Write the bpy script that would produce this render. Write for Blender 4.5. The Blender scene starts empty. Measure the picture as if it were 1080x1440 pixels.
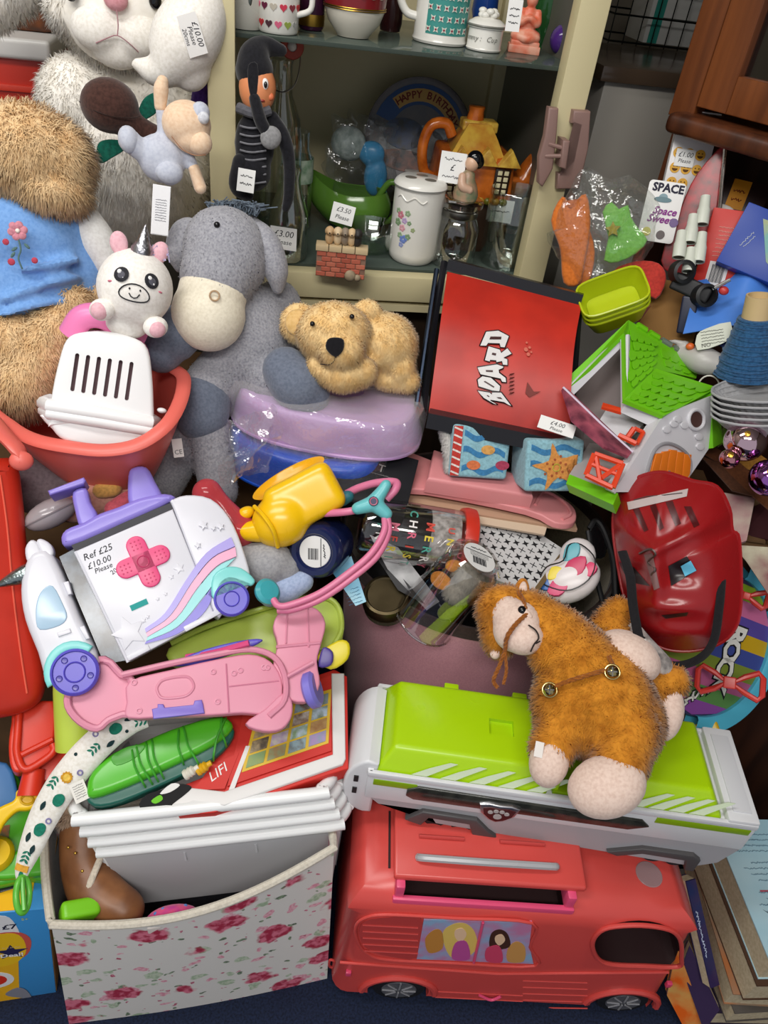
import bpy, bmesh, math, random
import numpy as np
from mathutils import Matrix, Vector, noise as mnoise
random.seed(7); rng = np.random.default_rng(7)
SC = bpy.context.scene
COL = SC.collection

# ------------------------------------------------------------------ camera
FPX = 1080.0
PITCH, ROLL = math.radians(38), math.radians(8)
CAM = np.array([0.0, 0.0, 1.29])
_F = np.array([0, math.cos(PITCH), -math.sin(PITCH)])
_U0 = np.array([0, math.sin(PITCH), math.cos(PITCH)])
_R0 = np.array([1.0, 0, 0])
CR = math.cos(ROLL)*_R0 + math.sin(ROLL)*_U0
CU = math.cos(ROLL)*_U0 - math.sin(ROLL)*_R0
RC = np.stack([CR, CU, -_F], axis=1)
cd = bpy.data.cameras.new('camera'); cam = bpy.data.objects.new('camera', cd); COL.objects.link(cam)
cam.matrix_world = Matrix([[*RC[0], CAM[0]], [*RC[1], CAM[1]], [*RC[2], CAM[2]], [0, 0, 0, 1]])
cd.sensor_fit = 'VERTICAL'; cd.sensor_height = 24.0; cd.lens = 24.0*FPX/1440.0
cd.clip_start = 0.02
SC.camera = cam

# ------------------------------------------------------------------ light
W = bpy.data.worlds.new('world'); SC.world = W; W.use_nodes = True
W.node_tree.nodes['Background'].inputs[0].default_value = (0.90, 0.93, 1.0, 1)
W.node_tree.nodes['Background'].inputs[1].default_value = 0.55
def area(name, loc, rot, sx, sy, power, col):
    l = bpy.data.lights.new(name, 'AREA'); l.shape = 'RECTANGLE'; l.size = sx; l.size_y = sy
    l.energy = power; l.color = col
    o = bpy.data.objects.new(name, l); COL.objects.link(o); o.location = loc; o.rotation_euler = rot
    return o
area('ceiling_tube_light', (-0.80, 0.40, 2.36), (0, 0, 0.1), 1.5, 0.32, 23, (1.0, 0.98, 0.95))
area('ceiling_tube_light_far', (-0.15, -0.70, 2.36), (math.radians(34), 0, 0), 1.5, 0.32, 33, (1.0, 0.97, 0.93))
SC.view_settings.view_transform = 'Standard'; SC.view_settings.look = 'None'
SC.view_settings.exposure = -0.12; SC.view_settings.gamma = 1.0; SC.view_settings.use_curve_mapping = False

# ------------------------------------------------------------------ mapping helpers
def ray(px, py): return _F + (px-540)/FPX*CR - (py-720)/FPX*CU
def V(px, py, d): return CAM + d*ray(px, py)
def atZ(px, py, Z):
    r = ray(px, py); return CAM + r*((Z-CAM[2])/r[2])
def atY(px, py, Y):
    r = ray(px, py); return CAM + r*((Y-CAM[1])/r[1])
def unit(v):
    v = np.asarray(v, float); return v/np.linalg.norm(v)
def rotm(rx=0, ry=0, rz=0):
    a, b, c = [math.radians(t) for t in (rx, ry, rz)]
    X = np.array([[1, 0, 0], [0, math.cos(a), -math.sin(a)], [0, math.sin(a), math.cos(a)]])
    Y = np.array([[math.cos(b), 0, math.sin(b)], [0, 1, 0], [-math.sin(b), 0, math.cos(b)]])
    Z = np.array([[math.cos(c), -math.sin(c), 0], [math.sin(c), math.cos(c), 0], [0, 0, 1]])
    return Z @ X @ Y
class Fr:
    """a frame: origin + 3 (scaled) axes"""
    def __init__(s, o, M): s.o = np.asarray(o, float); s.M = np.asarray(M, float)
    def p(s, x, y, z=0.0): return s.o + s.M @ np.array([x, y, z], float)
    def P(s, a): return np.asarray(a, float) @ s.M.T + s.o
    def hit(s, px, py, z=0.0):
        r = ray(px, py); n = s.M[:, 2]/np.linalg.norm(s.M[:, 2])
        o = s.p(0, 0, z)
        t = ((o-CAM) @ n)/(r @ n); q = np.linalg.solve(s.M, CAM + t*r - s.o)
        return (q[0], q[1])
    def hits(s, pts, z=0.0): return [s.hit(a, b, z) for a, b in pts]
    def sub(s, x, y, z, rx=0, ry=0, rz=0, k=1.0): return Fr(s.p(x, y, z), s.M @ rotm(rx, ry, rz)*k)
def cf(px, py, d, rx=0, ry=0, rz=0):      # view-aligned frame in pixel units: x right, y up, z towards the viewer
    z = unit(-ray(px, py)); y = unit(CU-(CU @ z)*z); x = np.cross(y, z)
    return Fr(V(px, py, d), np.stack([x, y, z], 1) @ rotm(rx, ry, rz)*(d/FPX))
def wf(o, yaw=0, k=1.0):                   # upright frame in metres
    c, s = math.cos(math.radians(yaw)), math.sin(math.radians(yaw))
    return Fr(o, np.array([[c, -s, 0], [s, c, 0], [0, 0, 1]])*k)
def f3(o, px, py, k=1.0):                  # frame from three points
    ex = unit(np.asarray(px)-o); ey = np.asarray(py)-o; ey = unit(ey-(ey @ ex)*ex)
    return Fr(o, np.stack([ex, ey, np.cross(ex, ey)], axis=1)*k)

# ------------------------------------------------------------------ mesh collector
class MB:
    def __init__(s): s.v = []; s.f = []; s.n = 0
    def raw(s, v, f):
        v = np.asarray(v, float); s.v.append(v); s.f += [[i+s.n for i in q] for q in f]; s.n += len(v); return s
    def bm(s, bm, fr):
        bm.verts.index_update()
        v = np.array([x.co[:] for x in bm.verts]); f = [[q.index for q in p.verts] for p in bm.faces]; bm.free()
        return s.raw(fr.P(v), f)
    def box(s, fr, c, h, bevel=0.0, seg=2, fn=None):
        bm = bmesh.new(); bmesh.ops.create_cube(bm, size=2.0)
        for q in bm.verts: q.co = (q.co.x*h[0]+c[0], q.co.y*h[1]+c[1], q.co.z*h[2]+c[2])
        if bevel > 0: bmesh.ops.bevel(bm, geom=bm.edges[:], offset=bevel, segments=seg, profile=0.6, affect='EDGES')
        if fn:
            for q in bm.verts: q.co = fn(q.co)
        return s.bm(bm, fr)
    def ell(s, fr, c, r, seg=20, rings=12, rot=(0, 0, 0), fn=None):
        if not hasattr(r, '__len__'): r = (r, r, r)
        R = rotm(*rot); v = [(0, 0, 1)]; f = []
        for i in range(1, rings):
            a = math.pi*i/rings
            for j in range(seg):
                b = 2*math.pi*j/seg; v.append((math.sin(a)*math.cos(b), math.sin(a)*math.sin(b), math.cos(a)))
        v.append((0, 0, -1)); L = len(v)-1
        for j in range(seg):
            k = (j+1) % seg; f.append([0, 1+j, 1+k]); f.append([L, L-seg+k, L-seg+j])
            for i in range(rings-2):
                a = 1+i*seg; f.append([a+j, a+seg+j, a+seg+k, a+k])
        v = np.array(v)
        if fn is not None: v = np.array([fn(q) for q in v])
        v = (v*np.array(r)) @ R.T + np.array(c)
        return s.raw(fr.P(v), f)
    def prism(s, fr, poly, z0, z1, bevel=0.0, seg=2, top=1.0, hole=None):
        pts = [tuple(q) for q in poly]
        A = sum(pts[i][0]*pts[(i+1) % len(pts)][1]-pts[(i+1) % len(pts)][0]*pts[i][1] for i in range(len(pts)))
        if A < 0: pts = pts[::-1]
        n = len(pts); Pn = np.array(pts, float)
        ed = np.roll(Pn, -1, 0)-Pn; ln = np.maximum(np.linalg.norm(ed, axis=1), 1e-9); nr = np.stack([ed[:, 1], -ed[:, 0]], 1)/ln[:, None]
        vn = nr+np.roll(nr, 1, 0); vn /= np.maximum((vn**2).sum(1)/2, 0.5)[:, None]
        vn = vn*1.0
        layers = [(Pn, z0)]
        if bevel > 0:
            for k in range(seg+2):
                a = math.pi/2*k/(seg+1); layers.append((Pn-vn*bevel*(1-math.cos(a)), z1-bevel*(1-math.sin(a))))
        else: layers.append((Pn, z1))
        bm = bmesh.new(); rows = [[bm.verts.new((q[0], q[1], z)) for q in P] for P, z in layers]
        bm.faces.new(rows[-1]); bm.faces.new(rows[0][::-1])
        for a, b in zip(rows[:-1], rows[1:]):
            for k in range(n): bm.faces.new([a[k], a[(k+1) % n], b[(k+1) % n], b[k]])
        bmesh.ops.triangulate(bm, faces=[q for q in bm.faces if len(q.verts) > 4])
        return s.bm(bm, fr)
    def lathe(s, fr, prof, seg=32, sx=1.0, sy=1.0, a0=0.0, a1=360.0):
        full = abs(a1-a0) >= 359.9; m = seg if full else seg+1
        v = []; f = []
        for (r, z) in prof:
            for j in range(m):
                b = math.radians(a0+(a1-a0)*j/seg); v.append((r*math.cos(b)*sx, r*math.sin(b)*sy, z))
        for i in range(len(prof)-1):
            for j in range(seg):
                k = (j+1) % m; f.append([i*m+j, i*m+k, (i+1)*m+k, (i+1)*m+j])
        return s.raw(fr.P(v), f)
    def tube(s, pts, r, seg=8, closed=False, flat=1.0, up=None):
        pts = np.asarray(pts, float); n = len(pts)
        if not hasattr(r, '__len__'): r = [r]*n
        T = []
        for i in range(n):
            a = pts[(i-1) % n] if (closed or i > 0) else pts[i]; b = pts[(i+1) % n] if (closed or i < n-1) else pts[i]
            T.append(unit(b-a+1e-12))
        nrm = np.cross(T[0], up if up is not None else (0.3, 0.2, 0.93)); nrm = unit(nrm)
        v = []; f = []
        for i in range(n):
            nrm = nrm-(nrm @ T[i])*T[i]; nrm = unit(nrm); b2 = np.cross(T[i], nrm)
            if up is not None:
                nrm = unit(np.cross(T[i], up)); b2 = np.cross(T[i], nrm)
            for j in range(seg):
                a = 2*math.pi*j/seg; v.append(pts[i]+r[i]*(math.cos(a)*nrm+flat*math.sin(a)*b2))
        for i in range(n if closed else n-1):
            k2 = (i+1) % n
            for j in range(seg):
                k = (j+1) % seg; f.append([i*seg+j, i*seg+k, k2*seg+k, k2*seg+j])
        if not closed:
            f.append(list(range(seg))[::-1]); f.append([(n-1)*seg+j for j in range(seg)])
        return s.raw(v, f)
    def grid(s, fn, nu, nv, cu=False):
        v = [fn(i/(nu if cu else nu-1), j/(nv-1)) for i in range(nu) for j in range(nv)]
        f = []
        for i in range(nu if cu else nu-1):
            k = (i+1) % nu
            for j in range(nv-1): f.append([i*nv+j, k*nv+j, k*nv+j+1, i*nv+j+1])
        return s.raw(v, f)
    def slab(s, pts, th):
        P = [np.asarray(q, float) for q in pts]; n = len(P); N = np.zeros(3); c = sum(P)/n
        for i in range(n): N += np.cross(P[i]-c, P[(i+1) % n]-c)
        N = unit(N); flip = N @ (CAM-c) < 0
        if flip: P = P[::-1]; N = -N
        f = [list(range(n)), [n+i for i in range(n)][::-1]]+[[(i+1) % n, i, n+i, n+(i+1) % n] for i in range(n)]
        return s.raw(P+[q-N*th for q in P], f)
    def arrays(s): return (np.concatenate(s.v) if s.v else np.zeros((0, 3))), s.f
    def mesh(s, name='m'):
        v, f = s.arrays(); me = bpy.data.meshes.new(name); me.from_pydata(v.tolist(), [], f); me.update(); return me
def smooth_pts(pts, n=6, closed=False):      # Catmull-Rom through points
    P = [np.asarray(q, float) for q in pts]; m = len(P); out = []
    for i in range(m if closed else m-1):
        p1, p2 = P[i], P[(i+1) % m]
        p0 = P[(i-1) % m] if (closed or i > 0) else 2*p1-p2
        p3 = P[(i+2) % m] if (closed or i < m-2) else 2*p2-p1
        for k in range(n):
            t = k/n; out.append(0.5*((2*p1)+(-p0+p2)*t+(2*p0-5*p1+4*p2-p3)*t*t+(-p0+3*p1-3*p2+p3)*t**3))
    if not closed: out.append(P[-1])
    return out
def rrect(w, h, r, n=5, cx=0, cy=0):
    o = []
    for (sx, sy, a) in ((1, 1, 0), (-1, 1, 90), (-1, -1, 180), (1, -1, 270)):
        for i in range(n+1):
            b = math.radians(a+90*i/n); o.append((cx+sx*(w-r)+r*math.cos(b), cy+sy*(h-r)+r*math.sin(b)))
    return o
def circ(r, n=24, cx=0, cy=0, sx=1, sy=1, a0=0):
    return [(cx+sx*r*math.cos(2*math.pi*i/n+a0), cy+sy*r*math.sin(2*math.pi*i/n+a0)) for i in range(n)]
def star(r, q=0.45, n=5, cx=0, cy=0, a0=math.pi/2):
    return [(cx+(r if i % 2 == 0 else r*q)*math.cos(a0+math.pi*i/n), cy+(r if i % 2 == 0 else r*q)*math.sin(a0+math.pi*i/n)) for i in range(2*n)]

# ------------------------------------------------------------------ things
THINGS = []
class Th:
    def __init__(s, name, label=None, cat=None, group=None, kind=None):
        s.name, s.label, s.cat, s.group, s.kind = name, label, cat, group, kind
        s.parts = []; THINGS.append(s)
    def add(s, name, mb, mat, parent=None, label=None, smooth=True, ang=38, kind=None):
        me = mb.mesh(name) if isinstance(mb, MB) else mb
        mats = mat if isinstance(mat, (list, tuple)) else [mat]
        for q in mats: me.materials.append(q)
        if smooth:
            me.polygons.foreach_set('use_smooth', [True]*len(me.polygons))
            if ang: me.set_sharp_from_angle(angle=math.radians(ang))
        o = bpy.data.objects.new(name, me); COL.objects.link(o)
        if label: o['label'] = label
        if kind: o['kind'] = kind
        s.parts.append((o, parent)); return o
    def finish(s):
        if not s.parts: return
        lo = np.full(3, 1e9); hi = -lo
        seen = []
        for o, _ in s.parts:
            me = o.data
            a = np.empty(len(me.vertices)*3); me.vertices.foreach_get('co', a); a = a.reshape(-1, 3)
            if len(a): lo = np.minimum(lo, a.min(0)); hi = np.maximum(hi, a.max(0))
        base = np.array([(lo[0]+hi[0])/2, (lo[1]+hi[1])/2, lo[2]])
        for o, _ in s.parts:
            if o.data in seen: continue
            seen.append(o.data); o.data.transform(Matrix.Translation(-base))
        if len(s.parts) == 1:
            r = s.parts[0][0]; r.name = s.name
        else:
            r = bpy.data.objects.new(s.name, None); COL.objects.link(r); r.empty_display_size = 0.02
            for o, par in s.parts: o.parent = par if par is not None else r
        r.location = base
        if s.label: r['label'] = s.label
        if s.cat: r['category'] = s.cat
        if s.group: r['group'] = s.group
        if s.kind: r['kind'] = s.kind

# ------------------------------------------------------------------ materials
def lin(h, k=1.0):
    h = h.lstrip('#'); c = [int(h[i:i+2], 16)/255 for i in (0, 2, 4)]
    return tuple(min(1, (x/12.92 if x <= 0.04045 else ((x+0.055)/1.055)**2.4)*k) for x in c)+(1,)
_MC = {}
def M(hx, kind='pl', rough=None, hx2=None, sc=None, bump=None, alpha=None):
    key = (hx, kind, rough, hx2, sc, bump, alpha)
    if key in _MC: return _MC[key]
    m = bpy.data.materials.new(kind+'_'+hx); _MC[key] = m; m.use_nodes = True
    nt = m.node_tree; N = nt.nodes; L = nt.links; b = N['Principled BSDF']; out = N['Material Output']
    c = lin(hx); b.inputs['Base Color'].default_value = c
    m.diffuse_color = c
    def tex(kind='ShaderNodeTexNoise', scale=50, **kw):
        t = N.new(kind); tc = N.new('ShaderNodeTexCoord'); L.new(tc.outputs['Object'], t.inputs['Vector'])
        t.inputs['Scale'].default_value = scale
        for k, v in kw.items(): t.inputs[k].default_value = v
        return t
    def addbump(t, strength, dist=0.002):
        bp = N.new('ShaderNodeBump'); bp.inputs['Strength'].default_value = strength; bp.inputs['Distance'].default_value = dist
        L.new(t.outputs[0], bp.inputs['Height']); L.new(bp.outputs[0], b.inputs['Normal']); return bp
    def ramp(t, c1, c2, p1=0.35, p2=0.65):
        r = N.new('ShaderNodeValToRGB'); r.color_ramp.elements[0].color = c1; r.color_ramp.elements[1].color = c2
        r.color_ramp.elements[0].position = p1; r.color_ramp.elements[1].position = p2
        L.new(t.outputs[0], r.inputs[0]); return r
    if kind == 'pl':
        b.inputs['Roughness'].default_value = 0.34 if rough is None else rough
        t = tex(scale=14); r = N.new('ShaderNodeMapRange'); q = b.inputs['Roughness'].default_value
        r.inputs[3].default_value = q-0.06; r.inputs[4].default_value = q+0.10
        L.new(t.outputs[0], r.inputs[0]); L.new(r.outputs[0], b.inputs['Roughness'])
        if hx2:
            t2 = tex(scale=sc or 20, Detail=4.0); L.new(ramp(t2, c, lin(hx2)).outputs[0], b.inputs['Base Color'])
        if bump: addbump(tex(scale=sc or 120), bump)
    elif kind in ('fl', 'fur'):
        b.inputs['Roughness'].default_value = 0.95 if rough is None else rough
        b.inputs['Sheen Weight'].default_value = 0.25; b.inputs['Specular IOR Level'].default_value = 0.15
        t = tex(scale=sc or (260 if kind == 'fl' else 60), Detail=3.0)
        c2 = lin(hx2) if hx2 else lin(hx, 0.72)
        L.new(ramp(t, c2, c, 0.3, 0.62).outputs[0], b.inputs['Base Color'])
        addbump(tex(scale=420 if kind == 'fl' else 200, Detail=4.0), (bump if bump is not None else 0.6)*0.45, 0.001)
    elif kind == 'met':
        b.inputs['Metallic'].default_value = 1.0; b.inputs['Roughness'].default_value = 0.25 if rough is None else rough
        if bump: addbump(tex(scale=sc or 60), bump)
    elif kind == 'paper':
        b.inputs['Roughness'].default_value = 0.7 if rough is None else rough; b.inputs['Specular IOR Level'].default_value = 0.3
        if hx2:
            t2 = tex(scale=sc or 30, Detail=5.0); L.new(ramp(t2, c, lin(hx2)).outputs[0], b.inputs['Base Color'])
    elif kind == 'wood':
        b.inputs['Roughness'].default_value = 0.45 if rough is None else rough
        t = N.new('ShaderNodeTexNoise'); tc = N.new('ShaderNodeTexCoord'); mp = N.new('ShaderNodeMapping')
        mp.inputs['Scale'].default_value = (40, 40, 3); L.new(tc.outputs['Object'], mp.inputs[0]); L.new(mp.outputs[0], t.inputs['Vector'])
        t.inputs['Scale'].default_value = 1.0; t.inputs['Detail'].default_value = 5
        L.new(ramp(t, c, lin(hx2 or hx, 1.0 if hx2 else 0.55)).outputs[0], b.inputs['Base Color']); addbump(t, 0.15)
    elif kind in ('gl', 'film', 'tr'):
        # thin clear sheet: see-through with a gloss that grows at grazing angles
        tr = N.new('ShaderNodeBsdfTransparent'); mx = N.new('ShaderNodeMixShader'); lw = N.new('ShaderNodeLayerWeight')
        tr.inputs[0].default_value = c
        mr = N.new('ShaderNodeMapRange'); L.new(lw.outputs['Facing'], mr.inputs[0])
        if kind == 'tr':
            a = 0.6 if alpha is None else alpha
            b.inputs['Roughness'].default_value = 0.15 if rough is None else rough
            mr.inputs[3].default_value = a; mr.inputs[4].default_value = min(1, a+0.35); sh = b
        else:
            sh = N.new('ShaderNodeBsdfGlossy'); sh.inputs['Color'].default_value = (1, 1, 1, 1)
            sh.inputs['Roughness'].default_value = (0.05 if kind == 'gl' else 0.16) if rough is None else rough
            a = (0.05 if kind == 'gl' else 0.10) if alpha is None else alpha
            lw.inputs[0].default_value = 0.35
            mr.inputs[3].default_value = a; mr.inputs[4].default_value = 0.65
            if kind == 'film':
                mr.inputs[4].default_value = 0.12+2*a
                df = N.new('ShaderNodeBsdfDiffuse'); df.inputs[0].default_value = (0.85, 0.85, 0.85, 1)
                m2 = N.new('ShaderNodeMixShader'); m2.inputs[0].default_value = 0.45 if sc is None else sc
                L.new(sh.outputs[0], m2.inputs[1]); L.new(df.outputs[0], m2.inputs[2])
                t = tex(scale=38, Detail=3.0); bp = N.new('ShaderNodeBump'); bp.inputs['Strength'].default_value = 0.8; bp.inputs['Distance'].default_value = 0.01
                L.new(t.outputs[0], bp.inputs['Height']); L.new(bp.outputs[0], sh.inputs['Normal']); sh = m2
        L.new(mr.outputs[0], mx.inputs[0]); L.new(tr.outputs[0], mx.inputs[1]); L.new(sh.outputs[0], mx.inputs[2])
        L.new(mx.outputs[0], out.inputs[0])
    return m

# ------------------------------------------------------------------ meshing tools
def _eval(mb, mods):
    me = mb.mesh('tmp') if isinstance(mb, MB) else mb
    o = bpy.data.objects.new('tmp', me); COL.objects.link(o)
    for kind, kw in mods:
        md = o.modifiers.new(kind, kind)
        for k, v in kw.items(): setattr(md, k, v)
    dg = bpy.context.evaluated_depsgraph_get(); dg.update()
    res = bpy.data.meshes.new_from_object(o.evaluated_get(dg))
    bpy.data.objects.remove(o)
    return res
def remesh(mb, voxel=0.004, smooth=4):
    return _eval(mb, [('REMESH', dict(mode='VOXEL', voxel_size=voxel)), ('SMOOTH', dict(factor=0.5, iterations=smooth))])
def boolean(a, b):
    bo = bpy.data.objects.new('cut', b.mesh('cut')); COL.objects.link(bo)
    r = _eval(a, [('BOOLEAN', dict(operation='DIFFERENCE', object=bo, solver='EXACT'))])
    bpy.data.objects.remove(bo); return r
def marr(me):
    v = np.empty(len(me.vertices)*3); me.vertices.foreach_get('co', v); v = v.reshape(-1, 3)
    return v, [list(p.vertices) for p in me.polygons]
def fur(me, n, length, width=0.0009, lean=(0, 0, -0.8), jit=0.6, keep=None):
    """returns a mesh = me + n short tapered strands of pile"""
    me.calc_loop_triangles(); nt = len(me.loop_triangles)
    tri = np.empty(nt*3, int); me.loop_triangles.foreach_get('vertices', tri); tri = tri.reshape(-1, 3)
    v, f = marr(me); a, b, c = v[tri[:, 0]], v[tri[:, 1]], v[tri[:, 2]]
    cr = np.cross(b-a, c-a); ar = np.linalg.norm(cr, axis=1); nn = cr/np.maximum(ar, 1e-12)[:, None]
    ix = rng.choice(nt, n, p=ar/ar.sum()); u = rng.random((n, 2)); w = u.sum(1) > 1; u[w] = 1-u[w]
    p = a[ix]+u[:, :1]*(b-a)[ix]+u[:, 1:]*(c-a)[ix]; d = nn[ix]
    dirn = d+np.asarray(lean)[None]+jit*(rng.random((n, 3))-0.5)*2
    cl = np.floor(p/0.012); hsh = np.sin(cl @ np.array([12.9, 78.2, 37.7]))*43758.5; hsh = (hsh-np.floor(hsh))
    dirn = dirn+0.5*np.stack([np.sin(hsh*40), np.cos(hsh*57), np.sin(hsh*93)], 1)*jit
    dirn /= np.linalg.norm(dirn, axis=1)[:, None]
    t = np.cross(d, dirn)+0.12*(rng.random((n, 3))-0.5); t /= np.maximum(np.linalg.norm(t, axis=1), 1e-9)[:, None]
    t *= np.where((np.cross(t, dirn)*d).sum(1) < 0, -1.0, 1.0)[:, None]
    ln = (length*(0.6+0.8*rng.random(n)))[:, None]
    p = p-d*0.001
    mid = p+dirn*ln*0.55
    tip = p+(dirn+np.array([0, 0, -0.25]))*ln
    nv = np.empty((n*5, 3)); nv[0::5] = p-t*width; nv[1::5] = p+t*width; nv[2::5] = mid-t*width*0.8; nv[3::5] = mid+t*width*0.8; nv[4::5] = tip
    if keep is not None:
        k = keep(p); 
    else: k = np.ones(n, bool)
    idx = np.nonzero(k)[0]; base = len(v)
    nf = []
    for i in idx:
        q = base+i*5; nf.append([q, q+1, q+3, q+2]); nf.append([q+2, q+3, q+4])
    m2 = bpy.data.meshes.new('fur'); m2.from_pydata(np.concatenate([v, nv]).tolist(), [], f+nf); m2.update()
    m2.polygons.foreach_set('use_smooth', [True]*len(m2.polygons))
    vn = np.empty(len(v)*3); me.vertices.foreach_get('normal', vn); vn = vn.reshape(-1, 3)
    sn = d+0.2*dirn; sn /= np.linalg.norm(sn, axis=1)[:, None]
    m2.normals_split_custom_set_from_vertices(np.concatenate([vn, np.repeat(sn, 5, axis=0)]).tolist())
    return m2
def txt_mb(mb, fr, s, x, y, z, size, rot=0, ext=0.0, shear=0.0, bold=0.0, align='CENTER', fn=None):
    cu = bpy.data.curves.new('t', 'FONT'); cu.body = s; cu.size = size; cu.extrude = max(ext, 0); cu.align_x = align; cu.align_y = 'CENTER'
    cu.shear = shear; cu.offset = bold; cu.resolution_u = 2
    o = bpy.data.objects.new('t', cu); me = o.to_mesh()
    if len(me.vertices):
        v, f = marr(me); c, sn = math.cos(math.radians(rot)), math.sin(math.radians(rot))
        w = np.stack([x+c*v[:, 0]-sn*v[:, 1], y+sn*v[:, 0]+c*v[:, 1], z+v[:, 2]], 1)
        if fn is not None: w = np.array([fn(q) for q in w])
        mb.raw(fr.P(w), f)
    o.to_mesh_clear(); bpy.data.objects.remove(o); bpy.data.curves.remove(cu)
    return mb
def txt(fr, s, x, y, z, size, **kw): return txt_mb(MB(), fr, s, x, y, z, size, **kw)
def capsules(mb, fr, chain, seg=14, n=5):
    """tapered rounded chain of (x,y,z,r)"""
    pts = smooth_pts([np.array(q, float) for q in chain], n) if len(chain) > 2 else [np.array(chain[0], float)*(1-t)+np.array(chain[1], float)*t for t in np.linspace(0, 1, 7)]
    W = [fr.p(*q[:3]) for q in pts]; k = np.linalg.norm(fr.M[:, 0]); r = [max(q[3], 0.5)*k for q in pts]
    mb.tube(W, r, seg)
    for q in (pts[0], pts[-1]): mb.ell(fr, q[:3], q[3], 14, 10)
    return mb
def scribble(mb, fr, x, y, z, w, h, n, r=0.4, rot=0):
    """a line of illegible handwriting n strokes wide"""
    pts = []
    c, s = math.cos(math.radians(rot)), math.sin(math.radians(rot))
    for i in range(n*4+1):
        a = w*(i/(n*4)-0.5); b = h*0.5*(rng.random()*2-1)*(1 if i % 2 else 0.6)
        pts.append(fr.p(x+c*a-s*b, y+s*a+c*b, z))
    mb.tube(smooth_pts(pts, 3), r*np.linalg.norm(fr.M[:, 0]), 4); return mb
def tag(T, fr, w, h, lines, parent=None, col='#e9e9e6', ink='#26262c', name='price_tag', th=0.6, z=0.0, curl=0.0, cx=0, cy=0, rot=0):
    """thin paper label in the local xy plane with handwriting; lines = [(text,size,dy)]"""
    g = fr.sub(cx, cy, z, 0, 0, rot)
    def bend(q): return (q[0], q[1], q[2]+curl*(q[0]/w)**2)
    mb = MB()
    for zz in (0, th): mb.grid(lambda u, v: g.p(*bend(((u-0.5)*w, (v-0.5)*h, zz))), 9, 3)
    o = T.add(name, mb, M(col, 'paper'), parent)
    t = MB()
    for (s, sz, dy) in lines:
        if s == '~': scribble(t, g, 0, dy, th+0.4, w*0.68, sz*0.5, 5, 0.35)      # illegible in the photograph
        else: txt_mb(t, g, s, 0, dy, th+0.25, sz, shear=0.2, fn=bend)
    if lines: T.add('handwriting', t, M(ink, 'paper'), o, smooth=False)
    return o

# ================================================================== the setting
T = Th('floor', kind='structure'); mb = MB().box(wf((0, 0.8, -0.02)), (0, 0, 0), (1.9, 2.2, 0.02))
m = M('#1d2740', 'fl', hx2='#101626', sc=300, bump=1.0); T.add('floor', mb, m)
T = Th('wall_back', kind='structure'); T.add('wall_back', MB().box(wf((0, 2.3, 1.2)), (0, 0, 0), (1.9, 0.03, 1.24)), M('#6d675c', 'paper', 0.8))
T = Th('wall_left', kind='structure'); T.add('wall_left', MB().box(wf((-1.9, 0.8, 1.2)), (0, 0, 0), (0.03, 1.5, 1.24)), M('#8f897a', 'paper', 0.8))
T = Th('wall_right', kind='structure'); T.add('wall_right', MB().box(wf((1.9, 0.8, 1.2)), (0, 0, 0), (0.03, 1.5, 1.24)), M('#5d574d', 'paper', 0.8))
T = Th('ceiling', kind='structure'); T.add('ceiling', MB().box(wf((0, 0.8, 2.45)), (0, 0, 0), (1.9, 2.2, 0.02)), M('#d8d5cc', 'paper', 0.9))

# ------------------------------------------------------------------ cream display cabinet
CB = wf((-0.213, 1.2, 0), 13)
def cabhit(px, py, y=0.0):
    n = CB.M[:, 1]; r = ray(px, py); o = CB.p(0, y, 0); t = ((o-CAM) @ n)/(r @ n)
    q = np.linalg.solve(CB.M, CAM+t*r-CB.o); return q[0], q[2]
CREAM = M('#cfc49a', 'pl', 0.42); CREAM2 = M('#c9be96', 'pl', 0.5)
xl0 = cabhit(294, 200)[0]; xl1 = cabhit(332, 200)[0]; xr0 = cabhit(776, 178)[0]; xr1 = cabhit(816, 178)[0]
zr1 = cabhit(500, 386)[1]; zr0 = cabhit(500, 421)[1]
ZS0 = zr1+0.004; ZS1 = cabhit(560, 70)[1]-0.003; DEP = 0.40
T = Th('display_cabinet', 'cream framed glass display cabinet holding china and glassware', 'cabinet')
T.add('post', MB().box(CB, ((xl0+xl1)/2, 0.012, 1.1), ((xl1-xl0)/2, 0.016, 0.55), 0.003), CREAM)
rp = T.add('post', MB().box(CB, ((xr0+xr1)/2, 0.012, 1.1), ((xr1-xr0)/2, 0.016, 0.55), 0.003), CREAM)
for xx in (xl0+0.02, xr1-0.02): T.add('rear_post', MB().box(CB, (xx, DEP, 0.825), (0.018, 0.012, 0.825), 0.002), CREAM2)
T.add('bottom_rail', MB().box(CB, ((xl1+xr0)/2, 0.012, (zr0+zr1)/2), ((xr0-xl1)/2, 0.014, (zr1-zr0)/2), 0.003), CREAM)
T.add('top_rail', MB().box(CB, ((xl1+xr0)/2, 0.012, 1.62), ((xr0-xl1)/2, 0.014, 0.03), 0.003), CREAM)
T.add('back_panel', MB().box(CB, ((xl0+xr1)/2, DEP+0.012, 1.1), ((xr1-xl0)/2, 0.004, 0.55)), M('#cfc39c', 'paper', 0.6))
T.add('side_panel', MB().box(CB, (xl0+0.008, DEP/2+0.01, 1.1), (0.006, DEP/2-0.02, 0.54)), CREAM2)
T.add('side_pane', MB().box(CB, (xr1-0.012, DEP/2+0.01, 1.1), (0.002, DEP/2-0.02, 0.54)), M('#6a685e', 'tr', 0.3, alpha=.6), label='grey tinted glass side pane')
SHG = M('#6f7d74', 'tr', 0.08, alpha=0.3)  # clear glass darkened: a dark reflection is put into the tint
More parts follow.
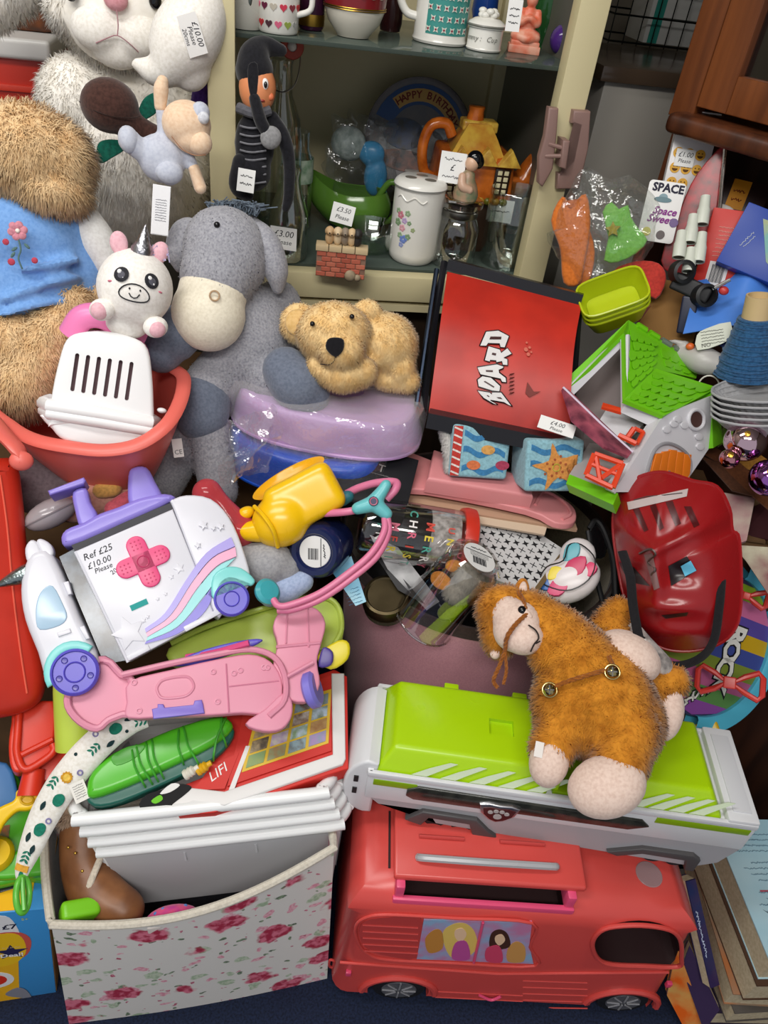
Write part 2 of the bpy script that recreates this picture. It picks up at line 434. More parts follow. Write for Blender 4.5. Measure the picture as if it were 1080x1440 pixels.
for zz in (ZS0, ZS1): T.add('shelf', MB().box(CB, ((xl1+xr0)/2, DEP/2+0.012, zz-0.003), ((xr1-xl0)/2-0.012, DEP/2-0.014, 0.003), 0.0012), SHG, label='glass shelf with dark reflection put into its tint')
T.add('base', MB().box(CB, ((xl0+xr1)/2, 0.05, zr0/2), ((xr1-xl0)/2, 0.012, zr0/2-0.004)).box(CB, ((xl0+xr1)/2, 0.2, 0.04), ((xr1-xl0)/2, 0.15, 0.04)), M('#3a2b20', 'wood'))
T.add('base_top', MB().box(CB, ((xl0+xr1)/2, DEP/2, zr0-0.012), ((xr1-xl0)/2-0.004, DEP/2, 0.006)), CREAM2)
# plastic safety lock on the right-hand post
LK = M('#8d7068', 'pl', 0.45)
def chit(pts, y): return [cabhit(a, b, y) for a, b in pts]
CBv = Fr(CB.o, np.stack([CB.M[:, 0], CB.M[:, 2], -CB.M[:, 1]], 1))     # x along, y up, z towards viewer
lk = T.add('safety_lock', MB().prism(CBv, CBv.hits([(765, 146), (779, 148), (776, 188), (771, 232), (757, 257), (751, 252), (752, 215), (760, 186)]), 0.012, 0.024, 0.003), LK, rp, label='dusty brown plastic safety lock')
T.add('safety_lock', MB().prism(CBv, CBv.hits([(802, 152), (826, 154), (823, 205), (810, 262), (779, 262), (780, 240), (797, 240), (810, 174), (799, 170)]), 0.0, 0.016, 0.003)
      .prism(CBv, CBv.hits([(783, 190), (793, 192), (788, 232), (779, 228)]), 0.004, 0.03, 0.003)
      .tube([CBv.p(*CBv.hit(765, 197), 0.022), CBv.p(*CBv.hit(787, 203), 0.026)], 0.003, 8).tube([CBv.p(*CBv.hit(760, 214), 0.022), CBv.p(*CBv.hit(786, 213), 0.026)], 0.003, 8), LK, rp)

# ------------------------------------------------------------------ grey unit beyond the cabinet, and the wooden dresser
T = Th('grey_cabinet', 'plain grey painted cabinet with glossy brown top beside display cabinet', 'cabinet')
g = wf((0.25, 1.50, 0), 13)
T.add('body', MB().box(g, (0.185, 0.15, 0.55), (0.165, 0.15, 0.55), 0.004), M('#a39e95', 'pl', 0.3))
T.add('top', MB().box(g, (0.185, 0.15, 1.112), (0.18, 0.165, 0.012), 0.004), M('#4a3c30', 'pl', 0.15))

DR = wf(V(945, 190, 1.17)*np.array([1, 1, 0]), -44)
DRv = Fr(DR.o, np.stack([DR.M[:, 0], DR.M[:, 2], -DR.M[:, 1]], 1))
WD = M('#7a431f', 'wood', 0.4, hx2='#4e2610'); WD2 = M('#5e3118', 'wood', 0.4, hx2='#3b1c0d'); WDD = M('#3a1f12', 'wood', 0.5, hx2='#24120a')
T = Th('wooden_dresser', 'brown varnished wooden dresser with glazed upper door', 'dresser')
hx = lambda px, py, z=0.0: DRv.hit(px, py, z)
zl = hx(1000, 178)[1]
T.add('side_post', MB().prism(DRv, [(hx(930, 190)[0], zl), (hx(985, 130)[0], zl), (hx(985, 130)[0], 1.6), (hx(930, 190)[0], 1.6)], -0.03, 0.0, 0.002), WD)
x1 = hx(985, 130)[0]; x2 = hx(1046, 90)[0]
dr = T.add('door', MB().prism(DRv, [(x1+0.002, zl+0.02), (x2, zl+0.02), (x2, 1.6), (x1+0.002, 1.6)], -0.026, 0.004, 0.002)
      .prism(DRv, [(x2, zl+0.02), (x1+0.5, zl+0.02), (x1+0.5, zl+0.068), (x2, zl+0.068)], -0.026, 0.004, 0.002), WD)
T.add('pane', MB().box(DRv, (x2+0.2, zl+0.3, -0.016), (0.2, 0.235, 0.002)), M('#b8aa8c', 'gl'), dr)
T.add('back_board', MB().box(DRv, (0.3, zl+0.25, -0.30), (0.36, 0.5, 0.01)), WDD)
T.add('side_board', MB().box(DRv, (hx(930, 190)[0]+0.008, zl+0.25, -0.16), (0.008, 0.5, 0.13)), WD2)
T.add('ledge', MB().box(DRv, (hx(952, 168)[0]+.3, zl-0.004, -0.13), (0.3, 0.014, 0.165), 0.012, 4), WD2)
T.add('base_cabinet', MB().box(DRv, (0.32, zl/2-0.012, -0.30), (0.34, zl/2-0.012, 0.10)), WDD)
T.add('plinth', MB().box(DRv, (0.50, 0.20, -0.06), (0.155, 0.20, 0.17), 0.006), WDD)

# ================================================================== red camper bus on the floor
BU = wf((0.02, 0.461, 0), 4.3)
BUv = Fr(BU.o, np.stack([BU.M[:, 0], BU.M[:, 2], -BU.M[:, 1]], 1))
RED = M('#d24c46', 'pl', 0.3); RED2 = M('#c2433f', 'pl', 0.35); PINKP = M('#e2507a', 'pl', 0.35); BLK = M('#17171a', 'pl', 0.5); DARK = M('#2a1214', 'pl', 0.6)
GREYP = M('#9a9a9c', 'pl', 0.3)
T = Th('toy_camper_bus', 'coral red plastic toy camper bus with roof flap and picture window', 'toy bus')
def busfn(q):
    x, y, z = q; h = max(0, z)/0.315
    if x > 0.25: x -= (0.046*h**3.5)*((x-0.25)/0.25)
    if x < 0.1: x += 0.004*h*((0.1-x)/0.1)
    return (x, y, z)
body = MB()
bm = bmesh.new(); bmesh.ops.create_cube(bm, size=1.0)
for q in bm.verts: q.co = ((q.co.x+.5)*0.5, (q.co.y+.5)*0.235, 0.018+(q.co.z+.5)*0.297)
top = [e for e in bm.edges if all(v.co.z > 0.2 for v in e.verts)]
bmesh.ops.bevel(bm, geom=top, offset=0.045, segments=6, profile=0.5, affect='EDGES')
vert = [e for e in bm.edges if abs(e.verts[0].co.z-e.verts[1].co.z) > 0.1]
bmesh.ops.bevel(bm, geom=vert, offset=0.025, segments=4, profile=0.5, affect='EDGES')
bmesh.ops.subdivide_edges(bm, edges=[e for e in bm.edges if abs(e.verts[0].co.x-e.verts[1].co.x) > 0.2], cuts=8)
for q in bm.verts: q.co = busfn(q.co)
body.bm(bm, BU)
cut = MB()
bh = lambda px, py, z=0.0: BUv.hit(px, py, z)
pw = BUv.hits([(833, 1330), (838, 1314), (856, 1303), (900, 1300), (940, 1306), (956, 1320), (958, 1345), (953, 1358), (905, 1357), (862, 1355), (842, 1348)])
cut.prism(BUv, smooth_pts(pw, 3, True), -0.09, 0.05)
xa, xb = bh(566, 1262)[0], bh(806, 1276)[0]
cut.box(BU, ((xa+xb)/2, 0.055, 0.32), ((xb-xa)/2, 0.046, 0.05))
for px in (557, 880):
    cx = bh(px, 1402)[0]; cut.prism(BUv, [(a, b) for a, b in circ(0.046, 28, cx, 0.030)], -0.05, 0.02)
bo_me = boolean(body, cut)
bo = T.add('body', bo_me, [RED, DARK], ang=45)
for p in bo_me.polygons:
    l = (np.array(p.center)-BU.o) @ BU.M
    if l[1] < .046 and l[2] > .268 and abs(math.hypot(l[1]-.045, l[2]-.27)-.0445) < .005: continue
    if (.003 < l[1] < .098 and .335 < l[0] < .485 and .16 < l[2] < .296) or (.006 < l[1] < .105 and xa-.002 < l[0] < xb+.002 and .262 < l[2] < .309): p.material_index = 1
# inside of the openings: shade put in as a dark colour on the cut faces
# sill of the roof hatch and the flap above it
fl = T.add('hatch_sill', MB().box(BU, ((xa+xb)/2, 0.010, 0.294), ((xb-xa)/2+0.010, 0.004, 0.008), 0.003).box(BU, (xa-0.002, 0.04, 0.312), (0.006, 0.03, 0.014), 0.003).box(BU, (xb+0.002, 0.04, 0.312), (0.006, 0.03, 0.014), 0.003), PINKP)
FLF = Fr(BU.p(0, 0, 0), BU.M)
def flapfn(q): return (q[0], q[1], q[2]-5.0*(max(0, 0.06-q[1]))**2)
fp = T.add('roof_flap', MB().box(BU, ((xa+xb)/2+0.004, 0.066, 0.337), ((xb-xa)/2+0.016, 0.046, 0.005), 0.004, 3, fn=flapfn), RED)
hp = [BU.p(xa+0.018, 0.044, 0.340), BU.p(xa+0.03, 0.040, 0.347), BU.p((xa+xb)/2, 0.038, 0.350), BU.p(xb-0.03, 0.040, 0.347), BU.p(xb-0.018, 0.044, 0.340)]
T.add('handle', MB().tube(smooth_pts(hp, 5), 0.0048, 8), M('#a9a9ac', 'pl', 0.25), fp, label='silver grey flap handle')
for xx in (xa+0.05, xb-0.06): T.add('hinge', MB().tube([BU.p(xx-0.03, 0.072, 0.342), BU.p(xx+0.03, 0.072, 0.342)], 0.0025, 8), RED2, fp)
# seam in the roof at the back
T.add('roof_seam', MB().box(BU, (xa-0.016, 0.08, 0.313), (0.0015, 0.04, 0.003)), DARK, bo)
# window frame with ribbed shutter and picture
def ring(fr, pts, r, z, closed=True, n=4): return MB().tube(smooth_pts([fr.p(a, b, z) for a, b in pts], n, closed), r, 8, closed)
wl = BUv.hits([(500, 1303), (512, 1290), (545, 1285), (640, 1290), (748, 1297), (745, 1330), (752, 1357), (640, 1353), (545, 1348), (515, 1338), (503, 1322)])
T.add('window_frame', ring(BUv, wl, 0.0022, 0.001), RED, bo)
T.add('window_frame', ring(BUv, pw, 0.0032, 0.001), RED, bo)
sh = BUv.hits([(506, 1303), (516, 1293), (545, 1289), (592, 1291), (588, 1345), (545, 1343), (518, 1334), (507, 1320)])
s = T.add('shutter', MB().prism(BUv, smooth_pts(sh, 3, True), -0.004, 0.0012), RED2)
for k in range(5):
    y0 = 1299+k*9; a, b = bh(510, y0), bh(588, y0+4); T.add('slat', MB().tube([BUv.p(*a, 0.0016), BUv.p(*b, 0.0016)], 0.0012, 6), RED2, s)
pc = BUv.hits([(596, 1292), (748, 1296), (744, 1328), (750, 1354), (586, 1347)])
pic = T.add('picture', MB().prism(BUv, pc, -0.004, 0.0016), M('#8fb4d6', 'paper', 0.3, hx2='#c77fa8', sc=30), label='printed picture of generic dolls at window')
def dab(pts, hxc, z=0.0019, nm='print_patch'):
    T.add(nm, MB().prism(BUv, smooth_pts(BUv.hits(pts), 4, True), z-0.0004, z), M(hxc, 'paper', 0.35), pic)
dab([(598, 1318), (612, 1305), (622, 1310), (622, 1332), (603, 1338)], '#c98a3e')
dab([(622, 1312), (636, 1298), (655, 1297), (668, 1310), (670, 1332), (652, 1346), (632, 1342)], '#e8c566')
dab([(640, 1306), (650, 1303), (656, 1312), (648, 1322), (640, 1316)], '#f0c9a4', 0.0023)
dab([(640, 1324), (656, 1322), (660, 1346), (636, 1346)], '#c2539a', 0.0024)
dab([(690, 1312), (702, 1305), (714, 1312), (716, 1330), (690, 1332)], '#4a2c20')
dab([(697, 1314), (706, 1312), (710, 1320), (702, 1327), (696, 1321)], '#f0c9a4', 0.0023)
dab([(684, 1332), (702, 1328), (706, 1350), (684, 1349)], '#d8486a', 0.0024)
dab([(714, 1332), (726, 1322), (738, 1330), (736, 1350), (714, 1350)], '#d39a55')
T.add('picture_divider', MB().tube([BUv.p(*bh(679, 1294), 0.0026), BUv.p(*bh(666, 1351), 0.0026)], 0.002, 6), PINKP, pic)
# moulding lines, reflectors, door catch
T.add('moulding', MB().tube([BUv.p(*bh(478, 1352), 0.001), BUv.p(*bh(700, 1368), 0.001), BUv.p(*bh(940, 1366), 0.001)], 0.0022, 8), RED, bo)
for k in range(5):
    y0 = 1379+k*9
    T.add('side_rib', MB().tube([BUv.p(*bh(735 if k < 4 else 615, y0), 0.0), BUv.p(*bh(826, y0+3), 0.0)], 0.0011, 6), RED, bo)
for k in range(3):
    T.add('side_rib', MB().tube([BUv.p(*bh(612, 1394+k*8), 0.0), BUv.p(*bh(735, 1400+k*8), 0.0)], 0.0011, 6), RED, bo)
T.add('catch', MB().tube(smooth_pts([BUv.p(*bh(674, 1397), 0.002), BUv.p(*bh(690, 1402), 0.004), BUv.p(*bh(704, 1399), 0.002)], 4), 0.0022, 8), PINKP, bo)
for (px, py) in ((490, 1367), (940, 1383)): T.add('reflector', MB().box(BUv, (*bh(px, py), 0.001), (0.004, 0.006, 0.003), 0.0015), M('#e04a72', 'pl', 0.25), bo)
T.add('loop', ring(BUv, BUv.hits([(464, 1350), (470, 1352), (468, 1360), (463, 1358)]), 0.0018, 0.0), RED2, bo)
for px in (557, 880):
    cx = bh(px, 1402)[0]
    arc = [(cx+0.052*math.cos(a)*1.05, 0.03+0.052*math.sin(a)) for a in np.linspace(0.0, math.pi, 13)]
    T.add('wheel_arch', MB().tube([BUv.p(a, b, 0.0) for a, b in arc], 0.006, 8), RED, bo)
    wh = Fr(BUv.p(cx, 0.0405, -0.024), BUv.M)
    w = T.add('wheel', MB().lathe(wh, [(0.012, 0.025), (0.028, 0.026), (0.031, 0.024), (0.038, 0.024), (0.0405, 0.018), (0.0405, -0.012), (0.03, -0.018), (0.0, -0.018)], 32), BLK)
    T.add('hub', MB().lathe(wh, [(0, 0.026), (0.026, 0.0265), (0.028, 0.023)], 24), M('#55555a', 'pl', 0.3), w)
    hb = MB()
    for k in range(8):
        a = k*math.pi/4; hb.tube([wh.p(0.006*math.cos(a), 0.006*math.sin(a), 0.0275), wh.p(0.025*math.cos(a), 0.025*math.sin(a), 0.027)], 0.0014, 6)
    T.add('spokes', hb, M('#8b8b90', 'pl', 0.3), w)
# round clear sticker on the roof
sf = f3(BU.p(0.405, 0.055, 0.3155), BU.p(0.5, 0.055, 0.3155), BU.p(0.405, 0.2, 0.3155))
T.add('round_sticker', MB().lathe(sf, [(0, 0.0008), (0.017, 0.0008), (0.018, 0)], 28), M('#c9b8bb', 'tr', 0.2, alpha=0.35), bo)

# ================================================================== lime and white truck on the bus
TR = wf((0.026, 0.557, 0), 0)
TRv = Fr(TR.o, np.stack([TR.M[:, 0], TR.M[:, 2], -TR.M[:, 1]], 1))
th_ = lambda px, py, z=0.0: TRv.hit(px, py, z)
WHT = M('#d9dadd', 'pl', 0.3); LIME = M('#a9d20a', 'pl', 0.28); LGREY = M('#a9a9ad', 'pl', 0.35); DGREY = M('#4d4b4c', 'pl', 0.45); LIMED = M('#86ab12', 'pl', 0.3)
T = Th('toy_transporter_truck', 'white toy transporter truck with lime green roof lids lying on camper bus', 'toy truck')
zt = 0.44
def lid(x0, x1, y0, y1, z0, z1, s0, s1, front=0.02, back=0.008):
    bm = bmesh.new(); v = []
    for (x, y, z) in ((x0, y0, z0), (x1, y0, z0), (x1, y1, z0), (x0, y1, z0), (x0+s0, y0+front, z1), (x1-s1, y0+front, z1), (x1-s1, y1-back, z1), (x0+s0, y1-back, z1)): v.append(bm.verts.new((x, y, z)))
    for q in ((3, 2, 1, 0), (4, 5, 6, 7), (0, 1, 5, 4), (1, 2, 6, 5), (2, 3, 7, 6), (3, 0, 4, 7)): bm.faces.new([v[i] for i in q])
    bmesh.ops.bevel(bm, geom=bm.edges[:], offset=0.006, segments=3, profile=0.6, affect='EDGES')
    return bm
tray = T.add('body', MB().box(TR, (0.247, 0.071, 0.411), (0.247, 0.071, 0.026), 0.003), WHT)
T.add('rim', MB().box(TR, (0.247, 0.002, zt-0.002), (0.247, 0.003, 0.005), 0.002).box(TR, (0.247, 0.139, zt-0.002), (0.247, 0.003, 0.005), 0.002)
      .box(TR, (0.003, 0.07, zt-0.002), (0.004, 0.07, 0.005), 0.002), WHT)
ll = MB(); ll.bm(lid(0.006, 0.228, 0.004, 0.138, zt-0.004, zt+0.030, 0.022, 0.002), TR)
slx, sly = 0.165, 0.075
slot = MB().box(TR, (slx, sly, zt+0.03), (0.016, 0.012, 0.006))
lid1 = T.add('roof_lid', boolean(ll, slot), LIME)
rr = MB(); rr.bm(lid(0.318, 0.452, 0.004, 0.138, zt-0.004, zt+0.030, 0.006, 0.020), TR)
lid2 = T.add('roof_lid', rr, LIME)
T.add('lid_ridge', MB().box(TR, (0.236, 0.07, zt+0.014), (0.004, 0.06, 0.016), 0.003), LIME, lid1)
T.add('lid_ridge', MB().box(TR, (0.311, 0.07, zt+0.012), (0.004, 0.06, 0.014), 0.003), LIME, lid2)
T.add('bay_floor', MB().box(TR, (0.273, 0.07, zt+0.003), (0.04, 0.062, 0.003)), LIMED)
for xx in (0.10, 0.195): T.add('clip_tab', MB().box(TR, (xx, 0.140, zt+0.014), (0.010, 0.005, 0.006), 0.002), LIME, lid1)
# zebra stripes on the sloping front of the lids
def stripes(l, x0, x1, k0, n):
    sl = f3(TR.p(x0, 0.0042, zt), TR.p(x1, 0.0042, zt), TR.p(x0, 0.0232, zt+0.030))
    for i in range(n):
        a = (x1-x0)*(i+0.25)/n; w = 0.019
        pts = [(a, 0.003), (a+w, 0.003), (a+w*1.6+0.004, 0.012), (a+w*2.2+0.014, 0.024), (a+w*1.8+0.012, 0.0245), (a+w*0.8+0.006, 0.014)]
        T.add('stripe', MB().prism(sl, pts, 0.0002, 0.0012), M('#c9d7b8', 'pl', 0.3), l, label='pale zebra stripe')
stripes(lid1, 0.045, 0.228, 0, 5); stripes(lid2, 0.322, 0.425, 0, 4)
# right-hand end flange
fl = T.add('end_flange', MB().box(TR, (0.474, 0.071, zt+0.002), (0.020, 0.071, 0.006), 0.003), WHT)
T.add('flange_panel', MB().box(TR, (0.474, 0.071, zt+0.0088), (0.012, 0.058, 0.001), 0.0008), M('#cfd0d4', 'pl', 0.3), fl)
# left-hand half-round end
ho = Fr(TR.p(-0.004, 0.071, zt-0.03), np.stack([TR.M[:, 1], TR.M[:, 2], TR.M[:, 0]], 1))
arc = [(.004-.034*math.sin(a), .398+.058*math.cos(a)) for a in np.linspace(.15, math.pi-.1, 15)]+[(.012, .342), (.012, .45)]
e = T.add('end_plate', MB().prism(TRv, arc, -0.125, -.006, 0.004), WHT)
for yy in (0.012, -0.014): T.add('slot', MB().box(TR, (-0.014, 0.0055, zt-0.035+yy), (0.003, 0.001, 0.006)), BLK, e)
# lower side: window strip, badge, skirt with arches
T.add('side_skirt', MB().prism(TRv, [(0.006, 0.386), (0.494, 0.386), (0.478, 0.345), (0.452, 0.328), (0.10, 0.345), (0.085, 0.372), (0.02, 0.372)], -0.132, -0.002, 0.0), LGREY)
T.add('lime_strip', MB().box(TRv, (0.036, 0.424, -0.002), (0.028, 0.006, 0.003), 0.001), LIMED)
T.add('lime_strip', MB().box(TRv, (0.428, 0.427, -0.002), (0.060, 0.006, 0.003), 0.001), LIMED)
ws = T.add('window_strip', MB().prism(TRv, [(0.052, 0.420), (0.066, 0.428), (0.352, 0.424), (0.364, 0.412), (0.340, 0.400), (0.062, 0.400), (0.052, 0.406)], -0.01, 0.003, 0.0015), M('#262723', 'pl', 0.12, hx2='#3c3d36', sc=60), label='dark smoked window strip')
bx, bz = th_(700, 1138)
sh_ = [(-1, 0.75), (-0.55, 0.95), (0, 0.85), (0.55, 0.95), (1, 0.75), (0.85, -0.1), (0.4, -0.75), (0, -1), (-0.4, -0.75), (-0.85, -0.1)]
bd = T.add('shield_badge', MB().prism(TRv, [(bx+a*0.026, bz+b*0.020) for a, b in sh_], 0.0, 0.007, 0.002), M('#c4c4c8', 'met', 0.3), label='silver shield badge with paw')
T.add('badge_field', MB().prism(TRv, [(bx+a*0.021, bz+b*0.0155-0.001) for a, b in sh_], 0.006, 0.0078), M('#4a1416', 'pl', 0.3), bd)
pw_ = MB()
for (a, b, r) in ((0, -0.004, 0.0055), (-0.0105, 0.004, 0.0034), (-0.0038, 0.0075, 0.0034), (0.0038, 0.0075, 0.0034), (0.0105, 0.004, 0.0034)): pw_.lathe(Fr(TRv.p(bx+a, bz+b, 0.0078), TRv.M), [(0, 0.0008), (r, 0.0008), (r, 0)], 14)
T.add('paw_mark', pw_, M('#b9b2b0', 'pl', 0.3), bd)
ar = T.add('wheel_arch', MB().prism(TRv, [(0.058, 0.352), (0.078, 0.376), (0.150, 0.374), (0.170, 0.350), (0.182, 0.340), (0.165, 0.336), (0.15, 0.338), (0.142, 0.362), (0.088, 0.364), (0.08, 0.344)], -0.02, 0.004, 0.0015), DGREY)
ar2 = T.add('wheel_arch', MB().prism(TRv, [(0.33, 0.342), (0.372, 0.362), (0.44, 0.362), (0.452, 0.352), (0.452, 0.325), (0.44, 0.325), (0.434, 0.348), (0.375, 0.350), (0.345, 0.336)], -0.02, 0.004, 0.0015), DGREY)
for (xx, z) in ((0.098, 0.351), (0.134, 0.348), (0.395, 0.340), (0.425, 0.338)):
    wh = Fr(TRv.p(xx, z, -0.012), TRv.M)
    w = T.add('wheel', MB().lathe(wh, [(0, 0.008), (0.008, 0.008), (0.014, 0.010), (0.017, 0.006), (0.017, -0.01), (0, -0.01)], 20), BLK)
    T.add('hub', MB().lathe(wh, [(0, 0.0095), (0.004, 0.009), (0.005, 0.007)], 12), GREYP, w)
for yy in (0.05, 0.12):
    for xx in (0.11, 0.41): T.add('foot', MB().box(TR, (xx, yy, 0.326), (0.02, 0.012, 0.012), 0.002), BLK)

# ================================================================== hidden supports under the heap
KRAFT = M('#6b4f33', 'paper', 0.8, hx2='#5c432b', sc=20)
def crate(label, x0, x1, y0, y1, z1, yaw=0, z0=0.0):
    T = Th('cardboard_box', label, 'box')
    g = wf(((x0+x1)/2, (y0+y1)/2, 0), yaw)
    T.add('body', MB().box(g, (0, 0, (z0+z1)/2-0.004), ((x1-x0)/2, (y1-y0)/2, (z1-z0)/2-0.004), 0.003), KRAFT)
    for sx in (-1, 1): T.add('flap', MB().box(g, (sx*(x1-x0)/4, 0, z1-0.002), ((x1-x0)/4-0.002, (y1-y0)/2, 0.002)), KRAFT)
crate('tall brown cardboard box buried under grey donkey and white bunny', -0.80, -0.13, 1.00, 1.175, 0.66)
crate('low brown cardboard box buried under toy ambulance', -0.78, -0.10, 0.74, 0.99, 0.44)

# ================================================================== white bunny
PW = M('#faf6ee', 'fur', hx2='#efe9dd'); PWS = M('#f3efe8', 'fl', hx2='#e2ddd3', bump=0.3)
PINKN = M('#d79aa2', 'fl', hx2='#c9888f'); BEAD = M('#0c0c10', 'pl', 0.08)
T = Th('plush_bunny', 'big fluffy white plush bunny with pink nose', 'plush toy')
D = 1.16; g = cf(165, 60, D)
mb = MB()
mb.ell(g, (5, 45, 25), (96, 76, 78)); mb.ell(g, (0, 10, 55), (62, 40, 45)); mb.ell(g, (-52, 28, 40), (40, 34, 40)); mb.ell(g, (50, 18, 44), (42, 34, 40))
mb.ell(g, (15, -150, -20), (128, 150, 95)); mb.ell(g, (-50, -85, 0), (60, 66, 62)); mb.ell(g, (60, -80, 0), (66, 66, 60))
capsules(mb, g, [(-80, 70, 0, 28), (-125, 55, 0, 42), (-165, 20, 0, 38)])
me = remesh(mb, 0.006, 4)
def nomuz(p):
    c = g.p(0, 22, 100); return np.linalg.norm(p-c, axis=1) > 0.075
T.add('body', fur(me, 50000, 0.009, 0.0007, jit=0.7, keep=nomuz), PW, ang=None)
mz = MB(); mz.ell(g, (-24, 12, 88), (34, 28, 22)); mz.ell(g, (26, 12, 88), (34, 28, 22)); mz.ell(g, (0, -8, 80), (34, 24, 20))
T.add('muzzle', remesh(mz, 0.004, 5), PWS)
T.add('nose', MB().ell(g, (-2, 47, 108), (15, 13, 9)), PINKN, label='pink velvet nose')
for (x, y) in ((-55, 45), (46, 55)): T.add('eye', MB().ell(g, (x, y, 98), (8, 10, 6)), BEAD)
mo = MB(); P_ = lambda *q: [g.p(*r) for r in q]
mo.tube(smooth_pts(P_((-1, 36, 112), (1, 20, 113), (0, 8, 112)), 3), 0.0008, 6); mo.tube(smooth_pts(P_((-26, -5, 106), (-12, 3, 111), (0, 8, 112), (14, 2, 111), (26, -6, 106)), 3), 0.0008, 6)
T.add('mouth', mo, M('#b0848a', 'fl'))

# white crescent cushion hung in front of the bunny
T = Th('crescent_plush', 'smooth white stuffed crescent with handwritten price leaning on bunny', 'plush toy')
g = cf(245, 55, 1.02)
mb = MB(); capsules(mb, g, [(40, 62, -4, 30), (30, 30, 0, 44), (8, -8, 2, 46), (-22, -40, 2, 26), (-50, -38, 0, 9)], 20)
mb.ell(g, (22, -30, 0), (30, 34, 26))
b = T.add('body', remesh(mb, 0.004, 5), PWS)
tag(T, g.sub(24, 8, 50, -4, 8, -68), 50, 26, [('£10.00', 11, 7), ('Please', 9, -1), ('20cms', 8, -9)], b, col='#f1efec', name='price_sticker', curl=-3)
T = Th('purple_plush', 'deep purple plush limb tucked behind white crescent', 'plush toy')
T.add('body', remesh(capsules(MB(), cf(285, 115, 1.10), [(5, 40, 0, 12), (4, 8, 0, 15), (-6, -30, 0, 12)]), 0.004, 3), M('#5a3a94', 'fl', hx2='#452a78'))

# brown acorn-like plush with green leaves
T = Th('plush_acorn', 'dark brown stuffed acorn with dark green felt leaves', 'plush toy')
g = cf(165, 165, 1.005); BR = M('#4a3029', 'fl', hx2='#38231e')
mb = MB(); mb.ell(g, (-10, 13, 0), (40, 36, 34)); mb.ell(g, (46, -17, -4), (18, 18, 18)); capsules(mb, g, [(10, -3, 0, 22), (42, -15, -4, 16)])
b = T.add('body', remesh(mb, 0.004, 4), BR)
sm = MB(); sm.tube(smooth_pts([g.p(x, y, z) for x, y, z in ((-49, 12, 6), (-30, 4, 27), (-8, 0, 34), (18, 2, 28), (30, 6, 18))], 4), 0.0007, 6)
T.add('seam', sm, M('#2d1b16', 'fl'), b)
for pts in (((28, 12), (36, 30), (52, 40), (58, 34), (56, 18), (40, 4), (30, 4)), ((-28, -58), (-26, -38), (-12, -30), (8, -30), (10, -40), (-8, -54), (-20, -62))):
    T.add('leaf', MB().prism(g, smooth_pts(pts, 4, True), -6, 3, 2.0), M('#0e5a49', 'fl', hx2='#0a4438'))

# little dressing-gown sleepy toy
T = Th('sleepy_baby_toy', 'small soft doll in pale grey-blue sleepsuit with peach face', 'plush toy')
g = cf(235, 200, 0.985); PB = M('#c2c6d2', 'fl', hx2='#b3b8c7', bump=0.2); PE = M('#e9cdb0', 'fl', hx2='#dfbd9c', bump=0.2)
mb = MB(); mb.ell(g, (-8, -22, 0), (34, 32, 24), rot=(0, 0, -35)); capsules(mb, g, [(-30, -20, 4, 13), (-50, -4, 8, 16)]); capsules(mb, g, [(-6, -38, 4, 15), (3, -38, 12, 18)])
capsules(mb, g, [(-4, 10, 0, 9), (-9, 44, 4, 7)]); capsules(mb, g, [(26, -8, 0, 9), (36, -28, 4, 8)])
b = T.add('body', remesh(mb, 0.0028, 4), PB)
T.add('foot', MB().ell(g, (-51, -3, 12), (14, 18, 14), rot=(0, 0, 12)), PB, b); T.add('foot', MB().ell(g, (3, -38, 18), (19, 16, 13)), PB, b)
hd = MB(); hd.ell(g, (26, 26, 8), (34, 31, 28)); hd.ell(g, (34, 8, 12), (26, 20, 22)); h = T.add('head', remesh(hd, 0.003, 3), PE)
T.add('muzzle', MB().ell(g, (44, 4, 24), (17, 16, 14)), PE, h)
T.add('cap', MB().ell(g, (44, 42, 20), (13, 14, 12)), PB, h)
T.add('pompom', MB().ell(g, (48, 36, 30), (8, 8, 7)), M('#d9dbe2', 'fl'), h)
T.add('hand', capsules(MB(), g, [(-9, 44, 4, 8), (-8, 64, 6, 10), (-6, 74, 6, 8)]), PE, b); T.add('hand', capsules(MB(), g, [(37, -30, 5, 8), (46, -54, 6, 9)]), PE, b)
sw = MB(); sw.tube(smooth_pts([g.p(x, y, z) for x, y, z in ((6, 8, 26), (20, -6, 32), (36, -12, 34), (52, -10, 30))], 4), 0.0006, 6); T.add('mouth', sw, M('#a9785a', 'fl'), h)
tg = cf(226, 296, 0.975, 0, 0, -3)
o = T.add('care_label', MB().box(tg, (0, 0, 0), (12, 33, 0.6)).box(tg, (0, 0, 1.2), (11.5, 32, 0.4)), M('#e8e8ea', 'paper', 0.5))
t_ = MB()
for i in range(9): scribble(t_, tg, 0, 14-i*3.4, 2.0, 15, 1.6, 6, 0.28)
T.add('small_print', t_, M('#8a8a92', 'paper'), o)

# ================================================================== bear in blue fleece
FT = M('#ebcb9c', 'fur', hx2='#dcb480'); BLF = M('#7ba6dd', 'fl', hx2='#6a97d2', bump=0.3)
T = Th('dressed_teddy', 'shaggy tan teddy bear in blue fleece top with embroidered flower', 'plush toy')
g = cf(50, 330, 1.03)
mb = MB(); mb.ell(g, (-10, 100, 0), (84, 66, 70)); mb.ell(g, (30, 100, 20), (44, 50, 44)); mb.ell(g, (20, 60, 30), (50, 30, 40))
capsules(mb, g, [(70, -20, -15, 24), (92, -60, -4, 26), (104, -86, 6, 22)])
capsules(mb, g, [(45, -95, 10, 40), (28, -128, 20, 42), (4, -170, 26, 46), (-20, -205, 28, 50)])
mb.ell(g, (-30, -160, 0), (60, 60, 60))
me = remesh(mb, 0.005, 4)
T.add('body', fur(me, 60000, 0.012, 0.0007, jit=0.75), FT, ang=None)
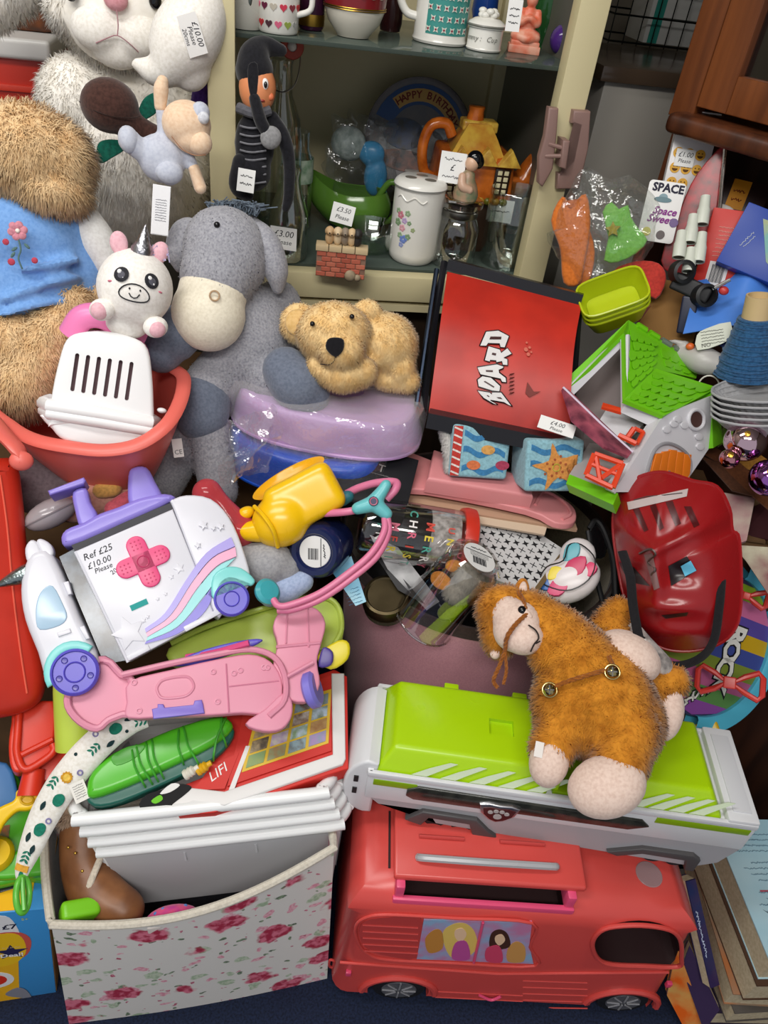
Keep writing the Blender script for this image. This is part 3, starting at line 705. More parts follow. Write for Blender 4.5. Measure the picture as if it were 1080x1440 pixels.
sh = MB(); sh.ell(g, (-20, -5, -4), (92, 66, 62)); sh.ell(g, (-10, -60, -8), (86, 66, 60)); sh.ell(g, (-60, -90, 0), (56, 44, 50))
capsules(sh, g, [(40, 30, -5, 36), (62, -40, -4, 34), (70, -76, -6, 26)])
for q in (((-42, -90, 52), (0, -68, 60), (40, -52, 50), (60, -50, 36)), ((-46, -112, 50), (0, -92, 56), (34, -84, 46), (64, -86, 30)), ((-20, -48, 62), (20, -36, 60), (56, -24, 40))):
    sh.tube(smooth_pts([g.p(*r) for r in q], 5), [0.0035+0.003*math.sin(math.pi*i/15) for i in range(16)][:len(q)*5-4], 8)
top = T.add('fleece_top', remesh(sh, 0.005, 5), BLF)
sl = MB(); capsules(sl, g, [(62, 30, 6, 24), (78, 4, 10, 28), (94, -22, 12, 23)]); T.add('sleeve', remesh(sl, 0.004, 4), M('#ecebe8', 'fl', hx2='#dcdad6', bump=0.3), label='white cotton sleeve')
# flower embroidery
ef = cf(27, 328, 0.958); n = 0
FP = M('#d88f9d', 'fl'); FR_ = M('#c24a5e', 'fl')
for k in range(6):
    a = k*math.pi/3+0.3; T.add('petal', MB().ell(ef, (-2+8*math.cos(a), 3+8*math.sin(a), 3), (5.5, 5.5, 2.0), 12, 8), FP, top)
T.add('flower_heart', MB().ell(ef, (-2, 3, 4), (3.2, 3.2, 2.2), 12, 8), M('#f0e6dc', 'fl'), top)
T.add('stem', MB().tube(smooth_pts([ef.p(x, y, z) for x, y, z in ((-1, -8, 3), (2, -22, 3), (-1, -34, 2), (4, -48, 0))], 4), 0.0011, 6), M('#5a7a78', 'fl'), top)
for (x, y, a) in ((-6, -22, 40), (10, -16, -40), (-8, -30, 60)): T.add('leaf', MB().ell(ef, (x, y, 2), (5, 2.2, 1.5), 10, 6, rot=(0, 0, a)), M('#5a7a78', 'fl'), top)
for (x, y, r) in ((-17, -14, 4.5), (-10, -40, 5.0), (20, -34, 4.5)): T.add('bud', MB().ell(ef, (x, y, 1), (r, r, 2), 10, 6), FR_, top)

# ================================================================== round unicorn
T = Th('round_unicorn', 'round white unicorn plush with silver horn and big printed eyes', 'plush toy')
g = cf(190, 405, 0.955, 0, 0, -8); WP = M('#f2eee8', 'fl', hx2='#e4dfd7', bump=0.2); PP = M('#e8b9c2', 'fl', hx2='#dca6b1', bump=0.2)
mb = MB(); mb.ell(g, (0, 0, 0), (52, 54, 46), 28, 20); mb.ell(g, (-4, -52, -6), (30, 20, 24)); b = T.add('body', remesh(mb, 0.004, 4), WP)
for s_ in (-1, 1): T.add('ear', MB().ell(g, (s_*27-2, 54, 6), (12, 16, 7), rot=(0, 0, -s_*15)), PP)
T.add('horn', MB().lathe(Fr(g.p(2, 48, 10), g.M @ rotm(-80, 0, 0)), [(15, 0), (15, 6), (9, 16), (6, 26), (1, 38), (0, 39)], 16), M('#a6a6ac', 'met', 0.35, bump=0.6, sc=200))
tuft = MB()
for k in range(14): tuft.tube([g.p(10, 46, 8), g.p(14+k*1.6, 56+8*math.sin(k*2.1), 8+4*math.cos(k*3)), g.p(22+k*1.4, 50+6*math.sin(k*1.3), 10)], 0.0008, 5)
T.add('mane', tuft, M('#b9b3d6', 'fl'))
def onb(x, y, e=0.3):
    z = 46*math.sqrt(max(0.02, 1-(x/52)**2-(y/54)**2)); return g.p(x, y, z+e)
for s_ in (-1, 1):
    cx, cy = s_*20, 14
    for (r, hxc, e, dx, dy) in ((10.5, '#26262c', 0.8, 0, 0), (7, '#5c5c66', 1.2, 0.5, -1), (3.4, '#f2f2f2', 1.7, -3, 3.5), (1.8, '#f2f2f2', 1.7, 3, -4)):
        n_ = unit(onb(cx+dx, cy+dy)-g.p(0, 0, 0)); ey_ = unit(g.M[:, 1]-(g.M[:, 1] @ n_)*n_); f_ = Fr(onb(cx+dx, cy+dy, e), np.stack([np.cross(ey_, n_), ey_, n_], 1)*0.955/FPX)
        T.add('eye_print', MB().lathe(f_, [(0, 1.0), (r*0.7, 0.7), (r, -0.6)], 18), M(hxc, 'fl', 0.6), b)
    T.add('blush', MB().ell(g, (s_*32, 2, 34), (4, 1.6, 3), rot=(0, 0, -10*s_)), M('#d8788c', 'fl'), b)
sn = [(20*math.cos(a), -8+11.5*math.sin(a)-1.5*math.cos(2*a)) for a in np.linspace(0, 2*math.pi, 24, endpoint=False)]
T.add('snout_outline', MB().tube([onb(x, y, 0.6) for x, y in sn], 0.0008, 6, True), M('#2c2c30', 'fl'), b)
T.add('smile', MB().tube([onb(x, y, 0.6) for x, y in ((-7, -8), (-4, -12), (0, -13.5), (4, -12), (7, -7))], 0.0007, 6), M('#2c2c30', 'fl'), b)
for s_ in (-1, 1): T.add('nostril', MB().ell(Fr(onb(s_*7, -2), g.M), (0, 0, 0), (1.3, 1.6, 1.0), 8, 6), M('#2c2c30', 'fl'), b)
for (x, y) in ((-38, -38), (34, -46)): T.add('paw', MB().ell(g, (x, y, 26), (17, 15, 14), rot=(0, 0, 20)), WP); T.add('paw_pad', MB().ell(g, (x-3 if x < 0 else x+2, y-2, 33), (12, 12, 9)), PP)
T.add('care_label', MB().prism(g, [(-20, -62), (-18, -66), (10, -86), (28, -80), (24, -76), (8, -80)], -2, 0), M('#e4e4e6', 'paper'))

# ================================================================== grey donkey
T = Th('plush_donkey', 'grey plush donkey with cream muzzle and dark hooves', 'plush toy')
D = 1.10; g = cf(330, 430, D)
GR = M('#a2a2a8', 'fl', hx2='#85858d', sc=320, bump=1.0); GB = M('#6e7686', 'fl', hx2='#5e6676', bump=0.5); CRM = M('#ebe3cf', 'fl', hx2='#ddd4be', bump=0.3)
mb = MB(); mb.ell(g, (-12, 66, 40), (58, 62, 52), rot=(0, 0, 15)); mb.ell(g, (-22, 36, 50), (50, 50, 46))
mb.ell(g, (22, -40, 0), (62, 74, 56)); mb.ell(g, (14, -70, 0), (56, 50, 54)); capsules(mb, g, [(60, 6, -10, 34), (76, -26, -10, 30), (70, -60, 0, 28)])
capsules(mb, g, [(-30, -20, 30, 28), (-66, -30, 40, 30)])
capsules(mb, g, [(-20, -90, 10, 36), (-44, -130, 26, 36), (-34, -190, 30, 30), (-22, -262, 26, 28)])
capsules(mb, g, [(40, -90, 20, 36), (70, -96, 30, 34), (96, -104, 38, 32)])
capsules(mb, g, [(-30, -130, 0, 34), (-80, -200, 0, 40), (-110, -260, 0, 36)])
body = T.add('body', fur(remesh(mb, 0.005, 4), 14000, 0.0035, 0.0007, jit=1.0), GR, ang=None)
mz = MB(); mz.ell(g, (-34, -12, 62), (49, 50, 44), rot=(0, 0, 12)); mz.ell(g, (-28, 16, 56), (46, 40, 42)); T.add('muzzle', remesh(mz, 0.004, 4), CRM, label='cream velvety muzzle')
T.add('nostril', MB().tube([g.p(-25+6*math.cos(a), 11+6*math.sin(a), 104) for a in np.linspace(0, 6.283, 14, endpoint=False)], 0.0012, 6, True), M('#b99a78', 'fl'))
T.add('eye', MB().ell(g, (-22, 98, 84), (4, 4, 4)), BEAD)
def ear(pts, nm='ear'):
    m_ = MB(); capsules(m_, g, pts); return T.add(nm, remesh(m_, 0.004, 3), GR)
ear([(-42, 96, 20, 9), (-62, 92, 34, 18), (-74, 66, 38, 17), (-72, 46, 36, 8)]); ear([(24, 108, 26, 10), (40, 84, 44, 19), (54, 50, 46, 18), (58, 26, 40, 9)])
mn = MB()
for k in range(150):
    x = -30+60*rng.random(); z = 30+rng.random()*22; y = 118+rng.random()*6-0.004*x*x
    mn.tube([g.p(x, y, z), g.p(x+rng.normal()*5, y+8, z+rng.normal()*3), g.p(x+rng.normal()*9+5, y+12-3*rng.random(), z+6*rng.normal())], 0.0009, 4)
T.add('mane', mn, M('#66727f', 'fl'))
for (pts, nm) in (([(-66, -30, 42, 33), (-88, -52, 46, 34), (-96, -66, 46, 28)], 0), ([(70, -84, 50, 34), (86, -102, 66, 37), (102, -114, 62, 30)], 0), ([(-44, -128, 28, 39), (-46, -150, 32, 39)], 0)):
    m_ = MB(); capsules(m_, g, pts); T.add('hoof', remesh(m_, 0.004, 4), GB, label='slate blue hoof')
tg = cf(250, 630, 1.04, 0, 0, 8); o = T.add('care_label', MB().box(tg, (0, 0, 0), (7, 13, 0.5)), M('#e2dcd8', 'paper')); T.add('small_print', txt(tg, 'CE', 0, -6, 1, 9), M('#555', 'paper') if False else M('#555555', 'paper'), o, smooth=False)

# ================================================================== honey bear
T = Th('lying_teddy', 'honey coloured teddy bear lying face down with black stitched nose', 'plush toy')
g = cf(480, 480, 1.085); HB = M('#efcf96', 'fur', hx2='#e0b674'); HS = M('#dfb97c', 'fl', hx2='#cfa663')
mb = MB(); mb.ell(g, (-10, 10, 20), (52, 44, 44)); mb.ell(g, (0, -14, 46), (32, 26, 30)); mb.ell(g, (62, -4, -10), (48, 46, 44), rot=(0, 0, -25)); mb.ell(g, (84, -36, 0), (22, 28, 26))
capsules(mb, g, [(-30, -34, 30, 18), (0, -46, 40, 22), (30, -40, 36, 20)]); capsules(mb, g, [(60, -50, 0, 16), (96, -54, 4, 16)])
mb.ell(g, (-58, 24, 8), (27, 28, 16)); mb.ell(g, (36, 42, 8), (20, 16, 13))
T.add('body', fur(remesh(mb, 0.004, 4), 36000, 0.005, 0.0005, jit=0.6), HB, ang=None)
T.add('ear_lining', MB().ell(g, (-60, 24, 22), (17, 18, 7)), HS)
T.add('nose', MB().prism(g, smooth_pts([(-18, 2), (-20, -10), (-8, -20), (2, -12), (3, 2), (-8, 5)], 3, True), 72, 82, 3), M('#17161a', 'fl'))
for (x, y) in ((-38, 22), (14, 32)): T.add('eye', MB().ell(g, (x, y, 62), (3.5, 3.5, 4)), BEAD)
T.add('mouth', MB().tube(smooth_pts([g.p(-6, -18, 78), g.p(-14, -30, 68), g.p(-28, -30, 60)], 4), 0.0008, 6), M('#2a1d16', 'fl'))

# ================================================================== coral bucket with pet carrier
CORAL = M('#e0685c', 'pl', 0.38)
T = Th('coral_bucket', 'open coral plastic bucket with moulded handle beneath pet carrier', 'bucket')
rim = [V(*q) for q in ((247, 520, 1.06), (258, 545, 1.02), (240, 590, 0.975), (200, 622, 0.955), (150, 633, 0.945), (95, 628, 0.945), (48, 618, 0.955), (15, 600, 0.98), (-15, 570, 1.02), (10, 530, 1.10), (80, 505, 1.14), (180, 500, 1.13))]
R_ = smooth_pts(rim, 5, True); cen = sum(R_)/len(R_); dn = np.array([0, 0.03, -0.125])
wall = MB(); n = len(R_)
def bk(u, v):
    p = R_[int(u*n) % n]; s_ = 1-0.42*v**1.3; return cen+(p-cen)*s_+dn*v
mb = MB().grid(bk, n, 9, True)
mb.raw([bk(i/n, 1) for i in range(n)], [list(range(n))])
o = T.add('bowl', _eval(mb, [('SOLIDIFY', dict(thickness=0.003, offset=1))]), CORAL, ang=60)
T.add('rim', MB().tube(R_, 0.0095, 10, True, flat=.4, up=np.array([.1, -.35, .93])), CORAL)
hl = [(0, 606, 0.95, 8), (14, 622, 0.94, 11), (30, 640, 0.93, 13), (38, 655, 0.93, 11)]
T.add('handle', MB().tube(smooth_pts([V(-14, 588, 0.96), V(6, 612, 0.94), V(24, 632, 0.93), V(32, 652, 0.93)], 5), 0.013, 12, flat=0.55, up=CU), CORAL)
T.add('handle_lug', MB().ell(cf(30, 648, 0.925), (0, 0, 0), (16, 14, 9)), CORAL)

T = Th('toy_pet_carrier', 'white and pink toy pet carrier with slotted door in coral bucket', 'toy carrier')
g = cf(145, 555, 0.958, 2, 0, -9); PKC = M('#e97fb4', 'pl', 0.35); WC = M('#efeeee', 'pl', 0.33)
front = smooth_pts(g.hits([(68, 600), (74, 550), (84, 505), (94, 478), (112, 468), (150, 466), (190, 476), (208, 492), (214, 530), (216, 570), (217, 608)]), 3)+g.hits([(150, 590)])
frp = [tuple(q) for q in front]
shell = MB().prism(g, frp, -70, 8, 6, 3)
cut = MB()
for k in range(6):
    a = g.hit(109+k*15.2, 499+k*2.4); b_ = g.hit(102+k*15.2, 548+k*2.6)
    c = ((a[0]+b_[0])/2, (a[1]+b_[1])/2); L_ = math.hypot(a[0]-b_[0], a[1]-b_[1])/2+2
    an = math.degrees(math.atan2(a[1]-b_[1], a[0]-b_[0]))
    gg = g.sub(c[0], c[1], 4, 0, 0, an); cut.prism(gg, rrect(L_, 2.7, 2.6, 4), -12, 12)
T.add('upper_shell', boolean(shell, cut), WC, ang=40)
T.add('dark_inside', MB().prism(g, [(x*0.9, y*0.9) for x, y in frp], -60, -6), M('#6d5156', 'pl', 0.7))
lo_ = g.hits([(60, 567), (216, 596), (222, 604), (217, 612), (200, 622), (140, 626), (90, 618), (66, 606), (58, 578)])
low = g.hits([(66, 580), (218, 604), (208, 618), (190, 628), (130, 630), (92, 620), (74, 604)])
T.add('lower_tub', MB().prism(g, smooth_pts(low, 3, True), -70, 6, 8, 3), WC)
for (ya, rr0) in ((0, .0088), (11, .0075)): T.add('band', MB().tube([g.p(*g.hit(66, 566+ya, 4), -60), g.p(*g.hit(60, 568+ya, 4), -20), g.p(*g.hit(68, 570+ya, 4), 6), g.p(*g.hit(140, 581+ya, 4), 10), g.p(*g.hit(212, 594+ya, 4), 6), g.p(*g.hit(220, 596+ya, 4), -20), g.p(*g.hit(216, 594+ya, 4), -60)], rr0, 10), WC)
T.add('pink_back', MB().prism(g, [(x*1.03+1, y*1.03+2) for x, y in frp], -110, -70, 0), PKC)
T.add('carry_handle', MB().tube(smooth_pts([g.p(-56, 74, -60), g.p(-44, 100, -50), g.p(-20, 108, -46), g.p(8, 100, -50), g.p(40, 90, -60)], 5), 0.016, 14), PKC)
T.add('hinge_peg', MB().ell(g, (82, -6, -4), (7, 4, 6)), WC)

# ================================================================== big red plastic body at the left edge
RBIG = M('#c8301c', 'pl', 0.36, hx2='#b42614', sc=8)
T = Th('red_plastic_ride_on', 'large glossy red plastic ride-on body with seam', 'ride-on toy')
g = cf(5, 830, 0.985, 0, 10, 0)
mb = MB().prism(g, smooth_pts(g.hits([(-90, 660), (-10, 645), (22, 650), (32, 700), (38, 770), (48, 860), (62, 920), (64, 965), (50, 992), (10, 1008), (-60, 1012), (-110, 960)]), 4, True), -120, 20, 22, 5)
b = T.add('body', mb, RBIG)
T.add('seam', MB().tube(smooth_pts([g.p(*g.hit(*q, 21), 21) for q in ((0, 668), (10, 740), (18, 830), (28, 910), (38, 975))], 5), 0.0012, 6), M('#e2604a', 'pl', 0.4), b)
T.add('lower_lip', MB().tube(smooth_pts([g.p(*g.hit(*q, 10), 10) for q in ((-60, 980), (0, 985), (40, 978), (60, 950))], 5), 0.004, 8), RBIG, b)

T = Th('red_toy_scoop', 'red plastic digger scoop toy below red ride-on body', 'toy')
g = cf(55, 1050, 0.985, -10, 0, 10); RS = M('#d5341d', 'pl', 0.34)
sc_ = g.hits([(22, 1000), (75, 985), (76, 1045), (68, 1066), (30, 1085), (16, 1080), (12, 1050), (16, 1015)])
b = T.add('scoop', MB().prism(g, smooth_pts(sc_, 3, True), -40, 0, 4, 3), RS)
ed = g.hits([(24, 998), (24, 1046), (30, 1072), (40, 1082)])
T.add('rim', MB().tube(smooth_pts([g.p(*g.hit(*q, 3), 3) for q in ((27, 995), (25, 1030), (24, 1060), (36, 1082), (66, 1066), (76, 1055), (74, 1046))], 4), 0.005, 10), RS, b)
T.add('bar', MB().tube([g.p(*g.hit(30, 1062, 2), 4), g.p(*g.hit(74, 1040, 2), 4)], 0.004, 8), RS, b)
T.add('stalk', MB().tube([g.p(*g.hit(48, 1080), -12), g.p(*g.hit(42, 1118), -14)], [0.013, 0.016], 12), RS)
T.add('wing', MB().prism(g, g.hits([(74, 1040), (100, 1062), (98, 1090), (60, 1098), (52, 1084)]), -40, -14, 3), RS)

T = Th('lime_beaker', 'lime green plastic beaker wedged behind pink scooter tray', 'beaker')
g = cf(112, 1010, 0.99, 0, 0, 0)
T.add('cup', _eval(MB().lathe(Fr(g.p(-2, -36, 0), g.M @ rotm(-75, 0, 8)), [(0, 6), (24, 6), (30, 0), (26, 40), (22, 80), (20, 92)], 28), [('SOLIDIFY', dict(thickness=0.0015))]), M('#bdd24e', 'pl', 0.3))

# ================================================================== toy pieces at the lower left corner
GREEN = M('#4fae1e', 'pl', 0.32); YEL = M('#eec410', 'pl', 0.3)
T = Th('green_toy_stand', 'bright green plastic toy base under yellow arm', 'toy')
g = cf(30, 1190, 0.99, -12, 0, 0)
mb = MB().prism(g, smooth_pts(g.hits([(-60, 1080), (10, 1075), (30, 1100), (60, 1150), (72, 1200), (66, 1238), (40, 1236), (-60, 1240)]), 3, True), -40, 0, 6, 3)
b = T.add('base', mb, GREEN)
T.add('step', MB().prism(g, smooth_pts(g.hits([(-60, 1205), (20, 1200), (60, 1185), (68, 1225), (40, 1236), (-60, 1238)]), 3, True), 0, 14, 6, 3), GREEN, b)
T.add('sticker', MB().prism(g, g.hits([(-20, 1165), (14, 1160), (12, 1182), (-20, 1188)]), 0, 1.2), M('#6b6a4c', 'paper', hx2='#a8623a', sc=150), b)
T.add('knob', MB().lathe(Fr(g.p(*g.hit(-6, 1205), 16), g.M), [(0, 12), (18, 10), (24, 2), (24, -10)], 24), YEL, label='yellow round knob')
T = Th('yellow_toy_lever', 'yellow plastic toy lever with round end', 'toy')
g = cf(25, 1145, 0.962, -5, 0, 0)
arm = smooth_pts(g.hits([(-40, 1158), (0, 1135), (20, 1125), (24, 1112), (44, 1106), (60, 1114), (60, 1132), (40, 1140), (24, 1142), (6, 1160), (-10, 1190), (-40, 1200)]), 4, True)
b = T.add('arm', MB().prism(g, arm, -8, 6, 5, 3), YEL)
T.add('pivot', MB().tube([g.p(*g.hit(38+9*math.cos(a), 1125+6*math.sin(a), 8), 7) for a in np.linspace(0, 6.283, 18, endpoint=False)], 0.0016, 6, True), M('#cda30c', 'pl'), b)
T = Th('blue_toy_block', 'blue plastic block beside red scoop', 'toy')
T.add('block', MB().prism(cf(5, 1105, 1.0), smooth_pts([(-40, 30), (4, 30), (18, -10), (14, -28), (-40, -34)], 3, True), -24, 6, 5, 3), M('#3f74ad', 'pl', 0.35))
T = Th('black_plastic_tray', 'black glossy plastic strip under green toy base', 'tray')
T.add('strip', MB().box(cf(10, 1243, 0.985, -30, 0, 3), (0, 0, -10), (60, 13, 14), 5, 3), M('#15161a', 'pl', 0.2))

# blue game carton with price flash
T = Th('blue_game_carton', 'blue cardboard toy carton printed £7 and Deal! in corner', 'box')
o_ = V(66, 1268, 0.985); g = f3(V(66, 1278, 0.97), V(0, 1284, 0.955), V(66, 1278, 0.97)+np.array([0, 0, -0.2]), 0.0009)
g = Fr(g.o, np.stack([-g.M[:, 0], -g.M[:, 1], np.cross(-g.M[:, 0], -g.M[:, 1])/0.0009], 1))
BC = M('#3f93d4', 'paper', 0.35); YP = M('#f0b51c', 'paper', 0.35)
def gp(*pts): return g.hits(pts)
W_, H_ = 140, 340
mb = MB().box(g, (-W_/2, -H_/2, -60), (W_/2, H_/2, 60), 1.0); b = T.add('carton', mb, BC)
T.add('side_wear', MB().box(g, (0.4, -H_/2, -60), (0.5, H_/2, 58)), M('#a47a3c', 'paper', 0.7, hx2='#7d5c30', sc=40), b)
T.add('top_band', MB().box(g, (-W_/2-10, 0.4, -58), (W_/2-12, 0.6, 56)), YP, b)
def flat(pts, hxc, z, nm): return T.add(nm, MB().prism(g, pts, z-0.4, z), M(hxc, 'paper', 0.35), b, smooth=False)
flat(smooth_pts(gp((-30, 1320), (-20, 1292), (8, 1288), (22, 1300), (28, 1318), (10, 1322)), 3, True), '#e9e9ea', 0.6, 'print_patch')
T.add('printed_price', txt(g, '£7', *g.hit(13, 1303), 0.9, 19, bold=0.4), M('#1a1c38', 'paper'), b, smooth=False)
flat(smooth_pts(gp((-20, 1318), (20, 1310), (42, 1318), (42, 1336), (26, 1348), (-20, 1350)), 3, True), '#cf5a4e', 0.7, 'print_patch')
flat(smooth_pts(gp((-30, 1335), (-10, 1316), (20, 1312), (34, 1322), (36, 1340), (20, 1354), (-10, 1358)), 3, True), '#f0c21c', 0.9, 'print_patch')
c = g.hit(16, 1338); flat(star(24, 0.42, 5, c[0], c[1]), '#2c2a52', 1.2, 'star_print')
T.add('lettering', txt(g, 'It is in the', *g.hit(16, 1331), 1.5, 6), M('#e8d9a0', 'paper'), b, smooth=False)
T.add('lettering', txt(g, 'Deal!', *g.hit(17, 1342), 1.5, 15, bold=0.3), M('#f2f2f2', 'paper'), b, smooth=False)
flat(gp((-30, 1352), (26, 1350), (27, 1388), (32, 1410), (24, 1428), (-30, 1436)), '#f0b51c', 0.7, 'print_patch')
c = g.hit(-8, 1378); flat(circ(28, 24, *c), '#ececec', 1.0, 'print_patch'); flat(circ(18, 24, *c), '#d8321c', 1.3, 'print_patch')
T.add('lettering', txt(g, '5+', *g.hit(35, 1292), 0.9, 9), M('#d8d84a', 'paper'), b, smooth=False)
flat(smooth_pts(gp((8, 1396), (24, 1388), (38, 1392), (46, 1406), (30, 1402), (14, 1400)), 3, True), '#8a8a94', 1.4, 'spoon_print')

# ================================================================== patterned teething strap hooked on bin
T = Th('printed_strap', 'white jungle-print fabric strap with green plastic ring', 'strap')
cl = [(206, 1008, .955), (180, 1016, .95), (150, 1035, .945), (118, 1066, .94), (88, 1104, .935), (62, 1148, .93), (44, 1190, .925), (32, 1222, .925), (30, 1238, .925)]
wd = [15, 19, 22, 23, 23, 21, 17, 11, 7]
pts = smooth_pts([V(*q) for q in cl], 6); rr_ = np.interp(np.linspace(0, 8, len(pts)), range(9), wd)*0.93/FPX
STRP = M('#ece9e2', 'fl', hx2='#ddd8cc', bump=0.2)
b = T.add('strap', MB().tube(pts, list(rr_), 14, flat=0.45, up=-_F), STRP)
def onstrap(t, off, e=0.46):
    i = min(len(pts)-2, int(t*(len(pts)-1))); p = pts[i]; tn = unit(pts[i+1]-pts[i]); sd = unit(np.cross(tn, _F)); r = rr_[i]
    nz = unit(np.cross(sd, tn)); nz = nz if nz @ (CAM-p) > 0 else -nz
    return Fr(p+sd*off*r+nz*r*(e*math.sqrt(max(0.05, 1-off*off))+0.02), np.stack([tn, np.cross(nz, tn), nz], 1)*0.93/FPX)
GT = M('#1f7a63', 'fl', bump=0.1); GD = M('#20393c', 'fl', bump=0.1); GY = M('#e5a93c', 'fl', bump=0.1); GPU = M('#8c86b4', 'fl', bump=0.1)
spec = [(.05, .2, 'fern'), (.12, -.3, 'leaf'), (.16, .5, 'dot'), (.2, -.1, 'blob'), (.25, .55, 'leaf'), (.28, -.55, 'ring'), (.33, .1, 'fern'), (.38, -.5, 'dot'), (.42, .45, 'ring'), (.46, 0, 'lion'), (.52, -.5, 'fern'), (.55, .35, 'blob'), (.6, -.3, 'leaf'), (.63, .5, 'ring'), (.67, .2, 'blob'), (.72, -.35, 'leaf'), (.75, .3, 'leaf'), (.8, 0, 'fern'), (.87, 0, 'band'), (.93, .1, 'leaf2')]
for (t_, off, k) in spec:
    f_ = onstrap(t_, off); m_ = MB()
    if k == 'blob': T.add('printed_leaf', m_.prism(f_, smooth_pts([(-9, 0), (-6, 7), (3, 8), (9, 3), (7, -5), (-3, -7)], 3, True), -1, .5), GT, b)
    elif k in ('leaf', 'leaf2'): T.add('printed_leaf', m_.prism(f_, smooth_pts([(-7, 0), (0, 3.4), (7, 0), (0, -3.4)], 3, True), -1, .5), GD if k == 'leaf' else GT, b)
    elif k == 'dot': T.add('printed_dot', m_.prism(f_, circ(2.4, 10), -1, .5), GD, b)
    elif k == 'ring': T.add('printed_ring', m_.tube([f_.p(3.4*math.cos(a), 3.4*math.sin(a), .4) for a in np.linspace(0, 6.28, 10, endpoint=False)], 0.001, 5, True), GPU, b)
    elif k == 'fern':
        for i in range(3):
            for s_ in (-1, 1): m_.prism(f_.sub(-6+i*6, s_*3, 0, 0, 0, 50*s_), smooth_pts([(-4, 0), (0, 1.6), (4, 0), (0, -1.6)], 2, True), -1, .5)
        T.add('printed_fern', m_, GT, b)
    elif k == 'lion':
        l_ = T.add('printed_lion', m_.prism(f_, [(r*math.cos(a), r*math.sin(a)) for a, r in ((i*6.283/24, 8.5 if i % 2 else 7) for i in range(24))], -1, .5), M('#d39a2c', 'fl', bump=.1), b)
        T.add('printed_lion', MB().prism(f_, circ(5, 14), .4, .8), M('#f0c758', 'fl', bump=.1), b)
    else: T.add('printed_band', m_.prism(f_, [(-4, -9), (5, -9), (5, 9), (-4, 9)], -2, .6), GY, b)
gr_ = cf(32, 1258, 0.915, 0, 40, 0)
T.add('ring', MB().tube([gr_.p(11*math.cos(a), 23*math.sin(a), 0) for a in np.linspace(0, 6.283, 26, endpoint=False)], 0.0038, 10, True).tube([gr_.p(-3, 22, 2), gr_.p(-2, -20, 5)], 0.003, 8), M('#5fb83c', 'pl', 0.3), label='green plastic clip ring')
tg = cf(112, 1113, 0.925, 0, 0, 20); o = T.add('care_label', MB().box(tg, (0, 0, 0), (10, 14, .5)), M('#e6e3dc', 'paper'), b)
t_ = MB()
for i in range(6): scribble(t_, tg, 0, 9-i*3.4, .9, 14, 1.6, 5, .28)
T.add('small_print', t_, M('#777777', 'paper'), o)

# ================================================================== floral storage bin
def floral():
    m = bpy.data.materials.new('rose_print_cloth'); m.use_nodes = True; nt = m.node_tree; N = nt.nodes; L = nt.links; b = N['Principled BSDF']
    b.inputs['Roughness'].default_value = 0.6
    tc = N.new('ShaderNodeTexCoord')
    dist = N.new('ShaderNodeTexNoise'); dist.inputs['Scale'].default_value = 45; L.new(tc.outputs['Object'], dist.inputs['Vector'])
    ad = N.new('ShaderNodeVectorMath'); ad.operation = 'MULTIPLY_ADD'; L.new(dist.outputs['Color'], ad.inputs[0]); ad.inputs[1].default_value = (.03, .03, .03); L.new(tc.outputs['Object'], ad.inputs[2])
    prev = None; base = lin('#dcd9d4')
    def layer(prev, scale, rad, col1, col2, seed, soft=0.03):
        mp = N.new('ShaderNodeMapping'); mp.inputs['Location'].default_value = (seed*1.37, seed*0.71, seed*2.3); mp.inputs['Scale'].default_value = (1, 1, 1.35); L.new(ad.outputs[0], mp.inputs[0])
        v = N.new('ShaderNodeTexVoronoi'); v.inputs['Scale'].default_value = scale; v.inputs['Randomness'].default_value = 1.0; L.new(mp.outputs[0], v.inputs['Vector'])
        r = N.new('ShaderNodeValToRGB'); r.color_ramp.elements[0].position = rad; r.color_ramp.elements[1].position = rad+soft
        r.color_ramp.elements[0].color = (1, 1, 1, 1); r.color_ramp.elements[1].color = (0, 0, 0, 1); L.new(v.outputs['Distance'], r.inputs[0])
        nz = N.new('ShaderNodeTexNoise'); nz.inputs['Scale'].default_value = scale*9; nz.inputs['Detail'].default_value = 2; L.new(tc.outputs['Object'], nz.inputs['Vector'])
        cr = N.new('ShaderNodeValToRGB'); cr.color_ramp.elements[0].position = .42; cr.color_ramp.elements[1].position = .58; cr.color_ramp.elements[0].color = lin(col1); cr.color_ramp.elements[1].color = lin(col2); L.new(nz.outputs[0], cr.inputs[0])
        mx = N.new('ShaderNodeMixRGB'); L.new(r.outputs[0], mx.inputs[0]); L.new(cr.outputs[0], mx.inputs[2])
        if prev is None: mx.inputs[1].default_value = base
        else: L.new(prev.outputs[0], mx.inputs[1])
        return mx
    a = layer(None, 20, .22, '#9fb496', '#c3cdb8', 3.1); a = layer(a, 34, .15, '#5c6a5a', '#8aa080', 5.7); a = layer(a, 26, .21, '#d98fa2', '#e5b7c0', 1.9); a = layer(a, 44, .13, '#a94a62', '#d08296', 8.2); a = layer(a, 10.5, .24, '#a82a46', '#d9768c', 2.6, .05)
    L.new(a.outputs[0], b.inputs['Base Color'])
    return m
FLO = floral(); CRT = M('#cfc8ba', 'fl', hx2='#bfb7a8', bump=.3)
T = Th('floral_fabric_bin', 'cream fabric storage bin printed with red roses standing on carpet', 'storage bin')
b0, b1 = atZ(97, 1440, 0.0), atZ(460, 1376, 0.0)
t0, t1 = V(72, 1300, 0.925), V(470, 1192, 0.968)
bk_ = np.array([-0.055, 0.205, 0]); bk1 = np.array([-0.045, 0.20, 0])
c0, c1 = b0+np.array([-.05, .19, 0]), b1+np.array([-.05, .19, 0]); u0, u1 = V(62, 1150, 1.00), V(478, 1075, 1.075); u1 = np.array([u1[0]-.02, u1[1]+.04, 0.25])
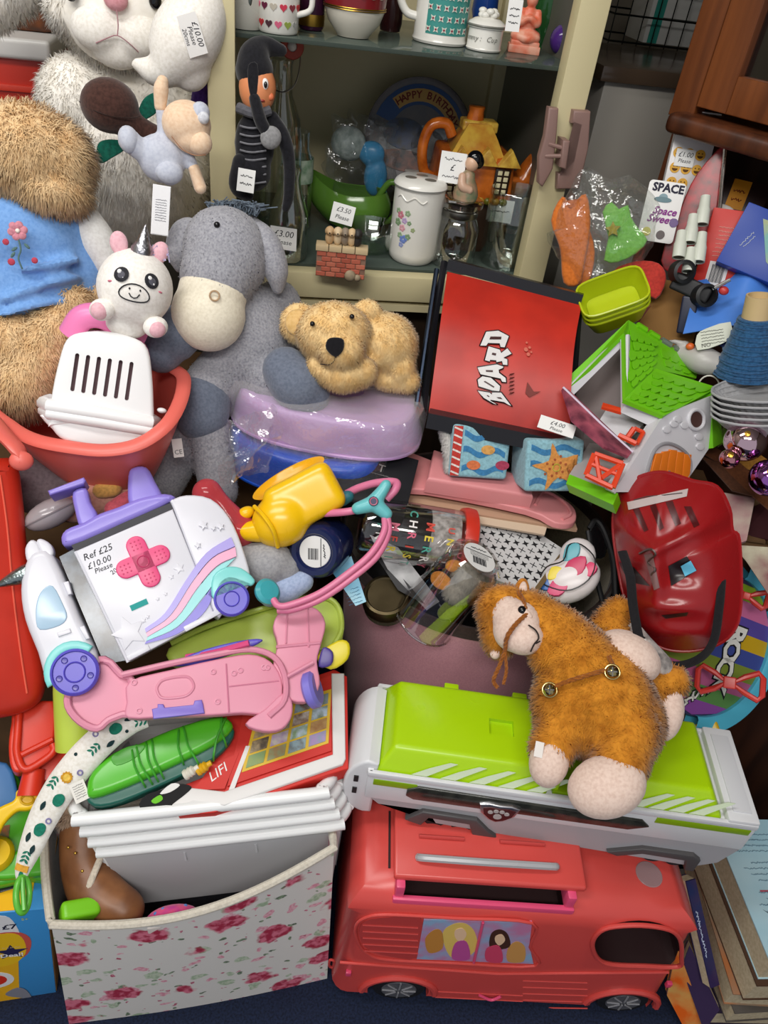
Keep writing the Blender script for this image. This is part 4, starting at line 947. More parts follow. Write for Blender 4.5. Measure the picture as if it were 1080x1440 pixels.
sag = lambda s: 0.035*(4*s*(1-s))
def face(p, q, r, s_, sg=0.0, bow=0.0, nrm=(0, 0, 0)):
    def fn(u, v):
        lo = p+(q-p)*u; hi = r+(s_-r)*u-np.array([0, 0, sg*4*u*(1-u)]); return lo+(hi-lo)*v+np.asarray(nrm)*bow*math.sin(math.pi*u)*(0.3+0.7*v)
    return fn
nf = unit(np.cross(b1-b0, [0, 0, 1.0]))
mb = MB().grid(face(b0, b1, t0, t1, .028, .02, nf), 22, 12)
mb.grid(face(c0, b0, u0, t0, .01, .004, -unit(b1-b0)), 12, 12); mb.grid(face(b1, c1, t1, u1, .0), 8, 8); mb.grid(face(c1, c0, u1, u0), 8, 8)
mb.raw([b0, b1, c1, c0], [[0, 1, 2, 3]])
T.add('cloth_walls', _eval(mb, [('SOLIDIFY', dict(thickness=0.004, offset=-1))]), FLO, ang=60)
rimp = [face(b0, b1, t0, t1, .028, .02, nf)(u, 1) for u in np.linspace(0, 1, 22)]+[face(b1, c1, t1, u1)(u, 1) for u in np.linspace(.1, .9, 6)]+[face(c1, c0, u1, u0)(u, 1) for u in np.linspace(0, 1, 8)]+[face(c0, b0, u0, t0, .01, .004, -unit(b1-b0))(u, 1) for u in np.linspace(.1, .95, 10)]
T.add('piped_rim', MB().tube(rimp, .0055, 8, True), CRT)
mb = MB().grid(lambda u, v: face(c0, b0, u0, t0, .01, .004, -unit(b1-b0))(u, v)+(b1-b0)*0.012, 12, 10)
T.add('lining', mb, M('#8a8078', 'fl'))

# ================================================================== four nested white baskets
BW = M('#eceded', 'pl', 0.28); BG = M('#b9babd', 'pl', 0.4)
fl_, fr_, fm = V(100, 1150, .945), V(470, 1110, .985), V(268, 1163, .925)
ex_ = unit(fr_-fl_); up_ = unit(np.array([-0.05, 0.16, 1.0])); up_ = unit(up_-(up_ @ ex_)*ex_); bk__ = np.cross(up_, ex_); LW = np.linalg.norm(fr_-fl_)
BK = Fr(fl_, np.stack([ex_, bk__, up_], 1))
pos = ['topmost', 'second from top', 'third from top', 'lowest']
for k in range(4):
    T = Th('plastic_basket', ['topmost white plastic basket holding green toy in nested stack', 'white plastic basket second from top of nested stack', 'white plastic basket third from top of nested stack', 'lowest white plastic basket with grey front wall in floral bin'][k], 'basket', 'nested white baskets')
    base = np.array([0.006*k, 0.0, -0.0205*k])
    def rimxy(s, q=1.0):     # rounded plan with a bowed front
        pts = rrect(LW/2*q, 0.10*q, 0.03, 5, LW/2, 0.095); out = []
        for (x, y) in pts:
            fx = max(0, 1-abs(x-LW/2)/(LW/2)); out.append((x, y-(0.040*fx**.8 if y < 0.095 else 0), (-0.010*math.cos((x/LW-0.5)*2*math.pi)+.006*math.sin((x/LW)*3*math.pi))*(1 if y < 0.095 else .3)))
        return out
    dense = smooth_pts(rimxy(0), 3, True)
    loop = [BK.p(*(np.array(q)+base)) for q in dense]
    T.add('rim', MB().tube(loop, .0084, 10, True), BW)
    cb = np.array([LW/2, 0.095, 0])
    n_ = len(dense); hgt = 0.135
    mb = MB().grid(lambda u, v: BK.p(*(cb+(np.array(dense[int(u*n_) % n_])-cb)*np.array([1-.10*v-.012, 1-.13*v-.02, 1])+base+np.array([0, 0, -hgt*v]))), n_, 6, True)
    mb.raw([BK.p(*(cb+(np.array(q)-cb)*np.array([.888, .85, 1])+base+np.array([0, 0, -hgt]))) for q in dense], [list(range(n_))])
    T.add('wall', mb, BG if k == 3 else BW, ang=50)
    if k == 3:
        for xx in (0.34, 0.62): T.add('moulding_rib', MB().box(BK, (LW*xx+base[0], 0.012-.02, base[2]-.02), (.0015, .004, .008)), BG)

# ================================================================== toy ambulance
AW = M('#d8d8e0', 'pl', 0.3); PUR = M('#8e7fd6', 'pl', 0.3); PURD = M('#5f55c4', 'pl', 0.3); TEAL = M('#7fd3d0', 'pl', 0.3); PKX = M('#e0447c', 'pl', 0.35)
T = Th('toy_ambulance', 'white unicorn toy ambulance with pink plaster cross and purple handle', 'toy vehicle')
g = cf(205, 815, 0.965, -6, 0, 23)
H = g.hits
pan = T.add('side_panel', MB().prism(g, H([(107, 776), (243, 717), (302, 866), (181, 931)]), -60, 8, 2.5), AW)
rear = T.add('rear_body', MB().prism(g, smooth_pts(H([(243, 714), (240, 705), (262, 697), (296, 702), (322, 728), (340, 768), (352, 812), (345, 830), (318, 856), (303, 866), (272, 790)]), 3, True), -62, 6, 4, 3), AW)
cab = T.add('cab', MB().prism(g, smooth_pts(H([(76, 782), (50, 776), (36, 795), (30, 830), (36, 872), (54, 918), (66, 950), (96, 925), (140, 932), (112, 865)]), 3, True), -58, 10, 10, 4), AW)
T.add('clear_gap_panel', MB().prism(g, H([(82, 782), (105, 770), (180, 928), (146, 934)]), -50, -8), M('#22252c', 'pl', 0.15, hx2='#5f6b78', sc=40), label='smoked plastic strip showing accessories inside')
T.add('panel_edge', MB().tube([g.p(*H([(107, 776)])[0], 4), g.p(*H([(181, 931)])[0], 4)], 0.0025, 8), AW, pan)
for (a, b_) in (((90, 820), (97, 838)), ((112, 882), (122, 900))): T.add('hinge_clip', MB().prism(g, H([a, (a[0]+8, a[1]-2), (b_[0]+6, b_[1]-2), b_]), -4, 12, 1.5), AW, cab)
T.add('cab_window', MB().prism(g, smooth_pts(H([(62, 830), (76, 825), (90, 850), (96, 868), (86, 880), (58, 886), (52, 868), (54, 846)]), 3, True), 8, 11.5, 1.5), M('#a9c6dc', 'pl', 0.2), cab)
T.add('door_handle', MB().prism(g, H([(82, 890), (100, 884), (102, 890), (84, 896)]), 8, 13, 1), AW, cab)
for (pts) in (((44, 760), (36, 772), (40, 792), (56, 798), (60, 780), (54, 764)), ((58, 758), (52, 764), (64, 786), (76, 780), (72, 766))):
    T.add('ear', MB().prism(g, smooth_pts(H(pts), 3, True), -12, 6, 4, 3), AW, cab)
T.add('horn', MB().lathe(Fr(g.p(*H([(36, 806)])[0], -6), g.M @ rotm(0, -90, 0) @ rotm(0, 0, 0)), [(13, -4), (13, 2), (10, 16), (6, 30), (1.5, 42), (0, 43)], 18), M('#8f9a9a', 'met', 0.3, bump=.7, sc=160), cab, label='iridescent grey horn')
def wheel(c, r, holes):
    w = Fr(g.p(*H([c])[0], 8), g.M)
    o = T.add('wheel', MB().lathe(w, [(0, 6), (r*.38, 6), (r*.42, 8), (r*.46, 6), (r*.86, 6), (r*.9, 9), (r, 6), (r, -16), (0, -16)], 36), PURD)
    for k in range(holes):
        a = 6.283*k/holes+.6; T.add('wheel_stud', MB().lathe(Fr(w.p(r*.66*math.cos(a), r*.66*math.sin(a), 6.5), w.M), [(r*.14, 0), (r*.13, 1.5), (r*.10, .4), (0, .2)], 12), M('#4a41a2', 'pl', .3), o)
wheel((107, 945), 31, 5); wheel((325, 843), 25, 0)
arc = lambda c, r, a0, a1, n=12: [(c[0]+r*math.cos(math.radians(a)), c[1]+r*math.sin(math.radians(a))) for a in np.linspace(a0, a1, n)]
T.add('fender', MB().prism(g, H(arc((107, 945), 44, 150, 305)+arc((107, 945), 31, 305, 150)), 6, 14, 3), TEAL, cab)
T.add('fender', MB().prism(g, smooth_pts(H([(297, 838), (299, 812), (316, 799), (338, 800), (357, 816), (352, 825), (338, 820), (322, 816), (310, 824), (304, 842)]), 3, True), 5, 14, 3), TEAL, rear)
# cross, stripes, stars
cx, cy = H([(202, 791)])[0]
cr_ = T.add('plaster_cross', MB().prism(g, rrect(38, 13.5, 13, 6, cx, cy), 7, 12, 1.5).prism(g, rrect(13.5, 38, 13, 6, cx, cy), 7, 12, 1.5), PKX, pan, label='raised pink plaster cross')
dots = MB()
for (dx, dy) in ((0, 25), (0, -25), (25, 0), (-25, 0)):
    for i in range(-1, 2):
        for j in range(-1, 2): dots.ell(g, (cx+dx+i*5.5, cy+dy+j*5.5, 12), (1.3, 1.3, .8), 6, 4)
dots.tube([g.p(cx+8*math.cos(a), cy+8*math.sin(a), 12.2) for a in np.linspace(0, 6.283, 16, endpoint=False)], .0007, 5, True)
T.add('embossed_dots', dots, M('#c93468', 'pl', .4), cr_)
def stripe(A, B, hxc):
    a_, b_ = smooth_pts(H(A), 4), smooth_pts(H(B), 4); n = len(a_); rows = [(0, 5), (.06, 10.2), (.94, 10.2), (1, 5)]
    T.add('colour_stripe', MB().grid(lambda u, v: g.p(*(a_[int(round(u*(n-1)))]*(1-rows[int(round(v*3))][0])+b_[int(round(u*(n-1)))]*rows[int(round(v*3))][0]), rows[int(round(v*3))][1]), n, 4), M(hxc, 'pl', .3), pan)
L0 = [(204, 884), (232, 862), (262, 815), (290, 778), (324, 756)]; L1 = [(206, 890), (240, 866), (270, 820), (298, 786), (330, 770)]
L2 = [(208, 896), (248, 870), (276, 830), (304, 798), (332, 784)]; L3 = [(206, 902), (250, 882), (282, 846), (300, 822), (304, 812)]; L4 = [(204, 906), (250, 892), (284, 866), (296, 846), (292, 838)]
stripe(L0, L1, '#a79ae0'); stripe(L1, L2, '#f0a6c4'); stripe(L2, L3, '#8fd6d8'); stripe(L3, L4, '#7a6fd0')
for (px, py, r) in ((182, 890, 24), (286, 740, 7), (252, 800, 8), (278, 768, 5), (222, 843, 3), (233, 836, 3), (300, 744, 4), (310, 742, 6), (202, 873, 4), (208, 868, 3), (241, 812, 4)):
    c = H([(px, py)])[0]; T.add('moulded_star', MB().prism(g, star(r, .5, 5, *c), 7, 9.4, .5), AW, pan)
T.add('sticker', MB().box(g, (*H([(196, 851)])[0], 8.6), (12, 4, .5)), M('#2f9c98', 'paper'), pan)
hw = MB(); ca, cb_ = H([(137, 768)])[0]; txt_mb(hw, g, 'Ref £25', *H([(138, 778)])[0], 8.6, 13, shear=.2); txt_mb(hw, g, '£10.00', *H([(140, 792)])[0], 8.6, 12, shear=.2); txt_mb(hw, g, 'Please', *H([(146, 800)])[0], 8.6, 10, shear=.2); txt_mb(hw, g, '20cms', *H([(167, 800)])[0], 8.6, 9, rot=14)
T.add('handwriting', hw, M('#2a2a30', 'paper'), pan, smooth=False)
for (q, w_) in (((285, 872), 28), ((195, 918), 16)): T.add('latch', MB().box(g.sub(*H([q])[0], 4, 0, 0, 3), (0, 0, 0), (w_, 4, 7), 1.5), AW, pan)
# purple grip
T.add('dark_slot', MB().prism(g, H([(100, 766), (242, 706), (245, 716), (106, 777)]), -40, 0), M('#1c1b26', 'pl', .5))
grip = T.add('handle_base', MB().prism(g, smooth_pts(H([(86, 760), (92, 745), (118, 734), (140, 722), (168, 712), (196, 700), (232, 694), (243, 704), (170, 738), (100, 768)]), 3, True), -46, 4, 8, 4), PUR)
T.add('handle_post', MB().prism(g, smooth_pts(H([(101, 690), (120, 684), (126, 704), (136, 722), (130, 738), (112, 740), (104, 716)]), 3, True), -34, -6, 6, 3), PUR, grip)
T.add('handle_bar', MB().prism(g, H([(67, 690), (118, 671), (121, 676), (118, 681), (70, 697)]), -44, 2, 3, 3), PUR, grip)
T.add('handle_post', MB().prism(g, smooth_pts(H([(180, 668), (188, 656), (206, 656), (218, 676), (228, 700), (205, 712), (182, 712)]), 3, True), -40, 0, 8, 4), PUR, grip)

# ================================================================== lime tray, pink scooter tray
T = Th('lime_tray', 'long lime green plastic tray under toy ambulance', 'tray')
g = cf(355, 885, 1.03, -18, 0, 10)
H = g.hits
T.add('tray', MB().prism(g, smooth_pts(H([(236, 910), (300, 880), (400, 848), (450, 838), (476, 850), (484, 884), (470, 915), (420, 920), (330, 930), (250, 935)]), 3, True), -30, 0, 8, 4), M('#a9bd4c', 'pl', .3))
T.add('lip', MB().tube(smooth_pts([g.p(*h, 1) for h in H([(240, 905), (300, 878), (400, 848), (450, 840), (474, 852), (480, 884), (468, 910)])], 4), .004, 8), M('#a9bd4c', 'pl', .3))
T = Th('purple_toy_piece', 'purple and pink plastic pieces lying behind pink scooter tray', 'toy')
T.add('piece', MB().prism(cf(310, 915, .975, 0, 0, 9), smooth_pts([(-70, -6), (-20, 6), (40, 8), (60, 2), (20, -8), (-40, -12)], 3, True), -8, 6, 3), PURD)
T.add('piece', MB().tube(smooth_pts([V(262, 924, .97), V(300, 918, .965), (V(350, 904, .965))], 4), .004, 8), M('#d84a80', 'pl'))
T = Th('yellow_toy_piece', 'bright yellow and purple plastic piece beside lime tray', 'toy')
T.add('piece', MB().prism(cf(475, 915, 1.0), smooth_pts([(-30, -8), (0, 14), (16, 10), (14, -12), (-10, -26)], 3, True), -14, 6, 4), M('#d9c81e', 'pl'))
T.add('insert', MB().prism(cf(458, 925, .99), smooth_pts([(-10, -12), (-4, 14), (10, 8), (8, -10)], 3, True), -8, 6, 3), M('#4a3a86', 'pl'))

SPK = M('#e2929f', 'pl', .4); SPK = M('#d88ba2', 'pl', .4)
T = Th('pink_scooter_tray', 'pale pink plastic toy scooter base with rounded ends', 'toy')
g = cf(290, 965, 0.945, -12, 0, 9); H = g.hits
deck = T.add('deck', MB().prism(g, smooth_pts(H([(182, 958), (178, 988), (180, 1010), (240, 1008), (300, 1006), (340, 1003), (375, 1004), (395, 985), (396, 955), (380, 930), (350, 920), (300, 928), (240, 942)]), 3, True), -14, 2, 3, 3), SPK)
T.add('deck_rim', MB().tube(smooth_pts([g.p(*h, 4) for h in H([(172, 950), (240, 934), (300, 922), (350, 914), (384, 924), (400, 950), (400, 985), (378, 1008)])], 4), .004, 8), SPK, deck)
lobe = MB()
sc0 = smooth_pts(H([(146, 926), (118, 938), (98, 968), (95, 992), (112, 1014), (136, 1024), (152, 1012), (172, 1004), (184, 1000), (184, 955), (170, 948)]), 3, True)
T.add('front_scoop', MB().prism(g, sc0, -22, -8, 0).tube([g.p(*q, -4) for q in sc0], .0045, 8, True), SPK)
T.add('rear_lobe', MB().prism(g, smooth_pts(H([(345, 1018), (372, 998), (398, 975), (410, 985), (410, 1008), (396, 1026), (370, 1029)]), 3, True), -12, 4, 3, 3), SPK)
ht = smooth_pts(H([(384, 940), (390, 905), (384, 880), (395, 858), (420, 850), (446, 856), (458, 876), (452, 905), (446, 930), (450, 962), (436, 985), (410, 985), (398, 965)]), 3, True)
hp_ = T.add('head_plate', MB().prism(g, ht, -16, 0, 3, 3), SPK)
T.add('head_rib', MB().tube([g.p(*h, 1) for h in H([(404, 858), (402, 905)])], .0014, 6).tube([g.p(*h, 1) for h in H([(432, 854), (434, 910)])], .0014, 6).tube([g.p(*h, 1) for h in H([(388, 910), (450, 904)])], .002, 6), SPK, hp_)
ring_ = smooth_pts([g.p(*h, 2) for h in H([(222, 965), (232, 956), (262, 952), (272, 962), (270, 972), (258, 980), (230, 982), (222, 974)])], 4, True)
T.add('oval_recess', MB().tube(ring_, .0018, 8, True), SPK, deck)
T.add('deck_line', MB().tube([g.p(*h, 2.2) for h in H([(318, 934), (322, 1002)])], .0012, 6).tube([g.p(*h, 2.2) for h in H([(322, 966), (392, 958)])], .0009, 6), M('#c97a94', 'pl', .4), deck)
for q in ((189, 960), (196, 1000), (300, 945), (306, 987), (329, 947), (338, 943), (371, 939), (376, 939)):
    f_ = Fr(g.p(*H([q])[0], 2), g.M); T.add('screw', MB().lathe(f_, [(4.5, 0), (4.3, 1.6), (2.6, 1.8), (2.2, .4), (0, .4)], 12), M('#d58aa2', 'pl', .35), deck)
lt = T.add('purple_clip', MB().prism(g, H([(214, 998), (222, 996), (222, 991), (230, 991), (232, 996), (272, 992), (274, 986), (284, 985), (286, 992), (288, 1004), (216, 1012)]), 0, 6, 1.5), M('#7a66c4', 'pl', .35))
T.add('side_wheel', MB().lathe(Fr(g.p(*H([(440, 968)])[0], -10), g.M @ rotm(0, 65, 0)), [(0, 9), (22, 9), (27, 5), (27, -5), (22, -9), (0, -9)], 24), M('#7d74cc', 'pl', .35), label='lilac side wheel')
T.add('axle', MB().tube([g.p(*h, 3) for h in H([(402, 953), (440, 932)])], .003, 8), SPK)

# ================================================================== green cord-wrapped toy and red picture tablet
T = Th('green_toy_radio', 'bright green plastic toy wrapped with thin green cord', 'toy')
g = cf(225, 1068, 0.955, -15, 0, 24); H = g.hits
GG = M('#4fb521', 'pl', .28); GDK = M('#0f5a4c', 'pl', .35)
b = T.add('body', MB().prism(g, smooth_pts(H([(122, 1108), (130, 1085), (160, 1058), (190, 1048), (240, 1026), (300, 1008), (322, 1012), (326, 1026), (300, 1048), (240, 1078), (180, 1105), (130, 1122)]), 3, True), -26, 6, 10, 4), GG)
T.add('dark_base', MB().prism(g, smooth_pts(H([(122, 1112), (180, 1098), (250, 1066), (318, 1020), (328, 1034), (300, 1066), (240, 1096), (170, 1126), (130, 1132)]), 3, True), -30, -6, 4, 3), GDK, label='dark teal underside')
T.add('recess', MB().prism(g, smooth_pts(H([(158, 1066), (180, 1052), (205, 1050), (190, 1068), (165, 1078)]), 3, True), 4, 7.5, .5), M('#3d9a1c', 'pl', .3), b)
cd_ = MB()
for (a, c) in (((186, 1052), (204, 1106)), ((192, 1048), (214, 1102)), ((206, 1044), (222, 1098)), ((214, 1040), (230, 1094)), ((252, 1026), (258, 1074)), ((258, 1022), (280, 1076)), ((312, 1008), (318, 1048)), ((318, 1010), (300, 1068))):
    a_, c_ = H([a])[0], H([c])[0]; m_ = ((a_[0]+c_[0])/2-4, (a_[1]+c_[1])/2)
    cd_.tube(smooth_pts([g.p(*a_, 2), g.p(a_[0]*.7+m_[0]*.3, a_[1]*.7+m_[1]*.3, 9), g.p(*m_, 10), g.p(c_[0]*.8+m_[0]*.2, c_[1]*.8+m_[1]*.2, 8), g.p(*c_, -8)], 4), .0014, 6)
T.add('cord', cd_, M('#3d9c2a', 'pl', .4))
for (q, hxc) in (((266, 1086), '#d8d3c4'), ((284, 1080), '#d9a51a')):
    f_ = g.sub(*H([q])[0], -2, 0, 75, 0); m_ = MB().lathe(f_, [(0, -9), (7, -8), (8, -4), (6.5, -2), (8, 1), (6.5, 3), (7.5, 6), (4, 9), (4, 15), (0, 15)], 16)
    T.add('plug', m_, M(hxc, 'pl', .3), label='jack plug')
T = Th('red_picture_tablet', 'red and white toy learning tablet with grid of picture cards', 'toy tablet')
g = cf(390, 1060, 0.985, -22, 0, 12); H = g.hits
RT = M('#c9281e', 'pl', .55); WT = M('#dddbd9', 'pl', .45)
b = T.add('case', MB().prism(g, H([(300, 1000), (470, 940), (488, 950), (490, 1080), (300, 1142), (250, 1146), (240, 1110), (290, 1090)]), -34, -2, 2), RT)
T.add('white_border', MB().prism(g, H([(466, 948), (484, 948), (486, 1068), (482, 1076), (316, 1134), (272, 1128), (226, 1146), (206, 1142), (262, 1108), (316, 1114), (468, 1062)]), -6, 4, 2), WT, b)
T.add('red_face', MB().prism(g, H([(320, 1106), (466, 1056), (466, 950), (345, 990)]), -6, 1.5), RT, b)
T.add('white_rule', MB().prism(g, H([(322, 1112), (330, 1110), (352, 1050), (346, 1050)]), 1, 3), WT, b)
T.add('red_label', MB().prism(g, H([(272, 1112), (316, 1110), (336, 1060), (300, 1075)]), 0, 2.4), RT, b)
fr_c = T.add('card_frame', MB().prism(g, H([(340, 1087), (462, 1046), (466, 970), (362, 1000)]), 1, 2.6), M('#d8b43a', 'paper', .4), b)
A_, B_, C_, D_ = [np.array(q) for q in H([(343, 1084), (460, 1044), (464, 974), (364, 1004)])]
cols = ['#7f9a6a', '#b3a07c', '#59616a', '#8f9f5e', '#a57a52', '#c9c4bc', '#6c7f92', '#8ea07a', '#5d5348', '#b6c7d6', '#7a5a40', '#90a8b0', '#a68cb8', '#c0a26a', '#6a7a5a', '#8898a8']
k = 0
for i in range(4):
    for j in range(4):
        u0, u1, v0, v1 = i/4+.02, (i+1)/4-.02, j/4+.02, (j+1)/4-.02
        bl = lambda u, v: tuple((A_*(1-u)+B_*u)*(1-v)+(D_*(1-u)+C_*u)*v)
        T.add('picture_card', MB().prism(g, [bl(u0, v0), bl(u1, v0), bl(u1, v1), bl(u0, v1)], 2.4, 3.6), M(cols[k], 'paper', .3, hx2=cols[(k*5+3) % 16], sc=90), fr_c); k += 1
T.add('lettering', txt(g, 'LIFI', *H([(306, 1088)])[0], 2.8, 19, rot=24, shear=.3), M('#e9e6e4', 'paper'), b, smooth=False)
pgl = T.add('bird_picture', MB().prism(g, smooth_pts(H([(198, 1138), (206, 1120), (230, 1112), (252, 1104), (270, 1108), (262, 1118), (244, 1132), (236, 1142)]), 3, True), 3, 5), M('#141416', 'paper', .7), b, label='black and white painted bird')
T.add('bird_patch', MB().prism(g, smooth_pts(H([(226, 1118), (242, 1104), (254, 1106), (240, 1116)]), 3, True), 4.8, 5.6), WT, pgl)
T.add('bird_patch', MB().prism(g, smooth_pts(H([(214, 1128), (226, 1120), (230, 1126), (220, 1132)]), 3, True), 4.8, 5.8), M('#6cc02c', 'paper'), pgl)

# ================================================================== contents of the floral bin
LE = M('#8a5a36', 'pl', .4, hx2='#6f4528', sc=30); FUZ = M('#b59a84', 'fur', hx2='#a08570')
T = Th('brown_ankle_boot', 'brown leather boot with fleece cuff and cream lace in floral bin', 'boot')
g = cf(118, 1215, 1.0)
mb = MB(); capsules(mb, g, [(0, 45, -6, 34), (4, 0, -4, 36), (18, -40, 6, 36), (52, -66, 20, 28)]); b = T.add('upper', remesh(mb, .005, 4), LE)
mb = MB(); mb.ell(g, (0, 64, -6), (38, 26, 32)); T.add('cuff', fur(remesh(mb, .005, 2), 9000, .007, .0008), FUZ, ang=None, label='fleece cuff')
T.add('lace', MB().tube(smooth_pts([g.p(24, 10, 34), g.p(10, -20, 38), g.p(-2, -50, 30)], 4), .0042, 8, flat=.5, up=-_F), M('#cbbfae', 'fl'), b)
for k in range(6): T.add('stud', MB().ell(g, (-20+k*9, 24-14*k+6*math.sin(k*2), 33), (2.2, 2.2, 1.6), 8, 6), M('#caa04a', 'met', .3), b)
T = Th('green_toy_block', 'lime green rounded block lying in floral bin', 'toy')
T.add('block', MB().box(cf(112, 1282, .955, -20, 10, 4), (0, 0, 0), (26, 13, 18), 8, 4), M('#77c41c', 'pl', .35))
T = Th('pink_print_shoe', 'pink spotted child shoe with white sole at bottom of floral bin', 'shoe')
g = cf(255, 1292, .985, -20, 0, 2)
b = T.add('upper', MB().ell(g, (-12, 4, 0), (36, 15, 24)), M('#d4507c', 'fl', hx2='#b83a88', sc=90))
T.add('sole', MB().box(g, (6, -10, 2), (52, 5, 24), 4, 3), M('#e6dcd4', 'pl'))
for k in range(5): T.add('spot', MB().ell(g, (-34+k*10, 6+4*math.sin(k*2), 21-abs(k-2)*2), (3, 3, 2), 8, 6), M('#5a86c8', 'fl'), b)
T = Th('dark_folded_cloth', 'dark navy folded cloth lining bottom of floral bin', 'cloth')
T.add('cloth', remesh(MB().ell(wf((-.19, .56, .10), 16), (0, 0, 0), (.12, .05, .085)), .006, 3), M('#22222c', 'fl'))

# ================================================================== trays in cellophane under the honey bear
def basin(T, px, py, d, L, Wd, hgt, yaw, mat, pitch=0):
    """upturned tub: closed top, walls flaring down to a rim"""
    f = wf(V(px, py, d), yaw); f.M = f.M @ rotm(pitch, 0, 0)
    def rim(t):
        ct, st = math.cos(t), math.sin(t); q = (abs(ct)**2.6+abs(st)**2.6)**(-1/2.6); return q*ct*L, q*st*Wd
    N_ = 56; prof = [(.80, -.001), (.88, -.001), (.905, -.004), (.92, -.012), (.955, -hgt*.5), (1.0, -hgt)]
    def fn(u, v):
        x, y = rim(u*2*math.pi); s_, z = prof[int(round(v*(len(prof)-1)))]; return f.p(x*s_, y*s_, z)
    mb = MB().grid(fn, N_, len(prof), True); mb.raw([fn(i/N_, 0) for i in range(N_)], [list(range(N_))])
    T.add('tray', _eval(mb, [('SOLIDIFY', dict(thickness=.0025, offset=-1))]), mat, ang=60)
    T.add('rim', MB().tube([fn(i/N_, 1) for i in range(N_)], .004, 8, True), mat); return f, rim
LIL = M('#c79fd4', 'pl', .4); BLU = M('#1d55c4', 'pl', .3)
def cling(T, f, rim, hgt, amp, seed, alpha, white, a0=0.0, a1=1.0):
    def fn(u, v):
        a = (a0+(a1-a0)*u)*2*math.pi; x, y = rim(a); s_, z = (1.06-.04*v, -hgt*(1-v/.55)) if v < .55 else (1.04-.7*(v-.55)/.45, .006)
        nz = np.array(mnoise.noise_vector(Vector((x*16*s_+seed, y*16*s_, z*24)))); return f.p(*(np.array([x*s_, y*s_, z])+nz*amp*np.array([.7, .7, .9])+np.array([0, 0, amp*.5])))
    T.add('cellophane', MB().grid(fn, 64, 18, True), M('#fbfafb', 'film', .14, alpha=alpha, sc=white), label='crumpled clear plastic wrapping')
T = Th('lilac_tray', 'lilac plastic tray wrapped in cellophane under honey teddy bear', 'tray')
f, rm = basin(T, 462, 552, 1.115, .140, .075, .052, -5, LIL, pitch=4); cling(T, f, rm, .052, .013, 2.0, .22, .6)
T = Th('blue_tray', 'royal blue plastic tray wrapped in cellophane under lilac tray', 'tray')
f, rm = basin(T, 432, 612, 1.135, .125, .07, .06, -12, BLU, pitch=6); cling(T, f, rm, .06, .011, 5.0, .09, .2)
T = Th('cellophane_wrap', 'loose crinkled clear cellophane hanging from trays beside donkey leg', 'wrapping')
def cw(u, v):
    p = V(318+70*u+10*math.sin(5*v), 590+95*v-20*u, 1.04+.02*math.sin(6*u+3*v)); return p+np.array(mnoise.noise_vector(Vector((u*4, v*4, 1))))*.012
T.add('sheet', MB().grid(cw, 16, 16), M('#fbfafb', 'film', .12, alpha=.16, sc=.25))
crate('brown cardboard box hidden under blue and lilac trays', -.125, -.04, 1.09, 1.185, .62)
# black box lettered IRIT
T = Th('black_lettered_box', 'flat black box with spaced white capitals under trays', 'box')
g = cf(516, 668, 1.10, -30, 0, -16)
b = T.add('box', MB().box(g, (0, 0, -20), (66, 48, 20), 1.5), M('#1b1b1f', 'paper', .5)); T.add('lettering', txt(g, 'S P I R I T', -12, 16, .6, 17), M('#b9b5b0', 'paper'), b, smooth=False)
t_ = MB(); scribble(t_, g, 4, 6, .6, 74, 2, 22, .35); T.add('small_print', t_, M('#8a8684', 'paper'), b)

# ================================================================== yellow toy
T = Th('yellow_toy_pot', 'shiny yellow plastic toy pot with spout and flared brim', 'toy')
YY = M('#efbe0e', 'pl', .25); g = cf(415, 710, 1.045, 0, 0, 28)
mb = MB(); mb.box(g, (16, 2, 0), (52, 36, 34), 18, 4); mb.ell(g, (-26, -10, 8), (44, 38, 36)); b = T.add('pot', remesh(mb, .004, 6), YY)
T.add('brim', MB().lathe(Fr(g.p(10, 30, 0), g.M @ rotm(-60, 0, 2)), [(30, -10), (44, -2), (54, 6), (57, 9), (52, 9), (40, 4), (28, -2), (0, -4)], 32, sx=1.0, sy=.5), M('#e9a90e', 'pl', .28))
mb = MB(); capsules(mb, g, [(-40, -14, 8, 22), (-66, -6, 8, 16), (-86, 4, 6, 11)]); T.add('spout', remesh(mb, .003, 4), YY)
T.add('spout_ring', MB().tube(smooth_pts([g.p(*q) for q in ((-50, 24, 22), (-44, 6, 44), (-42, -18, 44), (-48, -40, 26))], 4), .003, 8), YY, b)
T.add('knob', MB().ell(g, (-66, 22, 0), (13, 9, 10)), YY)

# ================================================================== odds and ends between bucket, ambulance and donkey
def lump(nm, label, cat, c, d, chain, mat, vox=.004, f_=None):
    T = Th(nm, label, cat); m_ = MB(); capsules(m_, cf(*c, d), chain); me = remesh(m_, vox, 4)
    if f_: me = fur(me, *f_)
    T.add('body', me, mat, ang=None); return T
lump('grey_plush_limbs', 'pale grey plush bundle below yellow toy pot', 'plush toy', (378, 790), 1.05, [(-30, 6, 0, 22), (0, -2, 4, 34), (18, -10, 0, 28)], M('#a3a3a6', 'fl', hx2='#8f8f93'))
lump('pale_blue_cloth', 'pale blue folded cloth beside blue leaflet', 'cloth', (400, 832), 1.04, [(-20, -6, 0, 16), (4, 4, 0, 20), (26, 14, 0, 16)], M('#a9b8d6', 'fl', hx2='#95a5c6'))
T = Th('red_clear_rattle', 'translucent red plastic dumb-bell rattle behind ambulance', 'rattle')
g = cf(318, 720, 1.04); mb = MB(); capsules(mb, g, [(-26, 26, 0, 22), (-6, 8, 4, 16), (18, -26, 0, 26)]); T.add('shell', remesh(mb, .004, 5), M('#d8525a', 'tr', .12, alpha=.5))
T = Th('grey_glossy_ball', 'grey pearly plastic dome beside purple handle', 'toy')
